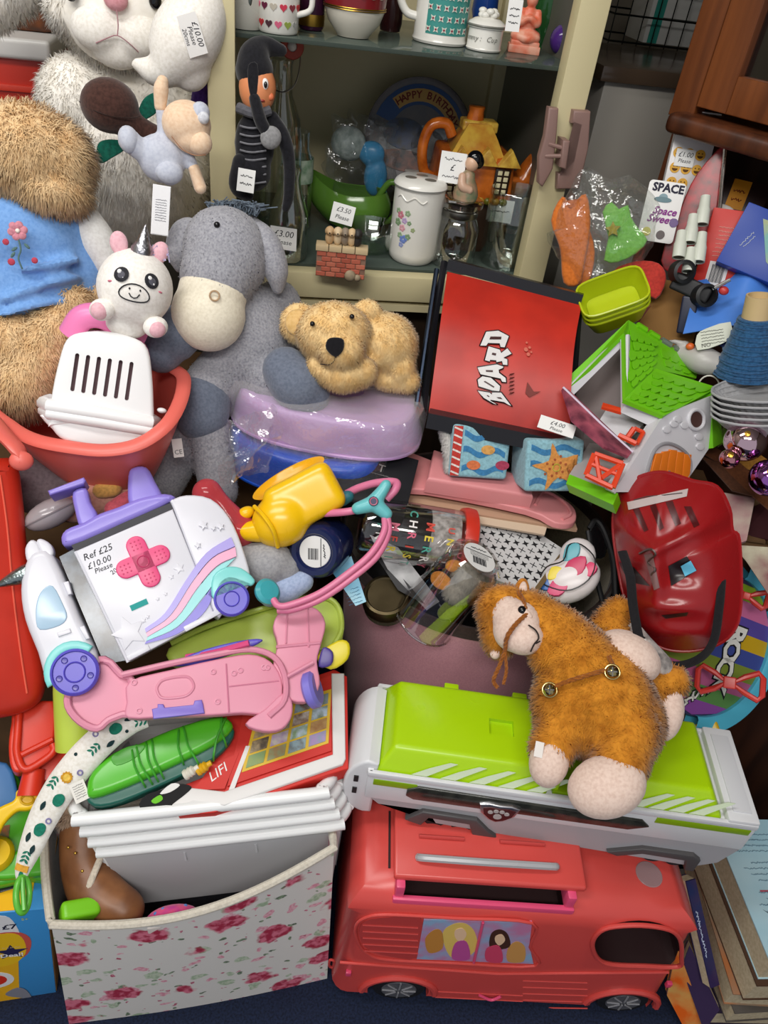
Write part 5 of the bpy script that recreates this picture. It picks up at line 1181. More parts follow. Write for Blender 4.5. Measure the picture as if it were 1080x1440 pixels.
g = cf(72, 722, 1.02, 0, 0, 28); T.add('dome', MB().ell(g, (0, 0, 0), (38, 20, 22)), M('#a39b9e', 'pl', .18)); T.add('rim', MB().tube([g.p(38*math.cos(a), 0, 22*math.sin(a)) for a in np.linspace(0, 6.283, 24, endpoint=False)], .0015, 6, True), M('#8a8286', 'pl', .3))
lump('peach_plush', 'peach and cream soft toy showing under coral bucket', 'plush toy', (140, 700), 1.07, [(-30, -6, 0, 30), (10, 6, 0, 34), (50, 10, 0, 26)], M('#d8a08c', 'fl', hx2='#c78a78'))
lump('yellow_plush', 'small yellow soft toy between purple handle posts', 'plush toy', (150, 690), 1.04, [(-8, 0, 0, 12), (8, 4, 0, 14)], M('#d9a85a', 'fl'))
lump('rose_pink_cloth', 'rose pink cloth scrap behind purple handle', 'cloth', (168, 708), 1.03, [(-10, -8, 0, 12), (14, 6, 0, 14)], M('#d4626c', 'fl'))
lump('grey_lavender_toy', 'greyish mauve soft toy bulk under coral bucket', 'plush toy', (70, 690), 1.10, [(-30, 10, 0, 40), (30, 0, 0, 46), (110, 0, 0, 40)], M('#7d6f74', 'fl'))
T = Th('red_shelf_tub', 'red plastic tub with white rim on shelf behind teddy bear', 'tub')
f = wf(atY(15, 150, 1.42), 13)
T.add('tub', MB().box(f, (-.10, .1, .03), (.17, .1, .045), .006), M('#c8301c', 'pl', .3)); T.add('white_rim', MB().box(f, (-.10, .1, .09), (.18, .11, .016), .008, 3), M('#dedcd8', 'pl', .3)); T.add('rib', MB().box(f, (-.10, -.002, .03), (.165, .004, .005), .002), M('#d8402c', 'pl', .3))
T = Th('orange_brown_bag', 'orange and brown patterned bag on shelf above red tub', 'bag')
T.add('bag', MB().box(wf(atY(15, 150, 1.42)+np.array([-.1, .12, .106]), 13), (0, 0, .06), (.15, .08, .06), .02, 3), M('#8a4a1e', 'pl', .5, hx2='#3a2418', sc=30))
T = Th('side_shelf', 'plain dark shelf unit carrying red tub left of cabinet', 'shelf')
f = wf(atY(15, 150, 1.42), 13)
T.add('top', MB().box(f, (-.2, .12, -.028), (.34, .16, .012), .002), M('#4a4138', 'wood')); T.add('body', MB().box(f, (-.2, .14, -.53), (.33, .14, .49), .002), M('#332c28', 'wood'))

# ================================================================== pink round hamper
HC = np.array([0.157, 0.972, 0]); HR = 0.222; HZ = 0.52
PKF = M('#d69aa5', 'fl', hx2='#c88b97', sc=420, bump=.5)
T = Th('pink_fabric_hamper', 'round dusty pink fabric hamper with brown rim full of oddments', 'hamper')
hf = wf(HC)
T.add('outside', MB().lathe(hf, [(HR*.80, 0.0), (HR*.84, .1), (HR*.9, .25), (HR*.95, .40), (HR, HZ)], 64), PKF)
T.add('lining', MB().lathe(hf, [(0, .06), (HR*.80, .06), (HR*.93, .40), (HR*.985, HZ)], 64), M('#b9ac90', 'fl'))
T.add('rim', MB().lathe(hf, [(HR*1.012, HZ-.018), (HR*1.016, HZ-.004), (HR*1.005, HZ+.003), (HR*.985, HZ+.002), (HR*.975, HZ-.016)], 64), M('#3b2b28', 'fl', .7))
T = Th('black_clothes_heap', 'heap of crumpled black clothes filling pink hamper', 'clothes')
mb = MB(); mb.ell(wf(HC), (0, 0, .38), (.185, .185, .10)); mb.ell(wf(HC), (-.02, .08, .46), (.15, .10, .12)); mb.ell(wf(HC), (-.12, .02, .45), (.06, .10, .08))
me = remesh(mb, .008, 2)
for v in me.vertices: v.co += Vector(mnoise.noise_vector(v.co*14))*.018
T.add('heap', me, M('#1b1a1d', 'fl', hx2='#101013', bump=.4))

# ---- navy jar seen from below
T = Th('navy_glass_jar', 'dark navy jar with round white barcode label on its base', 'jar')
g = cf(443, 776, 1.035, 12, -18, 0); NV = M('#16204a', 'pl', .18)
b = T.add('jar', MB().lathe(g, [(0, 0), (24, 0), (27, 4), (33, 5), (38, 0), (40, -8), (39, -60), (36, -75), (0, -75)], 40), NV)
lb = T.add('round_label', MB().lathe(g, [(0, 1.2), (22.5, 1.2), (23, .2)], 32), M('#dfdfdd', 'paper', .5), b)
br = MB()
for i in range(9): br.box(g, (-9+i*1.7, -3, 1.5), (.35+.3*((i*7) % 3 == 0), 8, .2))
scribble(br, g, 14, 2, 1.6, 20, 3, 6, .5, -85); T.add('barcode', br, M('#2a2a2e', 'paper'), lb, smooth=False)
T.add('label_line', MB().box(g, (9, 0, 1.5), (.5, 20, .2)), M('#2a2a2e', 'paper'), lb)

# ---- stethoscope
TP = M('#d9779a', 'pl', .35); TT = M('#3fa3ac', 'pl', .3)
T = Th('toy_stethoscope', 'pink tubed toy stethoscope with turquoise joint draped over hamper', 'toy stethoscope')
VV = lambda *q: [V(*r) for r in q]
T.add('tube', MB().tube(smooth_pts(VV((543, 702, 1.02), (556, 688, 1.02), (556, 678, 1.03), (530, 679, 1.04), (505, 686, 1.05), (488, 694, 1.06)), 5), .0055, 10), TP)
T.add('tube', MB().tube(smooth_pts(VV((508, 716, 1.02), (485, 720, 1.02), (457, 722, 1.03)), 5), .0052, 10), TP)
T.add('tube', MB().tube(smooth_pts(VV((541, 728, 1.01), (540, 748, 1.0), (522, 778, .99), (490, 806, .985), (450, 834, .98), (410, 850, .975), (392, 852, .975), (384, 843, .98)), 6), .0046, 10), TP)
T.add('tube', MB().tube(smooth_pts(VV((545, 728, 1.01), (546, 750, 1.005), (530, 782, .995), (496, 812, .988), (452, 842, .983), (412, 857, .98), (390, 858, .98)), 6), .0046, 10), TP)
g = cf(526, 708, 1.01, 0, 0, 12)
mb = MB(); capsules(mb, g, [(-2, 0, 0, 12), (14, 14, 0, 9), (22, 22, 0, 8)]); capsules(mb, g, [(-2, 0, 0, 12), (-24, -2, 0, 9)]); capsules(mb, g, [(0, 0, 0, 12), (14, -18, 0, 9)])
j_ = T.add('joint', remesh(mb, .0025, 3), M('#67bcc0', 'pl', .3))
T.add('badge', MB().lathe(g.sub(0, 3, 11), [(0, 3), (6, 3), (7, 0)], 18), M('#2c2e54', 'pl', .25), j_); T.add('badge_ring', MB().tube([g.p(5*math.cos(a), 3+5*math.sin(a), 14) for a in np.linspace(0, 6.283, 16, endpoint=False)], .0008, 5, True), M('#c06a80', 'pl'), j_)
g = cf(376, 832, .985, -20, 25, 0)
T.add('ear_piece', MB().lathe(g, [(0, 8), (14, 7), (19, 2), (18, -4), (8, -9), (0, -9)], 24), TT)
T.add('ear_piece', remesh(capsules(MB(), cf(490, 700, 1.05), [(0, 2, 0, 9), (-10, -2, 0, 11), (-18, -4, 2, 9)]), .003, 3), M('#256a74', 'pl', .4))

# ---- clear Christmas cup with red lid
CLR = M('#f4f3f4', 'gl', .05, alpha=.10)
T = Th('christmas_treat_jar', 'clear plastic jar lettered Merry Christmas with red lid', 'jar')
g = cf(580, 752, 1.085, 0, 90, 0); g = Fr(V(505, 738, 1.08), np.stack([unit(V(660, 765, 1.10)-V(505, 738, 1.08)), CU, np.zeros(3)], 1))
ax = g.M[:, 0]; e2 = unit(CU-(CU @ ax)*ax); e3 = np.cross(ax, e2); k_ = 1.09/FPX
JF = Fr(V(505, 738, 1.085), np.stack([e2, e3, ax], 1)*k_)      # local z along the jar
T.add('jar', MB().lathe(JF, [(0, 0), (34, 1), (39, 6), (42, 20), (44, 60), (45, 130), (45, 150)], 36), CLR)
T.add('lid', MB().lathe(JF, [(0, 163), (44, 163), (50, 160), (51, 150), (49, 142), (45, 142)], 36), M('#c4301f', 'pl', .3))
rows = [('JINGLE', 24, '#c9a83a', 14), ('MERI', 44, '#c04a3c', 16), ('CHRISTM', 68, '#4f9a8a', 16), ('MERRY', 92, '#d9c43a', 17), ('UNTIL', 122, '#8a3a3a', 13), ('YOU', 140, '#c9c43a', 13)]
pal = ['#c9483a', '#d9c23a', '#4fa090', '#e8e4e0', '#d0607a']
for (w, zz, c0, sz) in rows:
    for i, ch in enumerate(w):
        th_a = math.radians(90+(i-(len(w)-1)/2)*20); R0 = 45.3
        f_ = Fr(JF.p(R0*math.cos(th_a+.4), R0*math.sin(th_a+.4), zz), JF.M @ np.stack([[-math.sin(th_a+.4), math.cos(th_a+.4), 0], [0, 0, 1], [math.cos(th_a+.4), math.sin(th_a+.4), 0]], 1))
        f_ = Fr(f_.o, np.stack([f_.M[:, 0]*-1, f_.M[:, 1], f_.M[:, 2]], 1)) if np.linalg.det(f_.M) < 0 else f_
        if f_.M[:, 2] @ (CAM-f_.o) > 0: T.add('letter', txt(f_, ch, 0, 0, .4, sz, rot=-90 if False else 0, bold=.3), M(pal[(i+len(w)) % 5], 'pl', .4), smooth=False)
T.add('paper_insert', MB().lathe(Fr(JF.o, JF.M), [(40, 96), (41, 138)], 24, a0=20, a1=200), M('#cfcac4', 'paper', hx2='#8a8680', sc=120))

# ---- clear tumbler lying on top, with a duck inside
T = Th('clear_plastic_tumbler', 'clear plastic tumbler with white base label lying in hamper', 'tumbler')
A = V(600, 866, 1.085); B = V(672, 786, 1.01); ax = unit(B-A); e2 = unit(CR-(CR @ ax)*ax); e3 = np.cross(ax, e2); LT = np.linalg.norm(B-A)
TF = Fr(A, np.stack([e2, e3, ax], 1)*k_); LT /= k_
T.add('wall', MB().lathe(TF, [(46, -6), (44, 0), (42, LT*.5), (39, LT*.9), (37, LT-2), (30, LT+4), (26, LT+1), (0, LT+1)], 40), M('#f4f2f2', 'gl', .05, alpha=.13))
T.add('lip', MB().tube([TF.p(46*math.cos(a), 46*math.sin(a), -6) for a in np.linspace(0, 6.283, 40, endpoint=False)], .0016, 6, True), M('#f4f2f2', 'gl', .05, alpha=.25))
lf = Fr(TF.p(0, 0, LT+3), TF.M)
lb = T.add('round_label', MB().lathe(lf, [(0, .8), (24, .8), (24, 0)], 32), M('#dddddb', 'paper', .5))
br = MB(); rl = lf.sub(0, 0, 1, 0, 0, 0)
for i in range(12): br.box(lf, (-10+i*1.7, -8, 1.1), (.4+.3*((i*5) % 3 == 0), 6, .2))
scribble(br, lf, 0, 14, 1.2, 24, 3, 6, .5); br.box(lf, (0, 8, 1.1), (20, .5, .2))
for i in range(3): scribble(br, lf, 0, 5-i*2.6, 1.2, 28, 1.2, 9, .22)
T.add('barcode', br, M('#2a2a2e', 'paper'), lb, smooth=False)
T = Th('orange_billed_duck', 'small grey plush duck with orange feet inside clear tumbler', 'plush toy')
g = cf(640, 818, 1.06); 
mb = MB(); mb.ell(g, (18, 4, 0), (22, 24, 20)); mb.ell(g, (2, -16, 2), (18, 16, 16)); T.add('body', fur(remesh(mb, .003, 2), 6000, .005, .0006), M('#b9b5a6', 'fur'), ang=None)
T.add('foot', MB().prism(g, smooth_pts([(-32, 12), (-18, 14), (-4, 0), (-8, -12), (-24, -10), (-34, 0)], 3, True), -4, 6, 3), M('#e2943c', 'fl')); T.add('foot', MB().ell(g, (-2, 22, 4), (12, 9, 6)), M('#e2943c', 'fl'))
T.add('scarf', MB().prism(g, smooth_pts([(-24, -40), (-4, -22), (12, -32), (-2, -50), (-20, -52)], 3, True), -4, 6, 3), M('#6a7a2a', 'fl'))

# ---- brown lidded jar, papers, boxes
T = Th('brown_lidded_jar', 'small jar with dull bronze brown screw lid in hamper', 'jar')
g = cf(543, 838, 1.085, -30, 0, 0)
T.add('lid', MB().lathe(g, [(0, 2), (26, 2), (28, 4), (32, 3), (34, -2), (34, -16)], 36), M('#574d38', 'met', .4)); T.add('glass', MB().lathe(g, [(32, -16), (32, -30), (0, -32)], 30), M('#4a4438', 'pl', .2))
T = Th('patterned_gift_box', 'white box printed with black star motifs in hamper', 'box')
P0, P1, P2, P3 = V(655, 722, 1.13), V(720, 722, 1.15), V(792, 770, 1.13), V(748, 832, 1.06)
fA = f3(V(690, 722, 1.145), V(640, 800, 1.06), V(792, 772, 1.13), k_)
cor = fA.hits([(676, 722), (715, 722), (792, 772), (748, 832), (650, 800), (664, 760)])
b = T.add('box', MB().prism(fA, cor, -22, 0), M('#c9c9c9', 'paper', .3))
T.add('side', MB().prism(fA, fA.hits([(792, 772), (796, 780), (752, 838), (748, 832)]), -20, 0.4), M('#6e5a3c', 'paper'), b)
mo = MB(); inside = []
import itertools
def inpoly(x, y, P):
    r = False
    for i in range(len(P)):
        (x1, y1), (x2, y2) = P[i], P[i-1]
        if (y1 > y) != (y2 > y) and x < (x2-x1)*(y-y1)/(y2-y1)+x1: r = not r
    return r
xs = [q[0] for q in cor]; ys = [q[1] for q in cor]; nn = 0
for i in range(14):
    for j in range(14):
        x = min(xs)+8+i*15+(7.5 if j % 2 else 0); y = min(ys)+6+j*12
        if all(inpoly(x+dx, y+dy, cor) for dx, dy in ((5, 0), (-5, 0), (0, 5), (0, -5))):
            m_ = MB()
            if (i+j) % 3: m_.prism(fA, star(6, .38, 4, x, y, .78), 0, .5)
            else: m_.box(fA, (x, y, .3), (5.5, .5, .3)).box(fA, (x, y, .3), (.5, 5.5, .3))
            T.add('motif', m_, M('#1d1d20', 'paper'), b, smooth=False)
T = Th('black_white_magazine', 'folded black and white magazine page lying in hamper', 'magazine')
g = cf(575, 800, 1.09, -25, 0, -30)
T.add('page', MB().slab(VV((520, 752, 1.11), (560, 770, 1.10), (618, 846, 1.075), (600, 858, 1.07), (545, 800, 1.09)), .002), M('#d2d2d2', 'paper', .4, hx2='#4a4a4e', sc=14)); T.add('page', MB().slab(VV((516, 764, 1.115), (540, 780, 1.10), (598, 850, 1.072), (560, 830, 1.08)), .002), M('#131316', 'paper', .35))
T = Th('blue_leaflet', 'light blue printed leaflet poking from hamper rim', 'leaflet')
lf_ = T.add('sheet', MB().slab(VV((464, 800, 1.08), (494, 782, 1.08), (515, 846, 1.06), (500, 852, 1.06)), .0015), M('#5fb4dc', 'paper', .4, hx2='#a8d4e4', sc=18))
t_ = MB(); gg = f3(V(470, 806, 1.078), V(496, 796, 1.075), V(505, 850, 1.058), k_)
for i in range(5): scribble(t_, gg, 16, 30+i*5, 1, 20, 1.6, 5, .3)
T.add('small_print', t_, M('#3a6a8a', 'paper'), lf_)
T = Th('pink_cartoon_pouch', 'pink and turquoise graphic patterned pouch in hamper', 'pouch')
g = cf(800, 815, 1.09, -20, 0, 25)
mb = MB(); mb.ell(g, (0, 0, 0), (46, 34, 22)); mb.ell(g, (26, 30, -4), (26, 26, 16)); b = T.add('pouch', remesh(mb, .004, 3), M('#e3dcdc', 'pl', .3))
def patch(pts, c_, zz=22): T.add('print_patch', MB().prism(g, smooth_pts(pts, 3, True), zz-8, zz-1.5, 1), M(c_, 'pl', .35), b)
patch([(-8, -4), (10, 18), (34, 14), (20, -6)], '#c8305e', 22); patch([(-34, -10), (-10, 6), (-4, -14), (-22, -22)], '#d84a78', 21); patch([(4, 22), (18, 42), (34, 36), (24, 20)], '#58a8b4', 19); patch([(-26, 6), (-14, 20), (-2, 12), (-14, 2)], '#e8d23c', 22); patch([(-40, -2), (-34, 10), (-24, 4), (-30, -8)], '#3a6ab0', 19); patch([(20, -4), (36, 6), (42, -6), (28, -14)], '#d83a6a', 18)
T.add('outline', MB().tube(smooth_pts([g.p(*q) for q in ((-36, 6, 20), (-20, 22, 22), (4, 20, 24), (20, 40, 18), (36, 34, 16), (44, 6, 16), (24, -18, 18), (-10, -20, 20))], 4, True), .0010, 5, True), M('#1a1a1e', 'pl'), b)
T = Th('black_sunglasses', 'black plastic sunglasses hooked inside hamper rim', 'sunglasses')
g = cf(845, 790, 1.12, 0, 20, 10)
T.add('arm', MB().tube(smooth_pts([g.p(-8, 48, 0), g.p(4, 58, 0), g.p(12, 40, 2), g.p(16, 0, 4), g.p(10, -50, 4)], 5), .0045, 8), BLK); T.add('arm', MB().tube(smooth_pts([g.p(-10, 46, 0), g.p(-12, 0, 2), g.p(-8, -54, 0)], 5), .004, 8), BLK)
T.add('lens', MB().prism(g, smooth_pts([(-10, 44), (4, 52), (14, 30), (6, 6), (-10, 10)], 3, True), -3, 3, 2), M('#101012', 'pl', .06))

# ---- pink slide, beige boards, fabric cubes
PSL = M('#d98a8c', 'pl', .4)
T = Th('pink_toy_slide', 'salmon pink plastic toy slide with rounded foot across hamper', 'toy slide')
sl = f3(V(556, 690, 1.11), V(800, 735, 1.11), V(560, 640, 1.18), k_); Hs = sl.hits
b = T.add('tray', MB().prism(sl, smooth_pts(Hs([(545, 676), (552, 650), (570, 636), (606, 648), (640, 660), (742, 672), (770, 690), (800, 708), (810, 722), (806, 736), (780, 736), (740, 718), (600, 690), (558, 690)]), 3, True), -8, 2, 2.5, 3), PSL)
T.add('trough_wall', MB().prism(sl, Hs([(596, 692), (606, 650), (640, 662), (742, 690), (744, 716)]), 0, 26, 6, 3), PSL, b)
T.add('foot_recess', MB().tube(smooth_pts([sl.p(*h, 3) for h in Hs([(752, 712), (764, 694), (790, 706), (802, 724), (790, 732)])], 4), .0025, 8), PSL, b)
T = Th('beige_boards', 'pale beige card panels under pink slide', 'boards')
bb = MB(); BE = M('#b9967c', 'paper', .6)
T.add('board', MB().slab(VV((556, 690, 1.14), (600, 686, 1.15), (808, 732, 1.14), (812, 744, 1.12), (700, 728, 1.12), (560, 704, 1.12)), .006), BE); T.add('board', MB().slab(VV((640, 716, 1.125), (770, 738, 1.125), (766, 752, 1.115), (640, 730, 1.115)), .004), M('#c9b49c', 'paper', .6))
def cube(nm, label, c, d, hx_, rot, extra):
    T = Th('fabric_cube', label, 'toy cube', 'soft picture cubes'); g = cf(*c, d, *rot); b = T.add('cube', MB().box(g, (0, 0, 0), (40, 36, 38), 6, 4), M(hx_, 'fl', .8, bump=.2)); extra(T, g, b)
def waves(T, g, b, xs_=(-34, 34)):
    for k, y in enumerate((-20, 4, 26)):
        up = [(xs_[0]+t*(xs_[1]-xs_[0]), y+4*math.sin(t*9+k)) for t in np.linspace(0, 1, 16)]; lo = [(x, q-8) for x, q in up]
        T.add('wave_print', MB().prism(g, up+lo[::-1], 37.5, 38.6), M('#3f7fae', 'fl', .8), b)
def c1(T, g, b):
    waves(T, g, b, (-24, 34))
    T.add('stripe_face', MB().box(g, (-33, 0, 38.2), (6, 34, .8)), M('#c24038', 'fl'), b)
    for k in range(7): T.add('stripe', MB().box(g.sub(-33, -30+k*10, 39, 0, 0, -20), (0, 0, 0), (6, 1.2, .6)), M('#e8dcd6', 'fl'), b)
    for (x, y, c_) in ((-8, -18, '#d8784c'), (14, 24, '#d8604c'), (32, -16, '#a8405a'), (10, 4, '#d8a05a')): T.add('fish_print', MB().prism(g, circ(8, 14, x, y, 1.2, .8), 38, 39.4), M(c_, 'fl'), b)
def c2(T, g, b):
    waves(T, g, b)
    s_ = T.add('starfish_print', MB().prism(g, smooth_pts(star(34, .42, 5, 2, -2, 1.8), 3, True), 38.4, 40), M('#d8934c', 'fl'), b)
    for k in range(14): T.add('starfish_dot', MB().prism(g, circ(1.8, 8, 2+14*math.cos(k*2.4)*(.4+.07*k), -2+14*math.sin(k*2.4)*(.4+.07*k)), 39.6, 40.6), M('#a85a34', 'fl'), b)
    T.add('starfish_face', MB().tube([g.p(2+5*math.cos(a), -2+5*math.sin(a), 40.3) for a in np.linspace(0, 6.283, 14, endpoint=False)], .0008, 5, True), M('#b9b23c', 'fl'), b)
cube('a', 'soft fabric cube with red striped edge and blue wave print', (668, 630), 1.13, '#8fbcc8', (8, 12, -6), c1)
cube('b', 'soft fabric cube with orange starfish on blue waves', (768, 648), 1.11, '#8fbcc8', (10, 18, -4), c2)
T = Th('white_fluffy_toy', 'scrap of fluffy white plush beside striped cube', 'plush toy')
g = cf(630, 636, 1.11); mb = MB(); capsules(mb, g, [(-4, 30, 0, 7), (2, 6, 2, 8), (4, -22, 0, 8)]); T.add('body', fur(remesh(mb, .003, 2), 4000, .005, .0006), M('#d9d5d0', 'fur'), ang=None)

# ================================================================== red board game stand
T = Th('red_game_stand', 'black framed stand with curved red panel lettered BOARD', 'game')
p00, p10, p01, p11 = V(604, 570, 1.085), V(806, 612, 1.07), V(629, 382, 1.155), V(818, 428, 1.13)
FRM = M('#18181d', 'pl', .3)
def bd(u, v, e=0.0):
    q = (p00*(1-u)+p10*u)*(1-v)+(p01*(1-u)+p11*u)*v; n_ = unit(np.cross(p10-p00, p01-p00)); 
    curve = .018*math.sin(math.pi*v)-(.022*(1-v)**3); 
    q = q+ (p10-p00)*0.05*(math.sin(math.pi*v)*-1)*(u) 
    return q+n_*(e+curve)
mb = MB().grid(lambda u, v: bd(u, v), 12, 20)
RB = M('#c22a1a', 'pl', .42, hx2='#a82014', sc=12)
b = T.add('curved_panel', _eval(mb, [('SOLIDIFY', dict(thickness=.003, offset=-1))]), RB, label='curved red printed panel')
n_ = unit(np.cross(p10-p00, p01-p00))
fx = lambda px, py, d: V(px, py, d)
T.add('frame_top', MB().tube([p01+n_*.0+(p01-p00)*.06, p11+(p11-p10)*.04], .011, 4, up=n_), FRM); T.add('frame_bottom', MB().tube([p00-(p01-p00)*.05-n_*.018, p10-(p11-p10)*.05-n_*.018], .016, 4, up=n_), FRM)
T.add('frame_side', MB().tube(smooth_pts([p01+(p01-p00)*.07-(p10-p00)*.03, (p01+p00)/2-(p10-p00)*.05-n_*.02, p00-(p10-p00)*.04-n_*.02], 4), .006, 6), FRM); T.add('frame_side', MB().tube([p11+(p11-p10)*.04-n_*.02, p10-n_*.03], .006, 6), FRM)
T.add('back_board', MB().slab([p00-n_*.04, p10-n_*.04, p11-n_*.035+(p11-p10)*.03, p01-n_*.035+(p01-p00)*.05], .006), FRM)
T.add('back_tube', MB().tube([p01-(p10-p00)*.08, p00-(p10-p00)*.09-n_*.01], .004, 8), M('#5d6c86', 'met', .3))
def onpan(q): return bd(.5+q[0]/200, .5+q[1]/200, .0022+q[2]*.001)
class PanFr:      # maps flat lettering on to the curved panel
    M = np.eye(3)*.001
    def P(s, a): return np.array([onpan(q) for q in np.asarray(a)])
pf = PanFr()
def proj(P):
    q = P-CAM; d = q @ _F; return np.array([540+FPX*(q @ CR)/d, 720-FPX*(q @ CU)/d])
def onpx(px, py, e):
    u, v = .5, .5
    for _ in range(8):
        r0 = np.array([px, py])-proj(bd(u, v, e)); J = np.stack([(proj(bd(u+.01, v, e))-proj(bd(u, v, e)))/.01, (proj(bd(u, v+.01, e))-proj(bd(u, v, e)))/.01], 1)
        du = np.linalg.solve(J, r0); u += du[0]; v += du[1]
    return bd(u, v, e)
LET = [('B', [(100, 895), (260, 920), (285, 945), (290, 918), (410, 920), (550, 1105), (440, 1055), (270, 1025), (365, 1080), (300, 1070), (180, 1000)], [[(220, 965), (235, 958), (258, 975), (250, 984)], [(345, 985), (400, 985), (425, 1012), (370, 1002)]]),
       ('O', [(100, 760), (165, 710), (280, 730), (400, 840), (385, 915), (290, 905), (115, 850)], [[(183, 786), (200, 776), (322, 850), (310, 864)]]),
       ('A', [(100, 600), (350, 560), (440, 590), (430, 620), (380, 640), (385, 670), (470, 735), (475, 800), (415, 795), (395, 755), (140, 700)], [[(210, 638), (300, 640), (300, 664), (212, 660)]]),
       ('R', [(190, 515), (240, 330), (390, 372), (405, 415), (485, 355), (545, 432), (440, 485), (490, 500), (490, 580), (425, 575), (415, 530), (345, 545), (340, 520), (265, 515), (260, 535)], [[(285, 440), (295, 416), (345, 425), (335, 454)]]),
       ('D', [(130, 330), (210, 145), (370, 130), (510, 205), (455, 355), (395, 350), (385, 305), (240, 300), (215, 335)], [[(255, 247), (270, 210), (410, 212), (405, 247)]])]
for ch, outl, holes in LET:
    zp = lambda q, e: onpx(660+q[0]*.1102, 450+q[1]*.1102, e)
    l_ = T.add('letter', MB().raw([zp(q, .0026) for q in outl], [list(range(len(outl)))]), M('#d9d6d4', 'paper', .4), b, smooth=False, label='white graffiti letter '+ch)
    T.add('letter_outline', MB().tube([zp(q, .0024) for q in outl], .0010, 5, True), M('#1f1416', 'paper', .4), b)
    for h_ in holes: T.add('letter_gap', MB().raw([zp(q, .0031) for q in h_], [list(range(len(h_)))]), M('#3c1a1a', 'paper', .4), b, smooth=False)
gm = MB()
for k in range(6):
    y0 = 680+k*48; gm.tube([onpx(660+x*.1102, 450+(y0+dy)*.1102, .0024) for x, dy in ((505, 30), (560, 10), (515, 12), (575, 0))], .0006, 4)
T.add('small_lettering', gm, M('#5c1a14', 'paper', .4), b)
sp = MB()
for (x, y, r) in ((30, 0, 3), (35, 4, 2), (34, -6, 2.6), (30, 10, 1.6), (38, -2, 1.5)): sp.raw(pf.P([(x+r*math.cos(a), y+r*math.sin(a), .6) for a in np.linspace(0, 6.283, 10, endpoint=False)]), [list(range(10))])
T.add('paint_spot', sp, M('#c96a58', 'paper'), b, smooth=False, kind='stuff')
ar_ = MB().raw(pf.P([(34, -56, .6), (40, -60, .6), (56, -50, .6), (46, -52, .6), (36, -42, .6)]), [[0, 1, 2, 3, 4]]); T.add('arrow_print', ar_, M('#7a3a34', 'paper'), b, smooth=False)
tg = f3(V(757, 588, 1.055), V(800, 602, 1.05), V(762, 575, 1.06), k_)
tag(T, Fr(V(783, 600, 1.052), tg.M), 50, 20, [('£4.00', 9, 3), ('Please', 7, -5)], None)

# ================================================================== horse sitting on the truck
HF = M('#d08a2a', 'fur', hx2='#ad6a1a'); HW = M('#e3cbbd', 'fl', hx2='#d4b8a9', bump=.25)
T = Th('plush_horse', 'ginger plush horse with cream muzzle, rope bridle and bells', 'plush toy')
D = .955; g = cf(825, 985, D); L_ = lambda px, py: (px-825, 985-py)
def at(px, py, z=0): return (*L_(px, py), z)
mb = MB()
mb.ell(g, at(845, 985), (72, 88, 62), rot=(0, 0, 18)); mb.ell(g, at(868, 1010, -10), (62, 66, 56)); mb.ell(g, at(800, 990, 10), (50, 66, 48))
capsules(mb, g, [(*L_(815, 940), 0, 60), (*L_(780, 895), -4, 46), (*L_(742, 868), -2, 38)])
mb.ell(g, at(708, 862, 6), (42, 38, 34)); mb.ell(g, at(702, 890, 2), (28, 42, 30)); mb.ell(g, at(776, 920, 18), (30, 38, 30))
capsules(mb, g, [(*L_(800, 1010), 20, 34), (*L_(780, 1050), 34, 30)]); capsules(mb, g, [(*L_(880, 1020), 20, 40), (*L_(868, 1062), 40, 36)])
capsules(mb, g, [(*L_(884, 940), -34, 40), (*L_(858, 890), -44, 34), (*L_(872, 852), -50, 22)]); capsules(mb, g, [(*L_(915, 960), -44, 30), (*L_(945, 950), -50, 24)])
T.add('body', fur(remesh(mb, .005, 4), 48000, .007, .0007, jit=.75), HF, ang=None)
mz = MB(); mz.ell(g, at(728, 888, 32), (33, 38, 27), rot=(0, 0, -25)); mz.ell(g, at(738, 904, 36), (30, 25, 25)); mz.ell(g, at(716, 872, 28), (25, 29, 21)); T.add('muzzle', remesh(mz, .003, 4), HW, label='cream velvet muzzle')
T.add('eye', MB().ell(g, at(737, 867, 52), (6, 6.5, 5)), BEAD); T.add('eyelid', MB().ell(g, at(742, 871, 50), (11, 6, 5), rot=(0, 0, -35)), HW)
T.add('mouth', MB().tube(smooth_pts([g.p(*at(*q)) for q in ((747, 888, 60), (757, 895, 60), (761, 905, 58), (755, 914, 58), (750, 924, 54))], 5), .0010, 6).tube(smooth_pts([g.p(*at(757, 913, 58)), g.p(*at(763, 909, 56))], 3), .001, 6), M('#2a201c', 'fl'))
T.add('ear', MB().ell(g, at(732, 838, 6), (12, 24, 9), rot=(0, 0, -6)), M('#c9822a', 'fl', hx2='#a8641a')); T.add('ear_lining', MB().ell(g, at(734, 838, 12), (7, 18, 5), rot=(0, 0, -6)), HW)
T.add('ear', MB().ell(g, at(697, 926, 14), (8, 9, 6)), HW)
for (q, r, rot_) in (((776, 1068, 44), (27, 35, 26), -12), ((850, 1092, 56), (52, 40, 34), 22), ((936, 996, -40), (22, 40, 20), -12)): T.add('hoof', remesh(MB().ell(g, at(*q), r, rot=(0, 0, rot_)), .004, 2), HW, label='pale pink cream hoof')
T.add('belly_patch', remesh(MB().ell(g, at(882, 920, -10), (48, 34, 38), rot=(0, 0, -30)), .004, 3), HW)
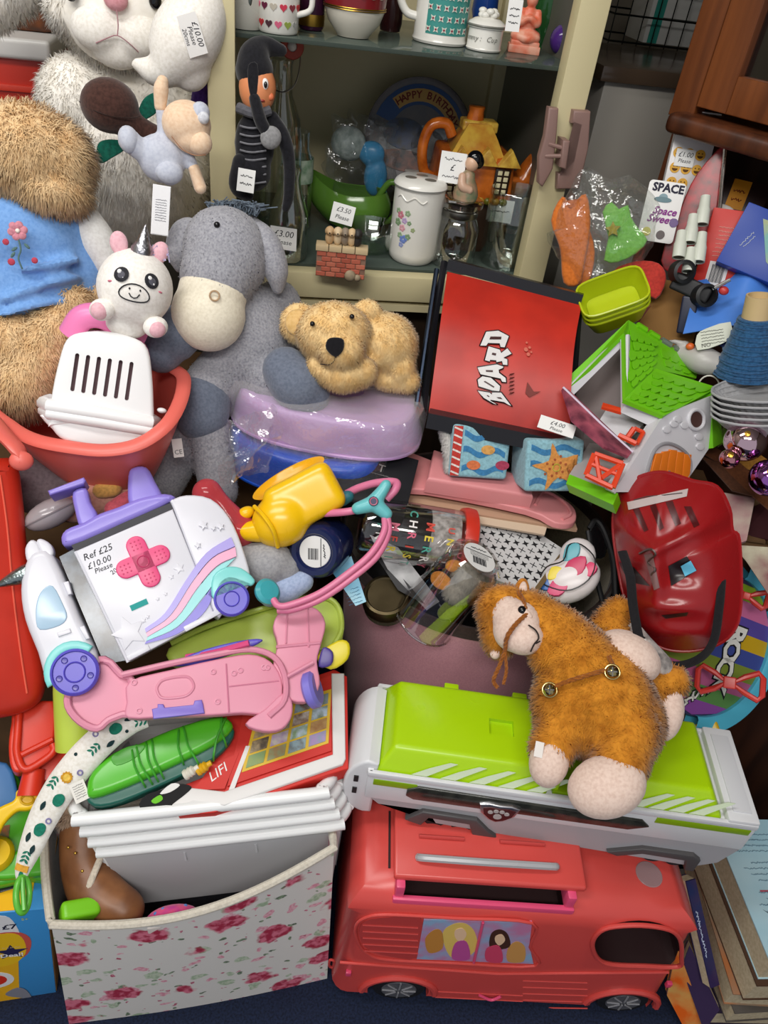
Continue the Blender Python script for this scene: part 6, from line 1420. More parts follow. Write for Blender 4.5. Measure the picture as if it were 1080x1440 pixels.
def rope(pts, r, nm='rope', par=None):
    P = smooth_pts([g.p(*at(*q)) for q in pts], 8); m_ = MB(); n = len(P)
    for ph in (0, 2.09, 4.19):
        Q = []
        for i in range(n):
            t = unit(P[min(i+1, n-1)]-P[max(i-1, 0)]); a = np.cross(t, [.3, .1, .9]); a = unit(a); b = np.cross(t, a); w = i*.9+ph
            Q.append(P[i]+r*.6*(math.cos(w)*a+math.sin(w)*b))
        m_.tube(Q, r*.62, 6)
    return T.add(nm, m_, M('#9a5a1e', 'fl', hx2='#7a4214'))
rope([(744, 872, 52), (730, 888, 64), (718, 906, 62), (714, 924, 46)], .0026, 'bridle'); rope([(744, 872, 52), (738, 852, 40), (730, 838, 30)], .0024, 'bridle')
rope([(714, 924, 46), (706, 945, 40), (698, 965, 36), (704, 975, 36)], .0024, 'lead_rope'); rope([(714, 926, 46), (716, 950, 40), (712, 970, 38)], .002, 'lead_rope')
rope([(776, 972, 62), (810, 958, 68), (838, 948, 66), (858, 940, 58), (854, 925, 50)], .0024, 'harness')
for q in ((777, 974, 64), (858, 946, 64)):
    f_ = g.sub(*at(*q)); o = T.add('bell', MB().lathe(f_, [(0, 9), (5, 8), (8.5, 4), (9.5, 0), (8.5, -4), (4, -8), (0, -9)], 18).tube([f_.p(9.6*math.cos(a), 9.6*math.sin(a), 0) for a in np.linspace(0, 6.283, 18, endpoint=False)], .0010, 6, True), M('#a89a6a', 'met', .2), label='small brass jingle bell')
    T.add('bell_slot', MB().box(f_, (0, 0, 8), (6, .9, 1.5)).box(f_, (0, 0, 8), (.9, 6, 1.5)), M('#1a1710', 'pl'), o)
tg = g.sub(*at(764, 1052, 66), 0, -20, -8); T.add('care_label', MB().box(tg, (0, 0, 0), (6, 10, .5)), M('#e6e0da', 'paper'))

# ================================================================== toy house
T = Th('toy_farmhouse', 'white plastic toy house with lime shingle roof and orange door', 'toy house')
LR = M('#6fbf14', 'pl', .32); HWm = M('#cfced2', 'pl', .35); ORD = M('#e0761a', 'pl', .35); REDO = M('#d8401c', 'pl', .35)
X = lambda *q: V(*q)
a1, a2, a3, a4, a5 = X(933, 584, 1.03), X(1001, 557, 1.075), X(1003, 622, 1.075), X(955, 692, 1.05), X(863, 692, 1.0)
WFr = f3(a1, a2, a1+(a1-a5), 1.05/FPX)
if WFr.M[:, 2] @ (CAM-a1) < 0: WFr = f3(a1, a2, a5, 1.05/FPX)
a3 = WFr.p(*WFr.hit(1003, 622)); a4 = WFr.p(*WFr.hit(955, 692))
wl = T.add('front_wall', MB().slab([a1, a2, a3, a4, a5], .004), HWm)
T.add('corner_wall', MB().slab([X(933, 584, 1.03), X(863, 692, 1.0), X(850, 686, 1.01), X(910, 596, 1.045)], .004), HWm)
T.add('side_frame', MB().slab([X(872, 472, 1.08), X(884, 470, 1.08), X(882, 562, 1.045), X(933, 582, 1.03), X(916, 600, 1.04), X(873, 580, 1.055)], .006), HWm)
T.add('side_frame', MB().slab([X(797, 545, 1.085), X(876, 468, 1.08), X(874, 488, 1.083), X(806, 556, 1.088)], .006), HWm)
T.add('inside_wall', MB().slab([X(798, 552, 1.15), X(876, 478, 1.13), X(900, 585, 1.15), X(870, 690, 1.06), X(800, 665, 1.10)], .004), M('#746866', 'pl', .4))  # white plastic coloured dark grey, the shade indoors painted in
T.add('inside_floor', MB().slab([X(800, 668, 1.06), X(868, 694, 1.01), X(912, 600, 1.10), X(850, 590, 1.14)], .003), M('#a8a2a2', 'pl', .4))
T.add('upper_floor', MB().slab([X(848, 566, 1.07), X(876, 574, 1.06), X(874, 580, 1.055), X(846, 572, 1.06)], .004), REDO)
T.add('inner_ramp', MB().slab([X(840, 596, 1.09), X(856, 570, 1.10), X(905, 596, 1.07), X(880, 622, 1.06)], .003), HWm)
T.add('base_strip', MB().slab([X(801, 667, 1.06), X(869, 694, 1.005), X(862, 710, 1.0), X(796, 680, 1.05)], .02), LR)
def shingles(roof, A, B, C, D, rows, cols, off=.0012):
    """A,B top edge, D,C bottom edge; overlapping scallops"""
    n = np.cross(B-A, D-A); n = unit(n); n = n if n @ (CAM-A) > 0 else -n
    for r in range(rows):
        v0, v1 = (r+.12)/rows, (r+1.15)/rows; v1 = min(v1, 1)
        for c in range(cols):
            u0 = (c+(.5 if r % 2 else 0))/cols; u1 = u0+1/cols
            if u1 > 1.02: continue
            L = lambda u, v: (A*(1-u)+B*u)*(1-v)+(D*(1-u)+C*u)*v
            P = [L(u0, v0), L(u1, v0), L(u1, v0+(v1-v0)*.6), L((u0+u1)/2+(u1-u0)*.25, v1), L((u0+u1)/2-(u1-u0)*.25, v1), L(u0, v0+(v1-v0)*.6)]
            P = [q+n*(off*(.3 if i < 2 else 1.6)) for i, q in enumerate(P)]
            T.add('shingle', MB().slab(P, .0012), LR, roof)
r1, r2, r3, r4, r5, r6 = X(884, 450, 1.10), X(985, 512, 1.15), X(979, 532, 1.135), X(922, 519, 1.09), X(879, 562, 1.04), X(877, 468, 1.075)
rf = T.add('main_roof', MB().slab([r1, r2, r3, r4, r5, r6], .005), LR)
shingles(rf, X(886, 462, 1.092), X(925, 482, 1.112), X(922, 517, 1.09), X(882, 552, 1.045), 6, 4)
shingles(rf, X(930, 488, 1.116), X(980, 514, 1.145), X(976, 530, 1.133), X(926, 512, 1.098), 2, 4)
T.add('roof_edge', MB().slab([r1, X(797, 532, 1.09), X(800, 545, 1.085), r6], .006), LR, rf)
for k in range(5):
    u = .12+k*.17; p0 = X(884+101*u, 450+62*u, 1.10+.05*u); p1 = X(884+101*(u+.12), 450+62*(u+.12), 1.10+.05*(u+.12))
    T.add('ridge_cap', MB().tube([p0, p1], .005, 8), LR if k < 2 else M('#6f7a6c', 'pl', .4), rf)
df = T.add('dormer_roof', MB().slab([X(922, 518, 1.09), X(1010, 545, 1.10), X(933, 585, 1.025), X(877, 562, 1.035)], .006), LR)
shingles(df, X(922, 522, 1.087), X(1002, 546, 1.095), X(936, 581, 1.03), X(884, 561, 1.038), 5, 5)
T.add('dormer_edge', MB().slab([X(1008, 543, 1.10), X(1017, 622, 1.095), X(1003, 630, 1.08), X(1000, 557, 1.08)], .02), LR, df)
dn_ = unit(np.cross(a2-a1, a5-a1)); dn_ = dn_ if dn_ @ (CAM-a1) > 0 else -dn_
WFr = f3(a1, a2, a1+(a1-a5), 1.05/FPX)
if WFr.M[:, 2] @ (CAM-a1) < 0: WFr = f3(a1, a2, a5, 1.05/FPX)
wh_ = WFr.hits
sg = 1 if WFr.M[:, 2] @ (CAM-a1) > 0 else -1
cw_ = np.array(wh_([(978, 590)])[0])
T.add('round_window', MB().tube([WFr.p(*wh_([(978+11*math.cos(a), 590+14*math.sin(a))])[0], sg*1.5) for a in np.linspace(0, 6.283, 20, endpoint=False)], .0028, 8, True), HWm, wl)
T.add('window_hole', MB().prism(WFr, wh_([(978+9*math.cos(a), 590+12*math.sin(a)) for a in np.linspace(0, 6.283, 18, endpoint=False)]), -.4, .8), M('#4a2f2a', 'pl', .6), wl)
for (px, py) in ((947, 596), (937, 604), (952, 590), (982, 614), (984, 628), (962, 598)): T.add('stone_boss', MB().prism(WFr, wh_(circ(6, 10, px, py, 1, .9)), -.5, 2.2, .8), HWm, wl)
dr_ = [(911, 668), (918, 640), (930, 628), (945, 628), (962, 640), (968, 655), (960, 672), (950, 690), (900, 690)]
T.add('door_arch', MB().tube(smooth_pts([WFr.p(*h, sg*1.0) for h in wh_([(904, 684), (916, 640), (930, 625), (948, 626), (966, 640), (970, 660), (958, 684)])], 4), .0026, 8), M('#8e8c90', 'pl', .4), wl)
for k in range(5):
    x0 = 906+k*12; T.add('door_plank', MB().prism(WFr, wh_([(x0+14-2*k, 632+abs(k-2)*3), (x0+24-2*k, 632+abs(k-1.6)*3), (x0+12, 690), (x0+1, 690)]), .2, 3.4, .6), ORD, wl)
T.add('door_knob', MB().ell(WFr, (*wh_([(938, 664)])[0], sg*3), (3, 3, 2.5), 10, 6), M('#6a6a6e', 'pl'), wl)
gt = T.add('gate', MB().tube([X(824, 668, 1.0), X(836, 638, 1.0)], .0038, 6).tube([X(836, 638, 1.0), X(876, 652, .99)], .0038, 6).tube([X(876, 652, .99), X(862, 686, .985)], .0038, 6).tube([X(862, 686, .985), X(824, 668, 1.0)], .0038, 6).tube([X(838, 642, 1.0), X(844, 676, .992)], .0034, 6).tube([X(846, 672, .992), X(872, 654, .99)], .0034, 6).tube([X(830, 652, 1.0), X(870, 668, .988)], .003, 6), REDO, label='orange red barred gate')
T.add('chair', MB().tube([X(870, 612, 1.03), X(895, 624, 1.02)], .004, 6).tube([X(882, 616, 1.03), X(892, 602, 1.03)], .004, 6).tube([X(892, 602, 1.03), X(905, 608, 1.03)], .003, 6).tube([X(896, 624, 1.02), X(905, 608, 1.03)], .003, 6), REDO)
T = Th('pink_picture_book', 'slim pink picture book stuck inside toy house', 'book')
o = T.add('cover', MB().slab(VV((791, 546, 1.06), (800, 548, 1.07), (890, 634, 1.02), (884, 642, 1.01), (850, 628, 1.0), (805, 590, 1.03)), .004), M('#b2586a', 'paper', .3, hx2='#5c2a3c', sc=40))
T.add('pages', MB().tube(VV((792, 545, 1.062), (845, 596, 1.035), (890, 636, 1.018)), .002, 6), M('#cdbfd0', 'paper'), o)
crate('brown cardboard box hidden behind and under toy house', .40, .53, 1.0, 1.12, .60)

# ================================================================== red face mask
T = Th('red_face_mask', 'shiny dark red plastic hero mask with black elastic straps', 'mask')
g = cf(950, 795, 1.0, 6, -10, 0); RM = M('#8f1418', 'pl', .25)
out = smooth_pts(g.hits([(866, 700), (872, 684), (905, 668), (935, 664), (975, 676), (1008, 684), (1026, 715), (1030, 745), (1040, 760), (1042, 850), (1030, 890), (1000, 910), (960, 916), (925, 908), (895, 880), (878, 840), (868, 790), (862, 740)]), 4, True)
on = np.array(out); cc = np.array([0, 5.0])
eyes = [np.array(g.hit(960, 803)), np.array(g.hit(898, 812))]
def msk(u, v):
    q = on[int(u*len(on)) % len(on)]; p = cc+(q-cc)*v; return g.p(*p, mz_(p[0], p[1], v))
def mz_(x, y, v):
    z = 58*(1-v**2.4)
    z += 16*math.exp(-((x+14)/12)**2-((y+6)/48)**2)                    # nose ridge
    z += 12*math.exp(-(((y-26)-.55*abs(x+14))/9)**2)*(1-v)**.5         # brow
    z -= 12*math.exp(-((x-16)/22)**2-((y+6)/14)**2)+12*math.exp(-((x+46)/20)**2-((y+10)/14)**2)
    z += 9*math.exp(-((y+52)/10)**2-((x+2)/40)**2)+7*math.exp(-((y+88)/12)**2-((x)/50)**2)
    for k in range(-2, 3): z += 7*math.exp(-((x+14-k*24-(y-40)*.28*k)/5)**2)*max(0, min(1, (y-45)/30))*(1-v)
    return z
n_ = len(on); mb = MB().grid(lambda u, v: msk(u, max(v, .001)), n_, 36, True)
b = T.add('shell', _eval(mb, [('SOLIDIFY', dict(thickness=.002, offset=-1))]), RM, ang=70)
T.add('edge_bead', MB().tube([msk(i/n_, 1.0) for i in range(n_)], .0022, 6, True), RM, b)
def onm(px, py, e=1.0):
    p = np.array(g.hit(px, py))
    for _ in range(6):      # settle on the curved surface along the line of sight
        dlt = p-cc; a = math.atan2(dlt[1], dlt[0]); ang = np.arctan2(on[:, 1]-cc[1], on[:, 0]-cc[0]); so = np.argsort(ang)
        R = np.interp(a, ang[so], np.linalg.norm(on-cc, axis=1)[so], period=2*math.pi); z = mz_(p[0], p[1], min(1, np.linalg.norm(dlt)/R))
        p = np.array(g.hit(px, py, z))
    return g.p(p[0], p[1], z+e)
def onmask(pts, nm, hxc, e=1.2, rough=.3):
    q0, q1, q2, q3 = [np.array(q, float) for q in pts[:4]]
    return T.add(nm, MB().grid(lambda u, v: onm(*((q0*(1-u)+q1*u)*(1-v)+(q3*(1-u)+q2*u)*v), e), 12, 7), M(hxc, 'pl', rough), b)
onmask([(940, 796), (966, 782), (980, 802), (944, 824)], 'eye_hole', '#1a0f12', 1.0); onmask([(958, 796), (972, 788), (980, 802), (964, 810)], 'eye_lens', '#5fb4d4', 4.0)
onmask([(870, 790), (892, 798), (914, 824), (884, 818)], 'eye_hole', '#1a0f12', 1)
onmask([(906, 780), (918, 778), (928, 826), (920, 830)], 'pale_nose_patch', '#7a5a58', 1.6, .4)  # paler, greyer quad laid along the nose ridge
T.add('silver_squiggle', MB().tube(smooth_pts([onm(px, py, 2) for px, py in ((900, 778), (915, 772), (922, 780), (912, 790), (922, 800), (916, 808))], 4), .0016, 6), M('#8a7c7a', 'met', .4), b)
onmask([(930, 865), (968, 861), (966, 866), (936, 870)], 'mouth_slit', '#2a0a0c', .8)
onmask([(882, 706), (968, 687), (966, 698), (884, 717)], 'paper_sticker', '#b9aaa8', 1.5, .6)
t_ = MB(); t_.tube([onm(px, py, 2.6) for px, py in ((892, 703), (910, 698), (935, 696), (960, 693))], .0006, 4); T.add('sticker_print', t_, M('#4a4040', 'paper'), b)
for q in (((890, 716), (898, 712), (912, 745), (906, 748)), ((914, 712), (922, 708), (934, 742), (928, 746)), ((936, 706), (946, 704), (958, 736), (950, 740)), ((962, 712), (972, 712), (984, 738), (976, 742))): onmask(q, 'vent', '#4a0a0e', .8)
ST = M('#19171a', 'fl', .8)
T.add('strap', MB().tube(smooth_pts(VV((875, 775, .985), (886, 810, .965), (890, 850, .96), (898, 895, .955), (904, 902, .955)), 5), .006, 8, flat=.25, up=-_F), ST)
T.add('strap', MB().tube(smooth_pts(VV((1036, 766, .985), (1018, 800, .955), (1012, 850, .945), (1004, 900, .95), (985, 925, .965), (955, 936, .975), (925, 932, .975)), 5), .0055, 8, flat=.25, up=-_F), ST)
T.add('white_cord', MB().tube(smooth_pts(VV((896, 900, .955), (908, 900, .952), (898, 906, .95), (906, 935, .945), (920, 954, .945)), 5), .0012, 6), M('#d9d5d0', 'pl'))
T = Th('monochrome_print_cloth', 'black and white comic print cloth tucked under red mask', 'cloth')
mb = MB(); capsules(mb, cf(915, 920, .985), [(-30, 42, 0, 12), (-14, 10, 4, 20), (8, -16, 4, 22)]); T.add('cloth', remesh(mb, .004, 3), M('#c9c2bc', 'fl', hx2='#241f28', sc=45))

# ================================================================== round ROCK toy with blue rim
T = Th('rock_star_drum', 'round striped toy drum lettered ROCK Star with blue rim', 'toy drum')
g = cf(1006, 908, 1.10, 0, 50, -18); BR_ = M('#4fb0cc', 'pl', .35)
RO = 120
T.add('drum_head', MB().lathe(g, [(0, 0), (RO-16, 0), (RO-14, -8)], 48), M('#3a3a5c', 'paper', .4))
strp = ['#8fae2c', '#cf6f9c', '#5a4a9c', '#c9a21e', '#3f4c94', '#7a8a34', '#b05a84', '#5a8a4a', '#8a4a9c']
for k, hxc in enumerate(strp):
    y1_, y0_ = 96-k*22, 96-(k+1)*22
    def ch(y): return math.sqrt(max(0, (RO-18)**2-y*y))
    T.add('stripe', MB().prism(g, [(-ch(y0_), y0_), (ch(y0_), y0_), (ch((y0_+y1_)/2), (y0_+y1_)/2), (ch(y1_), y1_), (-ch(y1_), y1_), (-ch((y0_+y1_)/2), (y0_+y1_)/2)], .2, 1.2), M(hxc, 'paper', .4), smooth=False)
for ph in ((-62, 62), (75, 112), (150, 258)):
    T.add('rim_segment', MB().lathe(g, [(RO-18, -4), (RO-18, 6), (RO-14, 9), (RO+6, 9), (RO+9, 5), (RO+9, -14), (RO-18, -14)], 30, a0=ph[0]-24, a1=ph[1]-24), BR_)
tx0, tx1 = MB(), MB()
for i, chh in enumerate('ROCK'):
    txt_mb(tx0, g, chh, 30, 26-i*25, 1.6, 44, rot=-90, bold=4); txt_mb(tx1, g, chh, 30, 26-i*25, 2.3, 44, rot=-90, bold=1.6)
for i, chh in enumerate('Star'): txt_mb(tx0, g, chh, -4-i*9, -72-i*9, 1.6, 30, rot=-60, bold=2); txt_mb(tx1, g, chh, -4-i*9, -72-i*9, 2.3, 30, rot=-60, bold=.3)
T.add('lettering_outline', tx0, M('#17151a', 'paper'), smooth=False); T.add('lettering', tx1, M('#e4e2da', 'paper'), smooth=False)
RC_ = M('#c4322a', 'pl', .35)
def bow(c, d, s_, rot_):
    f_ = cf(*c, d, 0, 0, rot_)
    for sx in (-1, 1): T.add('red_clip', MB().tube([f_.p(sx*s_*(.1+1.0*t), s_*.55*math.sin(w)*(.25+t*.75), 4) for t, w in ((.0, 0), (.4, 1.2), (.85, 1.5), (1, .6), (1, -.6), (.85, -1.5), (.4, -1.2))], .0042, 8, True), RC_)
    T.add('red_clip', MB().box(f_, (0, 0, 4), (s_*.22, s_*.22, 5), 2, 3), RC_)
bow((1026, 960), 1.06, 38, -4); bow((1050, 838), 1.09, 24, -14)
T = Th('yellow_scrap', 'yellow plastic scrap below round drum toy', 'toy')
T.add('piece', MB().box(cf(985, 1030, 1.12, 0, 0, 20), (0, 0, 0), (26, 12, 10), 5, 3), M('#c9a41c', 'pl'))

# ================================================================== china and glass in the cabinet
def stand(px, py, Z, yaw=0):
    p = atZ(px, py, Z); d = (p-CAM) @ _F; f = wf(p, yaw, d/FPX); return f
GLS = M('#e9efec', 'gl', .04, alpha=.07); CHINA = M('#e4e2da', 'pl', .15); GOLD = M('#b08a3a', 'met', .3)
def wrapfr(f, r, z, ang):      # frame on the side of an upright pot, facing outwards; ang 0 = towards the viewer
    a = math.radians(-90+ang); n = np.array([math.cos(a), math.sin(a), 0]); t = np.array([-math.sin(a), math.cos(a), 0])
    return Fr(f.p(n[0]*r, n[1]*r, z), f.M @ np.stack([t, [0, 0, 1], n], 1))
def lb(T, f, r, z, ang, w, h, lines, rot=0):
    tag(T, wrapfr(f, r+.6, z, ang), w, h, lines, rot=rot)
ZL, ZU = ZS0, ZS1
# ---- lower shelf
T = Th('glass_milk_bottle', 'clear glass milk bottle with £3.00 price label', 'bottle')
f = stand(404, 362, ZL)
T.add('glass', MB().lathe(f, [(0, 1), (24, 1), (27, 5), (27, 50), (25, 66), (16, 92), (13.5, 106), (14.5, 112), (15.5, 118), (13.5, 122), (12, 120), (12, 106), (14, 92), (23, 66), (25, 50), (25, 8), (0, 6)], 32), M('#f0f5f2', 'gl', .04, alpha=.12))
lb(T, f, 28, 36, -2, 36, 30, [('£3.00', 12, 6), ('Please', 9, -5)])
T = Th('swing_top_bottle', 'tall clear swing-top bottle with red rubber washer', 'bottle')
f = stand(392, 330, ZL, 0)
T.add('glass', MB().lathe(f, [(0, 1), (26, 1), (28, 6), (28, 120), (24, 150), (13, 178), (12, 210), (14, 216), (12, 219)], 28), M('#f0f5f2', 'gl', .05, alpha=.12))
wr = f.sub(12, -8, 232, 78, 0, 15); T.add('washer', MB().lathe(wr, [(6, -3), (13.5, -3), (14.5, 0), (13.5, 3), (6, 3), (6, -3)], 24), M('#b8442e', 'pl', .45), label='red rubber washer')
T.add('stopper', MB().ell(wr, (0, 0, 0), (6, 6, 5)), CHINA)
T.add('wire_bail', MB().tube(smooth_pts([f.p(*q) for q in ((-14, -2, 214), (-16, -4, 190), (0, -15, 182), (16, -4, 190), (22, -4, 220), (14, -4, 236))], 4), .0012, 6), M('#8a8a88', 'met', .3))
T = Th('green_label_jar', 'clear jar with green paper label behind doll', 'jar')
f = stand(415, 318, ZL); T.add('glass', MB().lathe(f, [(0, 1), (20, 1), (21, 5), (21, 90), (15, 104), (15, 120), (16, 124)], 26), M('#f0f5f2', 'gl', .05, alpha=.14)); T.add('label_band', MB().lathe(f, [(21.6, 62), (21.6, 92)], 24), M('#5f8a66', 'paper', hx2='#b9c8b4', sc=60))
# doll
T = Th('elf_doll', 'soft elf doll in black hat and striped black suit', 'doll')
g = cf(360, 208, 1.085); BKF = M('#1d1d22', 'fl', hx2='#141418', bump=.3)
T.add('head', MB().ell(g, (2, 74, 10), (25, 32, 22)), M('#d98a5c', 'pl', .4), label='orange-toned vinyl face')
T.add('hat', remesh(capsules(MB(), g, [(-2, 94, 6, 26), (0, 112, 2, 22), (12, 124, -4, 14), (34, 122, -6, 8)]), .003, 3), BKF)
T.add('fringe', MB().prism(g, smooth_pts([(-10, 98), (2, 100), (2, 70), (-4, 56), (-10, 74)], 3, True), 26, 33, 2), BKF)
T.add('eye', MB().ell(g, (12, 78, 29), (4.5, 7, 3)), M('#e8e6e2', 'pl', .2)); T.add('pupil', MB().ell(g, (12.5, 77, 32), (2.4, 4, 2)), BEAD); T.add('mouth', MB().ell(g, (8, 58, 28), (4, 1.6, 2)), M('#8a2a24', 'pl')); T.add('cheek', MB().ell(g, (19, 64, 22), (5, 5, 4)), M('#e0784e', 'pl', .5))
mb = MB(); mb.ell(g, (-2, 4, 0), (28, 44, 20)); mb.ell(g, (-6, -30, 4), (28, 28, 20)); b = T.add('body', remesh(mb, .004, 3), BKF)
for k in range(8): T.add('stripe', MB().tube(smooth_pts([g.p(-22+x*9, -44+k*10-2*math.sin(x), 21-abs(x-2)*1.6) for x in range(5)], 3), .0014, 6), M('#77777c', 'fl'), b)
T.add('collar', MB().tube(smooth_pts([g.p(-24, 48, 10), g.p(0, 42, 22), g.p(18, 48, 16)], 4), .007, 8), M('#5c5c62', 'fl'), b)
T.add('arm', remesh(capsules(MB(), g, [(22, 40, 6, 9), (38, 16, 12, 10), (46, -14, 16, 9), (46, -58, 16, 8), (42, -76, 16, 6)]), .003, 3), BKF); T.add('arm', remesh(capsules(MB(), g, [(-2, 60, 28, 8), (6, 34, 32, 9), (16, 18, 32, 8)]), .003, 3), BKF)
T.add('mitten', MB().ell(g, (20, 14, 34), (14, 15, 8), rot=(0, 0, -30)), M('#8f8f90', 'fl')); T.add('leg', remesh(capsules(MB(), g, [(-20, -20, 10, 13), (-26, -50, 16, 12), (-12, -62, 20, 9)]), .003, 3), BKF)
tag(T, cf(346, 254, 1.06, 0, 0, -6), 24, 30, [('~', 7, 6), ('~', 8, -4)], None)
# cellophane bag with blue thing
T = Th('cellophane_gift_bag', 'crinkled clear bag holding a blue trinket on shelf', 'gift bag')
f = stand(500, 308, ZL)
def bagf(u, v):
    a = u*2*math.pi; r = (40*math.sin(math.pi*min(.98, .18+v*.62))+6)*(1+.16*math.sin(5*a+v*3)); q = np.array([r*math.cos(a), r*.6*math.sin(a), 12+120*v]); nz = np.array(mnoise.noise_vector(Vector(q*.045)))*13
    return f.p(*(q+nz))
T.add('film', MB().grid(bagf, 44, 26, True), M('#f6f8f8', 'film', .12, alpha=.06, sc=.25)); T.add('trinket', remesh(MB().ell(f, (22, 0, 60), (16, 12, 26)).ell(f, (14, 0, 88), (18, 12, 16)), .003, 2), M('#3a8fc0', 'pl', .3)); T.add('wad', remesh(MB().ell(f, (-18, 2, 96), (24, 16, 22)), .003, 2), M('#a8b0ac', 'paper', hx2='#7d8884', sc=80))
# birthday plaque
T = Th('birthday_plate', 'round picture plate with HAPPY BIRTHDAY banner leaning at back', 'plate')
g = cf(588, 192, 1.40, -6, -4, -12); RP = 74
b = T.add('plate', MB().lathe(g, [(0, 0), (RP-6, 0), (RP, 3), (RP+1, 0), (RP-6, -5), (0, -5)], 44), M('#3e3432', 'pl', .35, hx2='#22222c', sc=25))
def arcband(r0, r1, a0, a1, z, hxc, nm):
    P = [(r0*math.cos(math.radians(a)), r0*math.sin(math.radians(a))) for a in np.linspace(a0, a1, 14)]+[(r1*math.cos(math.radians(a)), r1*math.sin(math.radians(a))) for a in np.linspace(a1, a0, 14)]; return T.add(nm, MB().prism(g, P, z-.5, z), M(hxc, 'paper', .4), b)
arcband(40, 66, 15, 165, 1.0, '#2c4a7a', 'sky_print'); arcband(44, 60, 22, 138, 1.8, '#b08a4a', 'banner_print')
s_ = 'HAPPY BIRTHDAY'; tx = MB()
for i, ch in enumerate(s_):
    a = 132-i*8.0; txt_mb(tx, g, ch, 52*math.cos(math.radians(a)), 52*math.sin(math.radians(a)), 2.4, 13, rot=a-90, bold=.25)
T.add('lettering', tx, M('#6a2420', 'paper'), b, smooth=False)
for (x, y, rx_, ry_, c_) in ((-20, 0, 30, 20, '#39486a'), (16, -10, 24, 22, '#55514e'), (8, 6, 10, 10, '#8a9494'), (-12, -34, 40, 14, '#8a5a4a'), (30, 10, 12, 9, '#5a6a7a')): T.add('train_print', MB().prism(g, circ(1, 18, x, y, rx_, ry_), .6, 1.6), M(c_, 'paper', .4, hx2='#3a3a3c', sc=60), b)
# cottage teapot
T = Th('cottage_teapot', 'glazed brown cottage-shaped teapot with thatched roof lid', 'teapot')
T0 = Th('teapot_riser', 'low wooden block lifting cottage teapot on shelf', 'block'); tx_, tz_ = cabhit(656, 276, .165); P0 = CB.p(tx_, .165, tz_); kk = ((P0-CAM) @ _F)/FPX; f = wf(P0, 13, kk); T0.add('block', MB().box(wf(CB.p(tx_, .165, 0), 13), (0, 0, (ZL+tz_)/2), (.055, .036, (tz_-ZL)/2), .002), M('#5a4030', 'wood')); TB = M('#d9752a', 'pl', .15, hx2='#a85014', sc=40); TY = M('#e6c050', 'pl', .2, hx2='#b07a2c', sc=60); TD = M('#2a1a12', 'pl', .25)
def taper(q): s_ = 1-.10*max(0, q[2]-8)/60; return (q[0]*s_, q[1]*s_, q[2])
b = T.add('body', MB().box(f, (0, 0, 32), (54, 38, 32), 8, 3, fn=taper), TB)
T.add('roof', MB().lathe(f.sub(0, 0, 62, 0, 0, 45), [(72, -6), (70, 0), (50, 18), (34, 30), (30, 34), (0, 36)], 4, sx=.86, sy=.66), M('#c4702a', 'pl', .2, hx2='#e0b448', sc=30), label='thatch-textured glazed roof')
T.add('lid_ridge', MB().box(f, (0, 0, 92), (24, 14, 7), 4, 3), TY); T.add('chimney', MB().lathe(f.sub(-6, 0, 96), [(12, 0), (10, 12), (11, 18), (9, 19), (0, 19)], 16), TB)
T.add('spout', MB().tube(smooth_pts([f.p(*q) for q in ((46, -8, 20), (72, -10, 26), (84, -10, 52), (98, -10, 78), (108, -10, 86))], 5), [f.M[2, 2]*q for q in np.interp(np.linspace(0, 1, 21), [0, .3, .6, 1], [20, 18, 11, 8])], 14), TB)
T.add('handle', MB().tube(smooth_pts([f.p(*q) for q in ((-50, 0, 20), (-66, 0, 30), (-72, 0, 60), (-64, 0, 86), (-44, 0, 90), (-34, 0, 76))], 5), f.M[2, 2]*7, 12), TB)
for x in (-32, 34):
    w = T.add('window', MB().box(f, (x, -38.5, 32), (11, 1.5, 17), 1), TD, b)
    for i in range(2):
        for j in range(4): T.add('pane', MB().box(f, (x-4.5+i*9, -40.2, 20+j*8), (3, .8, 2.8), .4), M('#d9cfa8', 'pl', .2), w)
for x in (-28, 8, 40): T.add('gable', MB().prism(Fr(f.p(x, -42, 58), f.M @ np.stack([[1, 0, 0], [0, 0, 1], [0, -1, 0]], 1)), [(-16, -6), (16, -6), (0, 16)], -10, 3, 1), TY, b)
for k in range(9): T.add('flower_bed', MB().ell(f, (-46+k*11, -39, 6), (6, 4, 5), 10, 6), TY if k % 2 else M('#6a6a1e', 'pl', .2), b)
tag(T, cf(636, 236, 1.245, 0, 0, -10), 36, 40, [('~', 9, 11), ('£', 12, 0), ('~', 8, -12)], None)
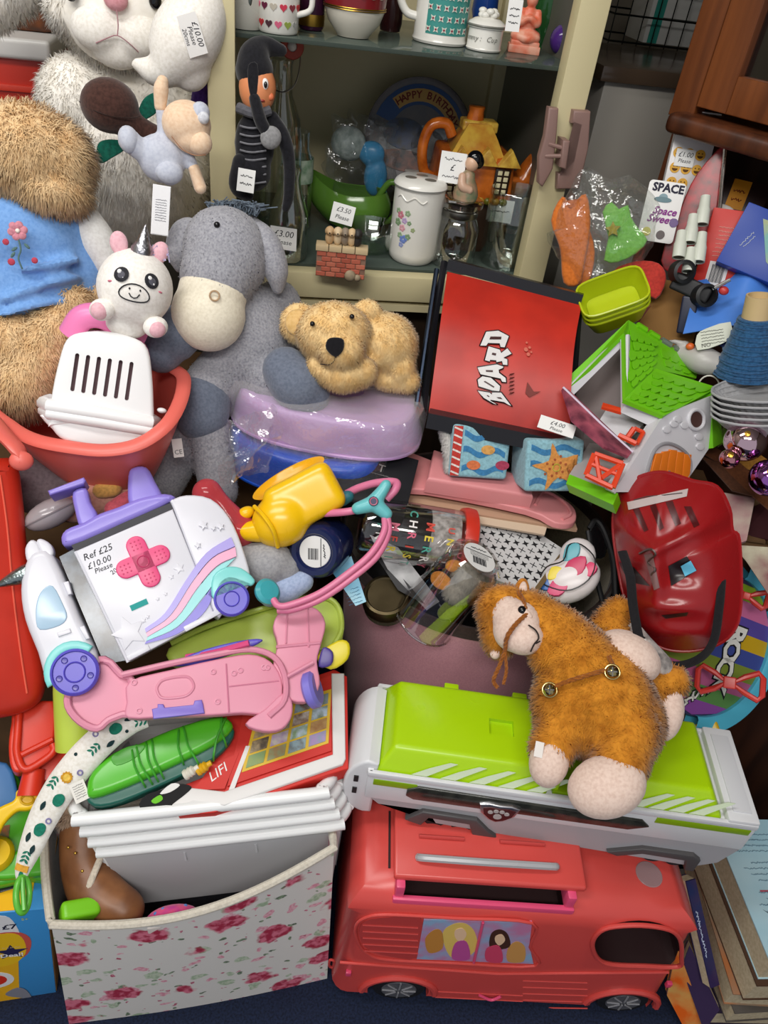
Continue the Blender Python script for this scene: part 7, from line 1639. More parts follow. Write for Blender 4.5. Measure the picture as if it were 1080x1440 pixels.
# geisha figurine on jar
T = Th('lidded_glass_jar', 'clear glass storage jar with glass lid and dull metal band', 'jar')
f = stand(634, 370, ZL); T.add('glass', MB().lathe(f, [(0, 1), (28, 1), (31, 5), (31, 52), (26, 62), (24, 66), (24, 70)], 32), M('#f0f5f2', 'gl', .04, alpha=.13)); T.add('band', MB().lathe(f, [(24.5, 66), (25.5, 68), (25, 74), (24, 75)], 28), M('#8a8a84', 'met', .3))
T.add('lid', MB().lathe(f, [(24, 76), (30, 80), (31, 86), (27, 89), (0, 89)], 30), M('#dfd6d6', 'gl', .05, alpha=.2)); ZG = f.p(0, 0, 89)
T = Th('geisha_figurine', 'small kneeling china figurine with black hair on glass jar', 'figurine')
f2 = Fr(ZG, f.M); b = T.add('robe', MB().lathe(f2.sub(4, 0, 0), [(0, 0), (16, 0), (17, 6), (14, 16), (9, 26), (8, 32), (4, 36), (0, 37)], 20), M('#a8856a', 'pl', .35, hx2='#6d7a5c', sc=70)); T.add('head', MB().ell(f2, (6, 0, 44), (9, 9, 10)), M('#dbb294', 'pl', .35)); T.add('hair', remesh(MB().ell(f2, (9, 3, 49), (11, 10, 11)).ell(f2, (14, 4, 46), (8, 8, 9)), .002, 2), BEAD); T.add('sleeve', capsules(MB(), f2, [(-4, -6, 28, 5), (-2, -12, 18, 6), (8, -12, 14, 5)]), M('#c9a58c', 'pl', .35))
# tumbler, flowered pot, jug, wall ornament, bowl, box
T = Th('glass_tumbler', 'wide clear glass tumbler with small price label', 'glass')
f = stand(708, 370, ZL); T.add('glass', MB().lathe(f, [(0, 1), (33, 1), (35.5, 6), (37, 98), (35.5, 100), (34.5, 97), (33, 14), (30, 9), (0, 8)], 36), M('#f0f5f2', 'gl', .03, alpha=.12)); lb(T, f, 38, 62, 44, 24, 18, [('£1.-', 8, 3), ('~', 6, -4)]); tag(T, f.sub(-14, 26, 62, 90, 0, 0), 30, 30, [('~', 9, 0)], None)
T = Th('flowered_pot', 'white china pot with pierced lid and painted flower sprays', 'pot')
f = stand(578, 364, ZL); b = T.add('pot', MB().lathe(f, [(0, 1), (28, 1), (32, 6), (33.5, 14), (34, 96), (34, 98)], 36), CHINA); T.add('lid', MB().lathe(f, [(35, 98), (36, 101), (34, 105), (30, 108), (0, 109)], 36), CHINA); T.add('rim_line', MB().lathe(f, [(36.2, 99.4), (36.4, 100.4), (36.2, 101.2)], 36), M('#8a8a86', 'pl'), b)
for (x, y) in ((-14, -4), (12, -6), (0, 12)): T.add('hole', MB().lathe(f.sub(x, y, 109.2), [(0, 0), (6, 0), (6, -.5)], 14, sx=1.3), M('#6e6a62', 'pl'), b)
T.add('scroll', MB().tube(smooth_pts([wrapfr(f, 34.4, 88+3*math.sin(i*1.6), -52+i*9).o for i in range(9)], 3), .0012, 6), CHINA, b)
for (an, z, c_, r) in ((-38, 66, '#c87a8a', 5), (-26, 60, '#b9a0c8', 4), (-44, 56, '#7f9a74', 5), (-20, 70, '#8fa884', 4), (-30, 50, '#d8a0aa', 4.5), (-14, 58, '#7f9a74', 3), (-24, 36, '#6f86c4', 5.5), (-34, 40, '#8fa884', 4), (-14, 40, '#7f9a74', 4), (-46, 70, '#8fa884', 4), (-4, 50, '#9aa87a', 3), (-28, 28, '#8f9ac8', 3.5)):
    w_ = wrapfr(f, 33.6, z, an)
    for k in range(5): T.add('painted_petal', MB().ell(w_, (r*.6*math.cos(k*1.257), r*.6*math.sin(k*1.257), .2), (r*.5, r*.5, .5), 8, 5), M(c_, 'pl', .25), b)
T = Th('green_china_jug', 'olive green glazed gravy jug with looped handle and tag', 'jug')
f = stand(496, 318, ZL); GJ = M('#5f8c35', 'pl', .12)
def jg(u, v):
    a = u*2*math.pi; r = (20+24*math.sin(math.pi*(.15+.6*v))); lx = 1.15+.55*max(0, -math.cos(a))**3*v; z = 4+44*v+(20*max(0, -math.cos(a))**4+4*max(0, math.cos(a)))*v**2
    return f.p(r*math.cos(a)*lx, r*math.sin(a)*.8, z)
mb = MB().grid(jg, 40, 14, True); mb.raw([jg(i/40, 0) for i in range(40)], [list(range(40))[::-1]]); T.add('bowl', _eval(mb, [('SOLIDIFY', dict(thickness=.002))]), GJ, ang=60); T.add('foot', MB().lathe(f, [(0, 0), (26, 0), (26, 4), (20, 6)], 28), GJ)
T.add('handle', MB().tube(smooth_pts([f.p(*q) for q in ((30, 0, 40), (44, 0, 64), (58, 0, 62), (62, 0, 40), (52, 0, 16), (34, 0, 10))], 5), f.M[2, 2]*4.2, 10), GJ)
tag(T, cf(482, 301, 1.20, 0, 0, -14), 32, 26, [('£3.50', 9, 5), ('Please', 8, -5)], None)
T = Th('puppies_wall_ornament', 'little brick wall ornament with puppies along coping', 'ornament')
f = stand(478, 388, ZL+.004, 6); BRK = [M(c_, 'pl', .6) for c_ in ('#b8604a', '#a9533f', '#c06c54')]
b = T.add('wall_core', MB().box(f, (0, 0, 18), (34, 7, 18), .5), M('#8a6a58', 'pl', .7))
for r in range(5):
    for c in range(5):
        x = -34+(c+.5)*13.6+(6.8 if r % 2 else 0)
        if x > 32: continue
        T.add('brick', MB().box(f, (x, -7.6, 4+r*7), (6.3, 1.0, 3.0), .5, 1), BRK[(r*3+c*2) % 3], b)
for c in range(4): T.add('coping_stone', MB().box(f, (-27+c*18, 0, 40), (8.6, 10, 4), 1, 2), M('#cbb48c', 'pl', .6), b)
for (x, c_) in ((-18, '#c9a67a'), (-7, '#d9c09a'), (3, '#8a7a68'), (12, '#d2b48a'), (20, '#2a2624')):
    m_ = MB(); m_.ell(f, (x, 0, 52), (6, 6, 9)); m_.ell(f, (x, -4, 63), (6, 6, 6)); m_.ell(f, (x-5, -4, 62), (2, 2, 4)); m_.ell(f, (x+5, -4, 62), (2, 2, 4)); m_.ell(f, (x, -9, 61), (3, 3, 2.6)); p_ = T.add('puppy', remesh(m_, .0016, 1), M(c_, 'pl', .6)); T.add('puppy_nose', MB().ell(f, (x, -12, 62), (1.2, 1, 1), 8, 5), BEAD, p_)
for (x, z, r) in ((14, 6, 8), (24, 4, 5)): T.add('stone', MB().ell(f, (x, -12, z), (r, r*.8, r)), M('#a8977c', 'pl', .7, hx2='#8a7a62', sc=80))
T = Th('clear_glass_bowl', 'shallow clear glass bowl behind wall ornament', 'bowl')
f = stand(520, 352, ZL); T.add('glass', MB().lathe(f, [(0, 2), (24, 2), (36, 14), (42, 34), (41, 35), (34, 16), (22, 5), (0, 5)], 32), M('#f0f5f2', 'gl', .04, alpha=.14))
T = Th('white_china_block', 'small plain white china box behind flowered pot', 'box')
f = stand(578, 318, ZL, 20); T.add('box', MB().box(f, (0, 0, 34), (15, 10, 34), 3, 3), CHINA); T.add('lid', MB().box(f, (0, 0, 70), (16, 11, 3), 2, 2), CHINA)

# ---- upper shelf
T = Th('white_planter_jug', 'white china jug with silver leaves partly behind cabinet post', 'jug')
f = stand(345, 40, ZU); T.add('body', MB().lathe(f, [(0, 1), (22, 1), (26, 12), (27, 40), (24, 70), (22, 90)], 28), M('#c4c2b8', 'pl', .25)); T.add('leaf_print', MB().ell(f, (10, -22, 40), (5, 3, 14)), M('#7a8078', 'met', .4))
T = Th('heart_mug', 'white mug patterned with coloured hearts', 'mug')
f = stand(391, 46, ZU); b = T.add('cup', MB().lathe(f, [(0, 1), (26, 1), (28, 4), (30, 78), (29, 80), (28, 78), (26, 8), (0, 6)], 36), CHINA); T.add('handle', MB().tube(smooth_pts([f.p(*q) for q in ((26, -4, 66), (44, -6, 60), (46, -6, 34), (26, -4, 24))], 5), f.M[2, 2]*4, 10), CHINA)
hs = [(16*math.sin(t)**3, 13*math.cos(t)-5*math.cos(2*t)-2*math.cos(3*t)-math.cos(4*t)) for t in np.linspace(0, 6.283, 22, endpoint=False)]
hc = ['#8a3a44', '#b8242c', '#4a3038', '#c85a78', '#8fa04a', '#a8a8a4', '#d0607a', '#6a2a44', '#b8b0a0', '#c8344a']
k = 0
for row in range(4):
    for i in range(6):
        an = -70+i*27+(13 if row % 2 else 0); w_ = wrapfr(f, 28.3+row*.55, 13+row*20, an); T.add('heart', MB().prism(w_, [(x*.32, y*.32) for x, y in hs], -1, .6), M(hc[k % 10], 'pl', .25), b); k += 1
T = Th('purple_glass_votive', 'dark purple gilt glass candle holder', 'candle holder')
f = stand(437, 42, ZU); T.add('glass', MB().lathe(f, [(0, 1), (16, 1), (18, 6), (19, 70), (18, 70)], 28), M('#3a1630', 'pl', .12)); T.add('gilt', MB().lathe(f, [(18.3, 6), (18.9, 14), (18.6, 20)], 24), GOLD)
T = Th('red_gilt_bowl', 'white china bowl with deep red and gilt patterned band', 'bowl')
f = stand(496, 52, ZU); b = T.add('bowl', MB().lathe(f, [(0, 1), (22, 1), (24, 4), (36, 18), (42, 34), (44, 80), (43, 80), (40, 34), (0, 12)], 40), M('#d9d3c4', 'pl', .15)); T.add('red_band', MB().lathe(f, [(42.6, 36), (44.2, 70)], 40), M('#7a1c22', 'pl', .2), b)
for z in (34, 36.5, 71): T.add('gilt_line', MB().lathe(f, [(42.4+z*.03, z), (42.9+z*.03, z+.8), (42.4+z*.03, z+1.6)], 40), GOLD, b)
for i in range(9):
    an = -80+i*20; w_ = wrapfr(f, 43.4, 53, an); T.add('scroll_motif', MB().tube([w_.p(6*math.cos(t)*(1-t/9), 6*math.sin(t)*(1-t/9), .6) for t in np.linspace(0, 7, 16)], .0012, 6), M('#d9d0b4', 'pl', .2), b); T.add('flower_motif', MB().prism(w_, star(4.5, .5, 5, 0, 0), 0, 1.0), M('#e0d9c4', 'pl', .2), b)
T = Th('dark_red_vase', 'dark red glass vase between bowl and teal mug', 'vase')
f = stand(548, 44, ZU); T.add('glass', MB().lathe(f, [(0, 1), (14, 1), (16, 10), (15, 80)], 24), M('#2e1416', 'pl', .12))
T = Th('teal_pattern_mug', 'tall white mug with teal lattice panel of small flowers', 'mug')
f = stand(617, 60, ZU); b = T.add('cup', MB().lathe(f, [(0, 1), (37, 1), (38.5, 4), (37, 8), (36.5, 90), (35, 90), (34, 10), (0, 8)], 40), CHINA); T.add('handle', MB().tube(smooth_pts([f.p(*q) for q in ((-34, -4, 84), (-56, -6, 76), (-60, -6, 50), (-50, -6, 32), (-34, -6, 28))], 5), f.M[2, 2]*5.5, 12), CHINA); T.add('teal_panel', MB().lathe(f, [(37.3, 13), (37.0, 76)], 36, a0=-122, a1=-20), M('#3f9088', 'pl', .25), b)
for r in range(5):
    for i in range(6):
        an = -26+i*17+(8.5 if r % 2 else 0); w_ = wrapfr(f, 37.5, 19+r*12.5, an)
        if an > 66: continue
        o = T.add('lattice_flower', MB().prism(w_, star(5, .42, 4, 0, 0, .78), 0, .6), M('#d9dccf', 'pl', .25), b, smooth=False); T.add('flower_eye', MB().prism(w_, circ(1.5, 8), .5, .9), M('#8a2a3c', 'pl', .25), b, smooth=False)
T = Th('trinket_pot', 'round white trinket pot with lettering and flower topped lid', 'trinket pot')
f = stand(679, 71, ZU); b = T.add('pot', MB().lathe(f, [(0, 1), (24, 1), (25, 3), (24, 5), (24, 28)], 36), CHINA); ld = T.add('lid', MB().lathe(f, [(26, 28), (27, 31), (25, 34), (18, 38), (8, 41), (0, 42)], 36), CHINA); T.add('grey_line', MB().lathe(f, [(26.6, 29), (27.4, 30.5), (26.6, 32)], 36), M('#77776f', 'pl'), ld)
for k in range(9): T.add('petal', MB().ell(f, (9*math.cos(k*.7), 7*math.sin(k*.7)-2, 44+3*math.sin(k*2)), (6, 5, 4), 12, 8), CHINA, ld)
tt = MB()
for i, ch in enumerate("ommy: Cup "): txt_mb(tt, wrapfr(f, 24.6, 16, -68+i*13), ch, 0, 0, .3, 9, shear=.3)
T.add('lettering', tt, M('#77776f', 'paper'), b, smooth=False)
T = Th('orange_buddha', 'coral orange seated praying figurine on plinth with tag', 'figurine')
f = stand(735, 74, ZU); BO = M('#d8694a', 'pl', .4, hx2='#e0a48c', sc=60)
T.add('plinth', MB().box(f, (0, 0, 5), (22, 14, 5), 1.5, 2).box(f, (0, 0, 12), (20, 13, 3), 1.5, 2), BO); m_ = MB(); m_.ell(f, (0, 0, 22), (20, 13, 8)); m_.ell(f, (0, 1, 38), (12, 9, 18)); m_.ell(f, (0, 0, 62), (8, 8, 9)); m_.ell(f, (0, 0, 73), (4, 4, 5)); capsules(m_, f, [(-11, 0, 48, 5), (-12, -7, 36, 5), (-2, -11, 42, 4)]); capsules(m_, f, [(11, 0, 48, 5), (12, -7, 36, 5), (2, -11, 42, 4)]); capsules(m_, f, [(-16, -4, 20, 6), (0, -12, 18, 6), (14, -6, 19, 6)]); T.add('figure', remesh(m_, .0018, 2), BO); T.add('hair', MB().ell(f, (0, 1, 68), (8, 8, 6)), M('#c0492e', 'pl', .4))
tag(T, cf(723, 22, 1.06, 0, 0, -10), 20, 38, [('~', 6, 8), ('~', 6, 0), ('~', 6, -8)], None)
for (nm, lab, px, py, r, hgt, c_) in (('green_glass_vase', 'deep green glass vase behind orange figurine', 762, 66, 30, 90, '#1f4a24'), ('blue_glass_vase', 'deep blue glass vase behind trinket pot', 676, 48, 18, 80, '#1c3f86')):
    T = Th(nm, lab, 'vase'); f = stand(px, py, ZU); T.add('glass', MB().lathe(f, [(0, 1), (r*.6, 1), (r, hgt*.35), (r*.9, hgt*.7), (r*.5, hgt)], 30), M(c_, 'pl', .08)); T.add('foot', MB().lathe(f, [(0, 0), (r*.7, 0), (r*.62, 3)], 24), M(c_, 'pl', .08))
T = Th('purple_bauble', 'purple glass ball at end of upper shelf', 'bauble')
f = stand(790, 82, ZU); T.add('ball', MB().ell(f, (0, 20, 20), (20, 20, 20)), M('#4a2a78', 'pl', .1)); T.add('cap', MB().lathe(f.sub(0, 20, 39), [(5, 0), (5, 5), (0, 6)], 12), GOLD)

# ================================================================== clutter at the upper right
T = Th('foam_pieces_bag', 'clear plastic bag of orange and green foam shapes', 'bag')
g = cf(845, 335, 1.16)
def bag2(u, v):
    a = u*2*math.pi; q = np.array([72*math.cos(a)*math.sin(math.pi*(.12+.8*v)), 82-150*v, 34*math.sin(a)*math.sin(math.pi*(.12+.8*v))]); nz = np.array(mnoise.noise_vector(Vector(q*.03)))*20
    return g.p(*(q+nz))
T.add('film', MB().grid(bag2, 44, 24, True), M('#f8faf8', 'film', .12, alpha=.09, sc=.2), label='clear crinkled film')
OR = M('#d9772e', 'fl', .7, hx2='#c4651f', bump=.3); LG = M('#7fc05a', 'fl', .7, hx2='#6cae48', bump=.3)
T.add('foam_shape', MB().prism(g, smooth_pts([(-68, 30), (-52, 60), (-40, 48), (-20, 60), (-14, 20), (-22, -30), (-30, -60), (-52, -56), (-56, -10)], 3, True), -12, 8, 5), OR); T.add('foam_shape', MB().prism(g.sub(-6, -8, -14, 0, 10, 8), smooth_pts([(-50, 10), (-30, 40), (-10, 30), (-4, -10), (-20, -50), (-44, -40)], 3, True), -10, 6, 4), OR)
T.add('foam_shape', MB().prism(g, smooth_pts([(2, 34), (14, 46), (24, 36), (36, 40), (40, 24), (50, 8), (62, -8), (48, -24), (24, -34), (4, -30), (10, 0)], 2, True), -6, 8, 3), LG); T.add('foam_shape', MB().prism(g.sub(16, 10, 10, 0, 0, 0), star(11, .5, 5), 0, 5, 1), M('#a89a3c', 'fl'))
T = Th('lime_punnets', 'stack of translucent lime yellow plastic punnets', 'punnets')
g = cf(862, 418, 1.13, -34, 8, 20); LP = M('#c0cf1c', 'tr', .25, alpha=.85)
for k in range(3):
    def pn(u, v, k=k):
        a = u*2*math.pi; q = (abs(math.cos(a))**5+abs(math.sin(a))**5)**(-.2); s_ = 1-.22*v; return g.p(46*q*math.cos(a)*s_, 30*q*math.sin(a)*s_, 14-k*11-34*v)
    mb = MB().grid(pn, 48, 6, True); mb.raw([pn(i/48, 1) for i in range(48)], [list(range(48))[::-1]]); o = T.add('punnet', _eval(mb, [('SOLIDIFY', dict(thickness=.0012))]), LP, ang=50); T.add('lip', MB().tube([pn(i/48, 0) for i in range(48)], .0018, 6, True), LP, o)
T = Th('red_foam_piece', 'flat red foam piece beside lime punnets', 'foam')
T.add('piece', MB().prism(cf(905, 385, 1.17, -10, 0, 0), smooth_pts([(-40, 8), (-10, 18), (20, 12), (30, -10), (16, -36), (-8, -14)], 3, True), -6, 3, 2), M('#c23a30', 'fl', .7, bump=.2))
# space sticker packets
T = Th('emoji_sticker_packet', 'tall white packet of emoji stickers leaning on dresser', 'packet')
g = cf(955, 265, 1.19, -6, 14, -14)
b = T.add('packet', MB().box(g, (4, 16, 0), (28, 82, 6), 2), M('#d3d0cf', 'pl', .3)); T.add('hang_hole', MB().prism(g, rrect(5, 2.4, 2.3, 4, 22, 86), 5.8, 6.6), M('#1a1a1c', 'pl'), b)
T.add('emblem', MB().box(g, (-14, 74, 6.3), (5, 5, .5)), M('#4a4a4e', 'paper'), b); T.add('small_print', scribble(MB(), g, 8, 72, 6.6, 30, 4, 9, .4), M('#77777a', 'paper'), b)
for k in range(8):
    x, y = -14+(k % 3)*15, 44-(k//3)*19; f_ = g.sub(x, y, 6); o = T.add('emoji', MB().prism(f_, circ(7, 16), 0, .8), M('#d9a22c', 'pl', .4), b); T.add('emoji_face', MB().prism(f_, [(4*math.cos(a), -1-3.4*math.sin(a)) for a in np.linspace(0, 3.14, 8)], .7, 1.2).prism(f_, circ(1, 6, -2.4, 2), .7, 1.2).prism(f_, circ(1, 6, 2.4, 2), .7, 1.2), M('#5a3a14', 'paper'), b)
tag(T, g.sub(-4, 38, 7.5), 26, 22, [('£1.00', 9, 4), ('Please', 7, -4)], b)
T = Th('space_sticker_packet', 'white sticker sheet printed SPACE with ufo and planets', 'packet')
g = cf(930, 298, 1.155, -8, 8, -14)
b = T.add('sheet', MB().prism(g, rrect(25, 40, 5, 4), -2, 0), M('#dedcda', 'pl', .3)); T.add('lettering', txt(g, 'SPACE', 2, 31, .5, 15, bold=.6), M('#2c2a3c', 'paper'), b, smooth=False)
T.add('ufo', MB().prism(g, circ(1, 20, -2, 16, 12, 3.6), 0, 1), M('#3f6a74', 'pl'), b); T.add('ufo_dome', MB().prism(g, circ(1, 16, -2, 19, 6, 5), 0, .8), M('#6a8a94', 'pl'), b)
t1 = MB(); txt_mb(t1, g, 'Space', 4, 1, .6, 14, shear=.3, bold=.4); txt_mb(t1, g, 'Sweet', 0, -10, .6, 14, shear=.3, bold=.4); T.add('lettering', t1, M('#8a3a8a', 'paper'), b, smooth=False)
for (x, y, c_) in ((-14, -28, '#c9c23a'), (6, -30, '#4a3a3a'), (20, -12, '#5a3a7a')): T.add('planet', MB().prism(g, circ(6, 16, x, y), 0, 1), M(c_, 'pl'), b)
# red pouch with white tubes
T = Th('red_tube_pouch', 'red and clear pouch behind white plastic tubes', 'pouch')
g = cf(980, 300, 1.15, -6, 0, -18)
T.add('pouch', MB().prism(g, smooth_pts([(-28, -70), (-24, 0), (-16, 50), (8, 92), (14, 60), (26, 0), (24, -60), (0, -84)], 3, True), -8, -2, 2), M('#a82a30', 'pl', .3, hx2='#6f3434', sc=60)); T.add('clear_edge', MB().tube(smooth_pts([g.p(8, 94, 0), g.p(18, 50, 2), g.p(30, -10, 4), g.p(24, -70, 2)], 5), .003, 8), M('#b9a89c', 'gl', .1, alpha=.3))
TU = M('#cfd3c6', 'pl', .4)
for ti, (px, py, L_) in enumerate(((990, 294, 20), (973, 320, 20), (957, 342, 19), (985, 346, 21), (970, 364, 17))):
    T = Th('white_plastic_tube', ['white plastic tube topmost on red pouch, above all the others', 'white plastic tube just left below topmost tube on pouch', 'white plastic tube at outer edge of pouch beside sticker sheet', 'widest-mouthed white plastic tube beside red barcode box', 'white plastic tube lowest on pouch, touching black clamp'][ti], 'tube', 'white tubes on red pouch')
    g = cf(px, py, 1.115, -22, 0, -8); t_ = Fr(g.p(0, L_*.9, 0), g.M @ rotm(90, 0, 0)); T.add('tube', MB().lathe(t_, [(6.6, 0), (7.6, L_*.8), (8.8, L_), (8.8, L_*2), (7.4, L_*2), (7.0, L_*1.4), (6, 0)], 20), TU); T.add('bore', MB().lathe(t_, [(0, L_*1.9), (7.4, L_*1.92)], 18), M('#5c6050', 'pl', .6))
# dresser-ledge boxes
def dbox(nm, label, c, d, rot_, h, hxc, extra=None, hx2=None, cat='box'):
    T = Th(nm, label, cat); g = cf(*c, d, *rot_); b = T.add('box', MB().box(g, (0, 0, -h[2]), h, 1.2), M(hxc, 'paper', .35, hx2=hx2, sc=30))
    if extra: extra(T, g, b)
def e1(T, g, b):
    T.add('orange_panel', MB().box(g, (8, 0, .5), (12, 20, .5)), M('#d08a1c', 'paper', .4), b); t = MB(); scribble(t, g, 8, 4, 1.2, 16, 6, 4, .6); scribble(t, g, 8, -7, 1.2, 14, 6, 3, .6); T.add('lettering', t, M('#7a2a14', 'paper'), b, smooth=False)
dbox('dark_snack_box', 'dark brown snack box with orange printed panel', (1030, 272), 1.21, (-20, 0, -22), (46, 22, 14), '#2c1a18', e1)
T = Th('white_packet', 'small white crumpled packet beside snack box', 'packet')
T.add('packet', MB().ell(cf(1012, 296, 1.18, 0, 0, -18), (0, 0, 0), (20, 9, 7)), M('#d2ccc6', 'paper'))
def e2(T, g, b):
    t = MB()
    for i in range(8): scribble(t, g, 0, 34-i*5.5, .6, 24-2*(i % 3), 1.6, 7, .3)
    T.add('small_print', t, M('#e8b8a8', 'paper'), b); l = T.add('white_label', MB().box(g, (2, -30, .6), (13, 18, .5)), M('#dcd8d4', 'paper'), b)
    br = MB()
    for i in range(11): br.box(g, (-6+i*1.6, -28, 1.3), (.4+.3*((i*5) % 3 == 0), 12, .2))
    T.add('barcode', br, M('#4a4a4e', 'paper'), l, smooth=False)
dbox('red_barcode_box', 'red printed box with white barcode label', (1014, 356), 1.14, (-6, 0, -16), (26, 58, 10), '#c42a20', e2)
def e3(T, g, b):
    T.add('picture_panel', MB().prism(g, [(-22, 30), (40, 34), (40, -34), (10, -20)], 0, .8), M('#7fb0a8', 'paper', hx2='#c9b060', sc=20), b); T.add('small_print', scribble(scribble(MB(), g, -28, -2, .8, 24, 3, 6, .4, 70), g, -23, -4, .8, 20, 3, 5, .4, 70), M('#c9d2e0', 'paper'), b)
dbox('blue_picture_box', 'royal blue box with pale picture panel', (1078, 345), 1.10, (-14, 0, -30), (50, 44, 20), '#23439c', e3)
T = Th('blue_plastic_sheet', 'creased sheet of bright blue plastic', 'sheet')
def bs(u, v):
    p = V(980+120*u-20*v, 395+75*v-20*u, 1.14-.03*v+.02*math.sin(7*u)*(1-v)); return p
T.add('sheet', _eval(MB().grid(bs, 18, 10), [('SOLIDIFY', dict(thickness=.0015))]), M('#4f86dc', 'pl', .35)); T.add('sheet_fold', MB().slab(VV((980, 470, 1.16), (1030, 440, 1.15), (1085, 480, 1.12), (1040, 500, 1.13)), .002), M('#23409a', 'pl', .4))
T = Th('black_cup_clamp', 'black plastic double clamp with metal pin', 'clamp')
g = cf(972, 405, 1.12, 0, 0, -30)
for (x, y) in ((-22, 14), (20, -2)):
    t_ = g.sub(x, y, 6, 15, 20, 60); T.add('jaw', MB().lathe(t_, [(12, -12), (16, -10), (16, 10), (12, 12), (11, 8), (11, -8), (12, -12)], 22), BLK)
T.add('bridge', MB().box(g, (0, 0, -4), (28, 12, 10), 4, 3), BLK); T.add('tail', MB().box(g.sub(14, -34, -4, 0, 0, 20), (0, 0, 0), (11, 26, 8), 3, 3), M('#1a2038', 'pl', .4)); T.add('pin', MB().tube([g.p(26, 10, 10), g.p(40, 30, 12)], .0028, 8), M('#a8a8a4', 'met', .25)); T.add('red_tip', MB().ell(g, (40, 14, 6), (7, 6, 5)), M('#c23a3a', 'pl'))
T = Th('kraft_card_piece', 'bent piece of brown kraft card behind toy house', 'card')
T.add('card', MB().slab(VV((930, 392, 1.20), (958, 398, 1.18), (982, 450, 1.16), (975, 480, 1.15), (930, 500, 1.16), (895, 462, 1.19), (905, 440, 1.20)), .004), M('#8a6434', 'paper', .7)); T.add('dark_edge', MB().slab(VV((896, 440, 1.195), (925, 425, 1.19), (920, 460, 1.185), (896, 466, 1.19)), .003), M('#6a2e2c', 'paper', .7))
T = Th('yarn_cone', 'cone of blue yarn on cream cardboard core', 'yarn')
g = cf(1058, 478, 1.09, 0, 0, -10); g = Fr(g.o, g.M*.92); t_ = Fr(g.p(0, -52, 0), g.M @ rotm(-72, 0, 0))
b = T.add('core', MB().lathe(t_, [(0, 0), (30, 0), (21, 92), (20, 122), (17, 122), (17, 112), (0, 112)], 28), M('#cbb183', 'paper', .6)); yr = MB(); P = []
for i in range(900):
    a = i*.42; h = 45+43*math.sin(i*.021); r = 48-.27*h+1.0*math.sin(i*.37); P.append(t_.p(r*math.cos(a), r*math.sin(a), h))
yr.tube(P, .0013, 5); yr.lathe(t_, [(40, 0), (47, 3), (25, 88), (20, 90)], 32); T.add('yarn', yr, M('#2f5c86', 'fl', hx2='#22466c', bump=.5))
T = Th('foil_trays', 'stack of crimped silver foil trays in clear wrap', 'foil trays')
FO = M('#a8a8aa', 'pl', .18, bump=.3, sc=120)
for k in range(5):
    f = Fr(V(1090, 545+k*8, 1.05-.002*k), RC @ rotm(-60, 4, 10)*(1.05/FPX))
    def ft(u, v):
        a = u*2*math.pi; s_ = 1-.22*v; w = 1+.018*math.sin(48*a)*(.3+v); return f.p(88*math.cos(a)*s_*w, 50*math.sin(a)*s_*w, -18*v)
    mb = MB().grid(ft, 192, 5, True)
    if k == 0: mb.raw([ft(i/192, 1) for i in range(192)], [list(range(192))])
    o = T.add('tray', mb, FO, ang=70); T.add('rolled_rim', MB().tube([ft(i/64, 0) for i in range(64)], .0018, 6, True), FO, o)
T = Th('printed_paper_tag', 'crumpled white printed paper beside yarn cone', 'paper')
g = cf(1002, 474, 1.10, -20, 10, 8)
b = T.add('sheet', MB().prism(g, smooth_pts([(-22, -16), (-20, 6), (-6, 14), (26, 18), (22, -4), (10, -12)], 2, True), -1, .5), M('#cfd2c4', 'paper')); t = MB()
for i in range(5): scribble(t, g, 0, 9-i*4.5, 1, 30, 1.6, 8, .3)
T.add('small_print', t, M('#4a4a44', 'paper'), b); T.add('lettering', txt(g, 'NO', -10, -11, 1, 8), M('#4a4a44', 'paper'), b, smooth=False)
T = Th('grey_toy_shuttle', 'pale grey plastic toy shuttle with orange mark behind house roof', 'toy')
mb = MB(); g = cf(990, 500, 1.12); capsules(mb, g, [(-30, 6, -6, 10), (-4, -6, 0, 20), (18, -14, 0, 16)]); capsules(mb, g, [(-24, 18, -4, 5), (-44, 24, -6, 3)]); T.add('body', remesh(mb, .003, 3), M('#b4b0ac', 'pl', .35)); T.add('orange_mark', MB().ell(g, (-18, 14, 8), (6, 5, 5)), M('#d8642c', 'pl')); T.add('ring', MB().tube([g.p(6+14*math.cos(a), -44+16*math.sin(a), 10) for a in np.linspace(0, 6.283, 22, endpoint=False)], .0012, 6, True), M('#d2cdc2', 'pl'))
# metallic baubles
for (px, py, r, d, c_, lab) in ((1048, 620, 29, 1.03, '#d9b8c4', 'large shiny pale pink bauble beside foil trays'), (1080, 672, 26, 1.01, '#a86ac0', 'shiny violet bauble at edge of heap'), (1026, 645, 14, 1.02, '#c98a94', 'small shiny rose bauble tucked beside house')):
    T = Th('christmas_bauble', lab, 'bauble', 'shiny baubles'); g = cf(px, py, d); T.add('ball', MB().ell(g, (0, 0, 0), (r, r, r), 32, 20), M(c_, 'met', .07)); T.add('cap', MB().lathe(g.sub(r*.1, r*.3, r*.92, -20, 0, 0), [(4, 0), (4, 4), (0, 5)], 12), GOLD)
T = Th('brown_silk_leaves', 'brown and ochre fabric leaves below baubles', 'leaves')
for (pts, c_) in ((((960, 620), (1010, 650), (1050, 690), (1085, 720), (1085, 690), (1040, 650), (1000, 625)), '#6a3a1c'), (((1030, 652), (1070, 640), (1085, 650), (1060, 662)), '#a8742c'), (((1010, 628), (1018, 596), (1026, 618)), '#7a9a3a'), (((985, 640), (1030, 660), (1070, 700), (1030, 690)), '#54301c')):
    T.add('leaf', MB().slab([V(px, py, 1.13-.0006*(py-620)) for px, py in pts], .002), M(c_, 'fl', .8))
T = Th('stained_pink_booklet', 'pale booklet with faded pink stain beside mask', 'booklet')
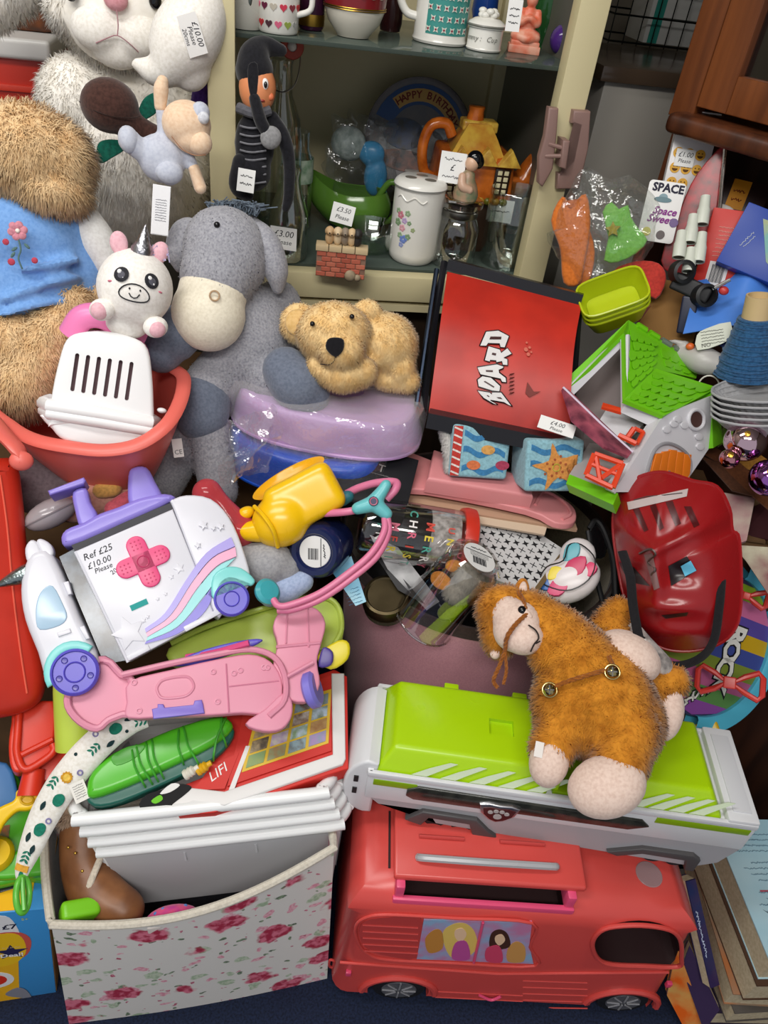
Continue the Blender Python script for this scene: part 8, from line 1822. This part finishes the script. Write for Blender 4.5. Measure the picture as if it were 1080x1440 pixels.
o = T.add('cover', MB().slab(VV((1002, 690, 1.12), (1062, 700, 1.10), (1050, 760, 1.07), (1010, 775, 1.07), (1000, 730, 1.09)), .006), M('#b5a296', 'paper', .5, hx2='#a06a74', sc=25)); T.add('cover', MB().slab(VV((1030, 766, 1.075), (1090, 770, 1.05), (1090, 850, 1.03), (1050, 790, 1.06)), .004), M('#b9b49a', 'paper', .5, hx2='#7a3a44', sc=20))
T.add('cover', MB().slab(VV((1040, 720, 1.13), (1090, 700, 1.13), (1090, 760, 1.09), (1044, 752, 1.10)), .004), M('#3a1a1e', 'paper', .5))
crate('brown cardboard box hidden under drum toy and booklets', .44, .60, .84, .99, .47)
crate('small cardboard box hidden under foil trays and baubles', .47, .62, .88, .985, .645, 0, .475)

# ---- basket on grey cabinet and dresser dish
T = Th('wire_basket', 'dark wire basket holding white cartons on grey cabinet', 'basket')
f = wf(atZ(905, 66, 1.126)+np.array([0.02, .05, 0]), 13)
WI = M('#2a2e2c', 'met', .4)
for z in (0.005, .05, .10):
    T.add('hoop', MB().tube([f.p(*q) for q in ((-.11, -.05, z), (.13, -.05, z), (.13, .12, z), (-.11, .12, z))], .0018, 6, True), WI)
for k in range(9): T.add('wire', MB().tube([f.p(-.11+k*.03, -.05, .0), f.p(-.11+k*.03, -.05, .10)], .0012, 6), WI)
T = Th('white_carton', 'white carton with teal stripe in wire basket', 'carton')
b = T.add('carton', MB().box(f, (.03, .03, .07), (.055, .05, .065), .002), M('#c4c4c0', 'paper')); T.add('teal_stripe', MB().box(f, (-.006, -.021, .07), (.01, .0012, .064)), M('#2a8a7c', 'paper'), b); T.add('seam', MB().box(f, (.04, -.0205, .05), (.04, .0008, .001)), M('#55554f', 'paper'), b)
T = Th('cream_dish', 'cream china dish behind glazed dresser door', 'dish')
fd = Fr(DRv.p(x2+.075, zl+.10, -.10), DRv.M); T.add('dish', MB().lathe(Fr(fd.o, fd.M @ rotm(-90, 0, 0)), [(0, 0), (.03, 0), (.05, .02), (.06, .05), (.05, .07), (.02, .085), (0, .086)], 28), M('#cdb98a', 'pl', .25)); T.add('foot', MB().lathe(Fr(fd.o, fd.M @ rotm(-90, 0, 0)), [(0, -.085), (.034, -.085), (.03, .002)], 24), M('#cdb98a', 'pl', .25))

# ================================================================== books at lower right
PG = M('#cbbc9e', 'paper', .8, hx2='#b9a98a', sc=200)
def book(label, x, y, z, w, h, t, yaw, cover, extra=None, hx2=None, tilt=0):
    T = Th('paperback_book', label, 'book', 'books stacked beside bus'); f = wf((x, y, z), yaw); f.M = f.M @ rotm(0, tilt, 0)
    C = M(cover, 'paper', .3, hx2=hx2, sc=12)
    c = T.add('cover', MB().box(f, (0, 0, t), (w/2, h/2, .0009)), C); T.add('back_cover', MB().box(f, (0, 0, 0.001), (w/2, h/2, .0009)), C); T.add('spine', MB().box(f, (w/2, 0, t/2), (.0009, h/2, t/2), .0005), C)
    T.add('pages', MB().box(f, (-.001, 0, t/2), (w/2-.002, h/2-.002, t/2-.001)), PG)
    if extra: extra(T, f, c, t)
def topprint(T, f, c, t):
    p = MB()
    k = .001; g = Fr(f.p(0, 0, t+.001), f.M*k)
    for i in range(14):
        if i in (4, 9): continue
        scribble(p, g, -4+3*(i % 3), 82-i*9, .3, 92-9*(i % 3), 3, 18, .5)
    T.add('small_print', p, M('#5a7a8c', 'paper'), c); T.add('red_line', MB().box(g, (0, -6, .3), (40, 1.2, .2)), M('#b04a5a', 'paper'), c)
    T.add('barcode_box', MB().box(g, (34, -76, .4), (24, 18, .3)), M('#e6e6e2', 'paper'), c); br = MB()
    for i in range(12): br.box(g, (20+i*2.4, -76, .9), (.5+.4*((i*5) % 3 == 0), 12, .2))
    T.add('barcode', br, M('#2a2a2e', 'paper'), c, smooth=False); T.add('brown_panel', MB().box(g, (-26, -72, .4), (10, 16, .3)), M('#7a4a3a', 'paper'), c); T.add('dark_panel', MB().box(g, (-2, -74, .4), (5, 18, .3)), M('#2a2c34', 'paper'), c)
    for (x, y) in ((-40, -38), (20, -50)): T.add('bird_print', MB().prism(g, [(x-8, y+5), (x, y), (x+9, y-5), (x+2, y+3), (x+2, y-4)], .2, .7), M('#3a4450', 'paper'), c)
    T.add('pale_wash', MB().box(g, (0, -92, .3), (50, 7, .2)), M('#6fb4d4', 'paper'), c)
bx_, by_ = 0.655, 0.60
book('thick dark-covered paperback at bottom of book stack', bx_+.0, by_+.01, 0.0, .14, .22, .045, 6, '#2c2438')
book('worn grey paperback second from bottom of book stack', bx_+.004, by_, .046, .135, .215, .034, 10, '#55504c')
book('cream paged paperback with orange mark in middle of stack', bx_+.002, by_+.005, .081, .135, .215, .036, 4, '#8a7a68', hx2='#b0642c')
book('thick paperback with brown cover just under blue book', bx_+.006, by_, .118, .135, .21, .05, 8, '#4a3428')
book('pale blue paperback with printed blurb on top of stack', bx_+.012, by_+.012, .169, .14, .215, .045, 8, '#b4d2dc', topprint, hx2='#a2c8d6')
def up_book(label, px, py, pts, th, cover, hx2=None, title=None):
    T = Th('leaning_book', label, 'book', 'books leaning between bus and stack')
    c = T.add('cover', MB().slab(pts, .002), M(cover, 'paper', .3, hx2=hx2, sc=25)); n = unit(np.cross(pts[1]-pts[0], pts[2]-pts[0])); n = n if n @ (CAM-pts[0]) > 0 else -n
    T.add('pages', MB().slab([q-n*.002 for q in pts], th), PG); T.add('back_cover', MB().slab([q-n*(.002+th) for q in pts], .002), M(cover, 'paper', .3, hx2=hx2, sc=25))
    if title:
        f = f3(pts[0]+n*.0008, pts[1]+n*.0008, pts[0]+np.cross(n, pts[1]-pts[0]), .001); T.add('small_print', scribble(MB(), f, np.linalg.norm(pts[1]-pts[0])*500, 5, .3, 80, 5, 16, .5), M('#b9c4dc', 'paper'), c)
up_book('dark blue spined book leaning against stack', 0, 0, VV((965, 1240, 1.06), (1000, 1390, 1.10), (1012, 1385, 1.11), (978, 1236, 1.07)), .012, '#1e2a5c', '#3a2a54', 'title')
up_book('orange and cream book leaning beside bus wheel', 0, 0, VV((938, 1400, 1.15), (975, 1470, 1.16), (992, 1440, 1.15), (952, 1330, 1.10)), .01, '#d8601c', '#c9a05a')
up_book('purple edged book leaning under dark blue book', 0, 0, VV((958, 1360, 1.12), (990, 1450, 1.14), (1012, 1420, 1.13), (970, 1330, 1.10)), .008, '#3a2c4c')

for t in THINGS: t.finish()
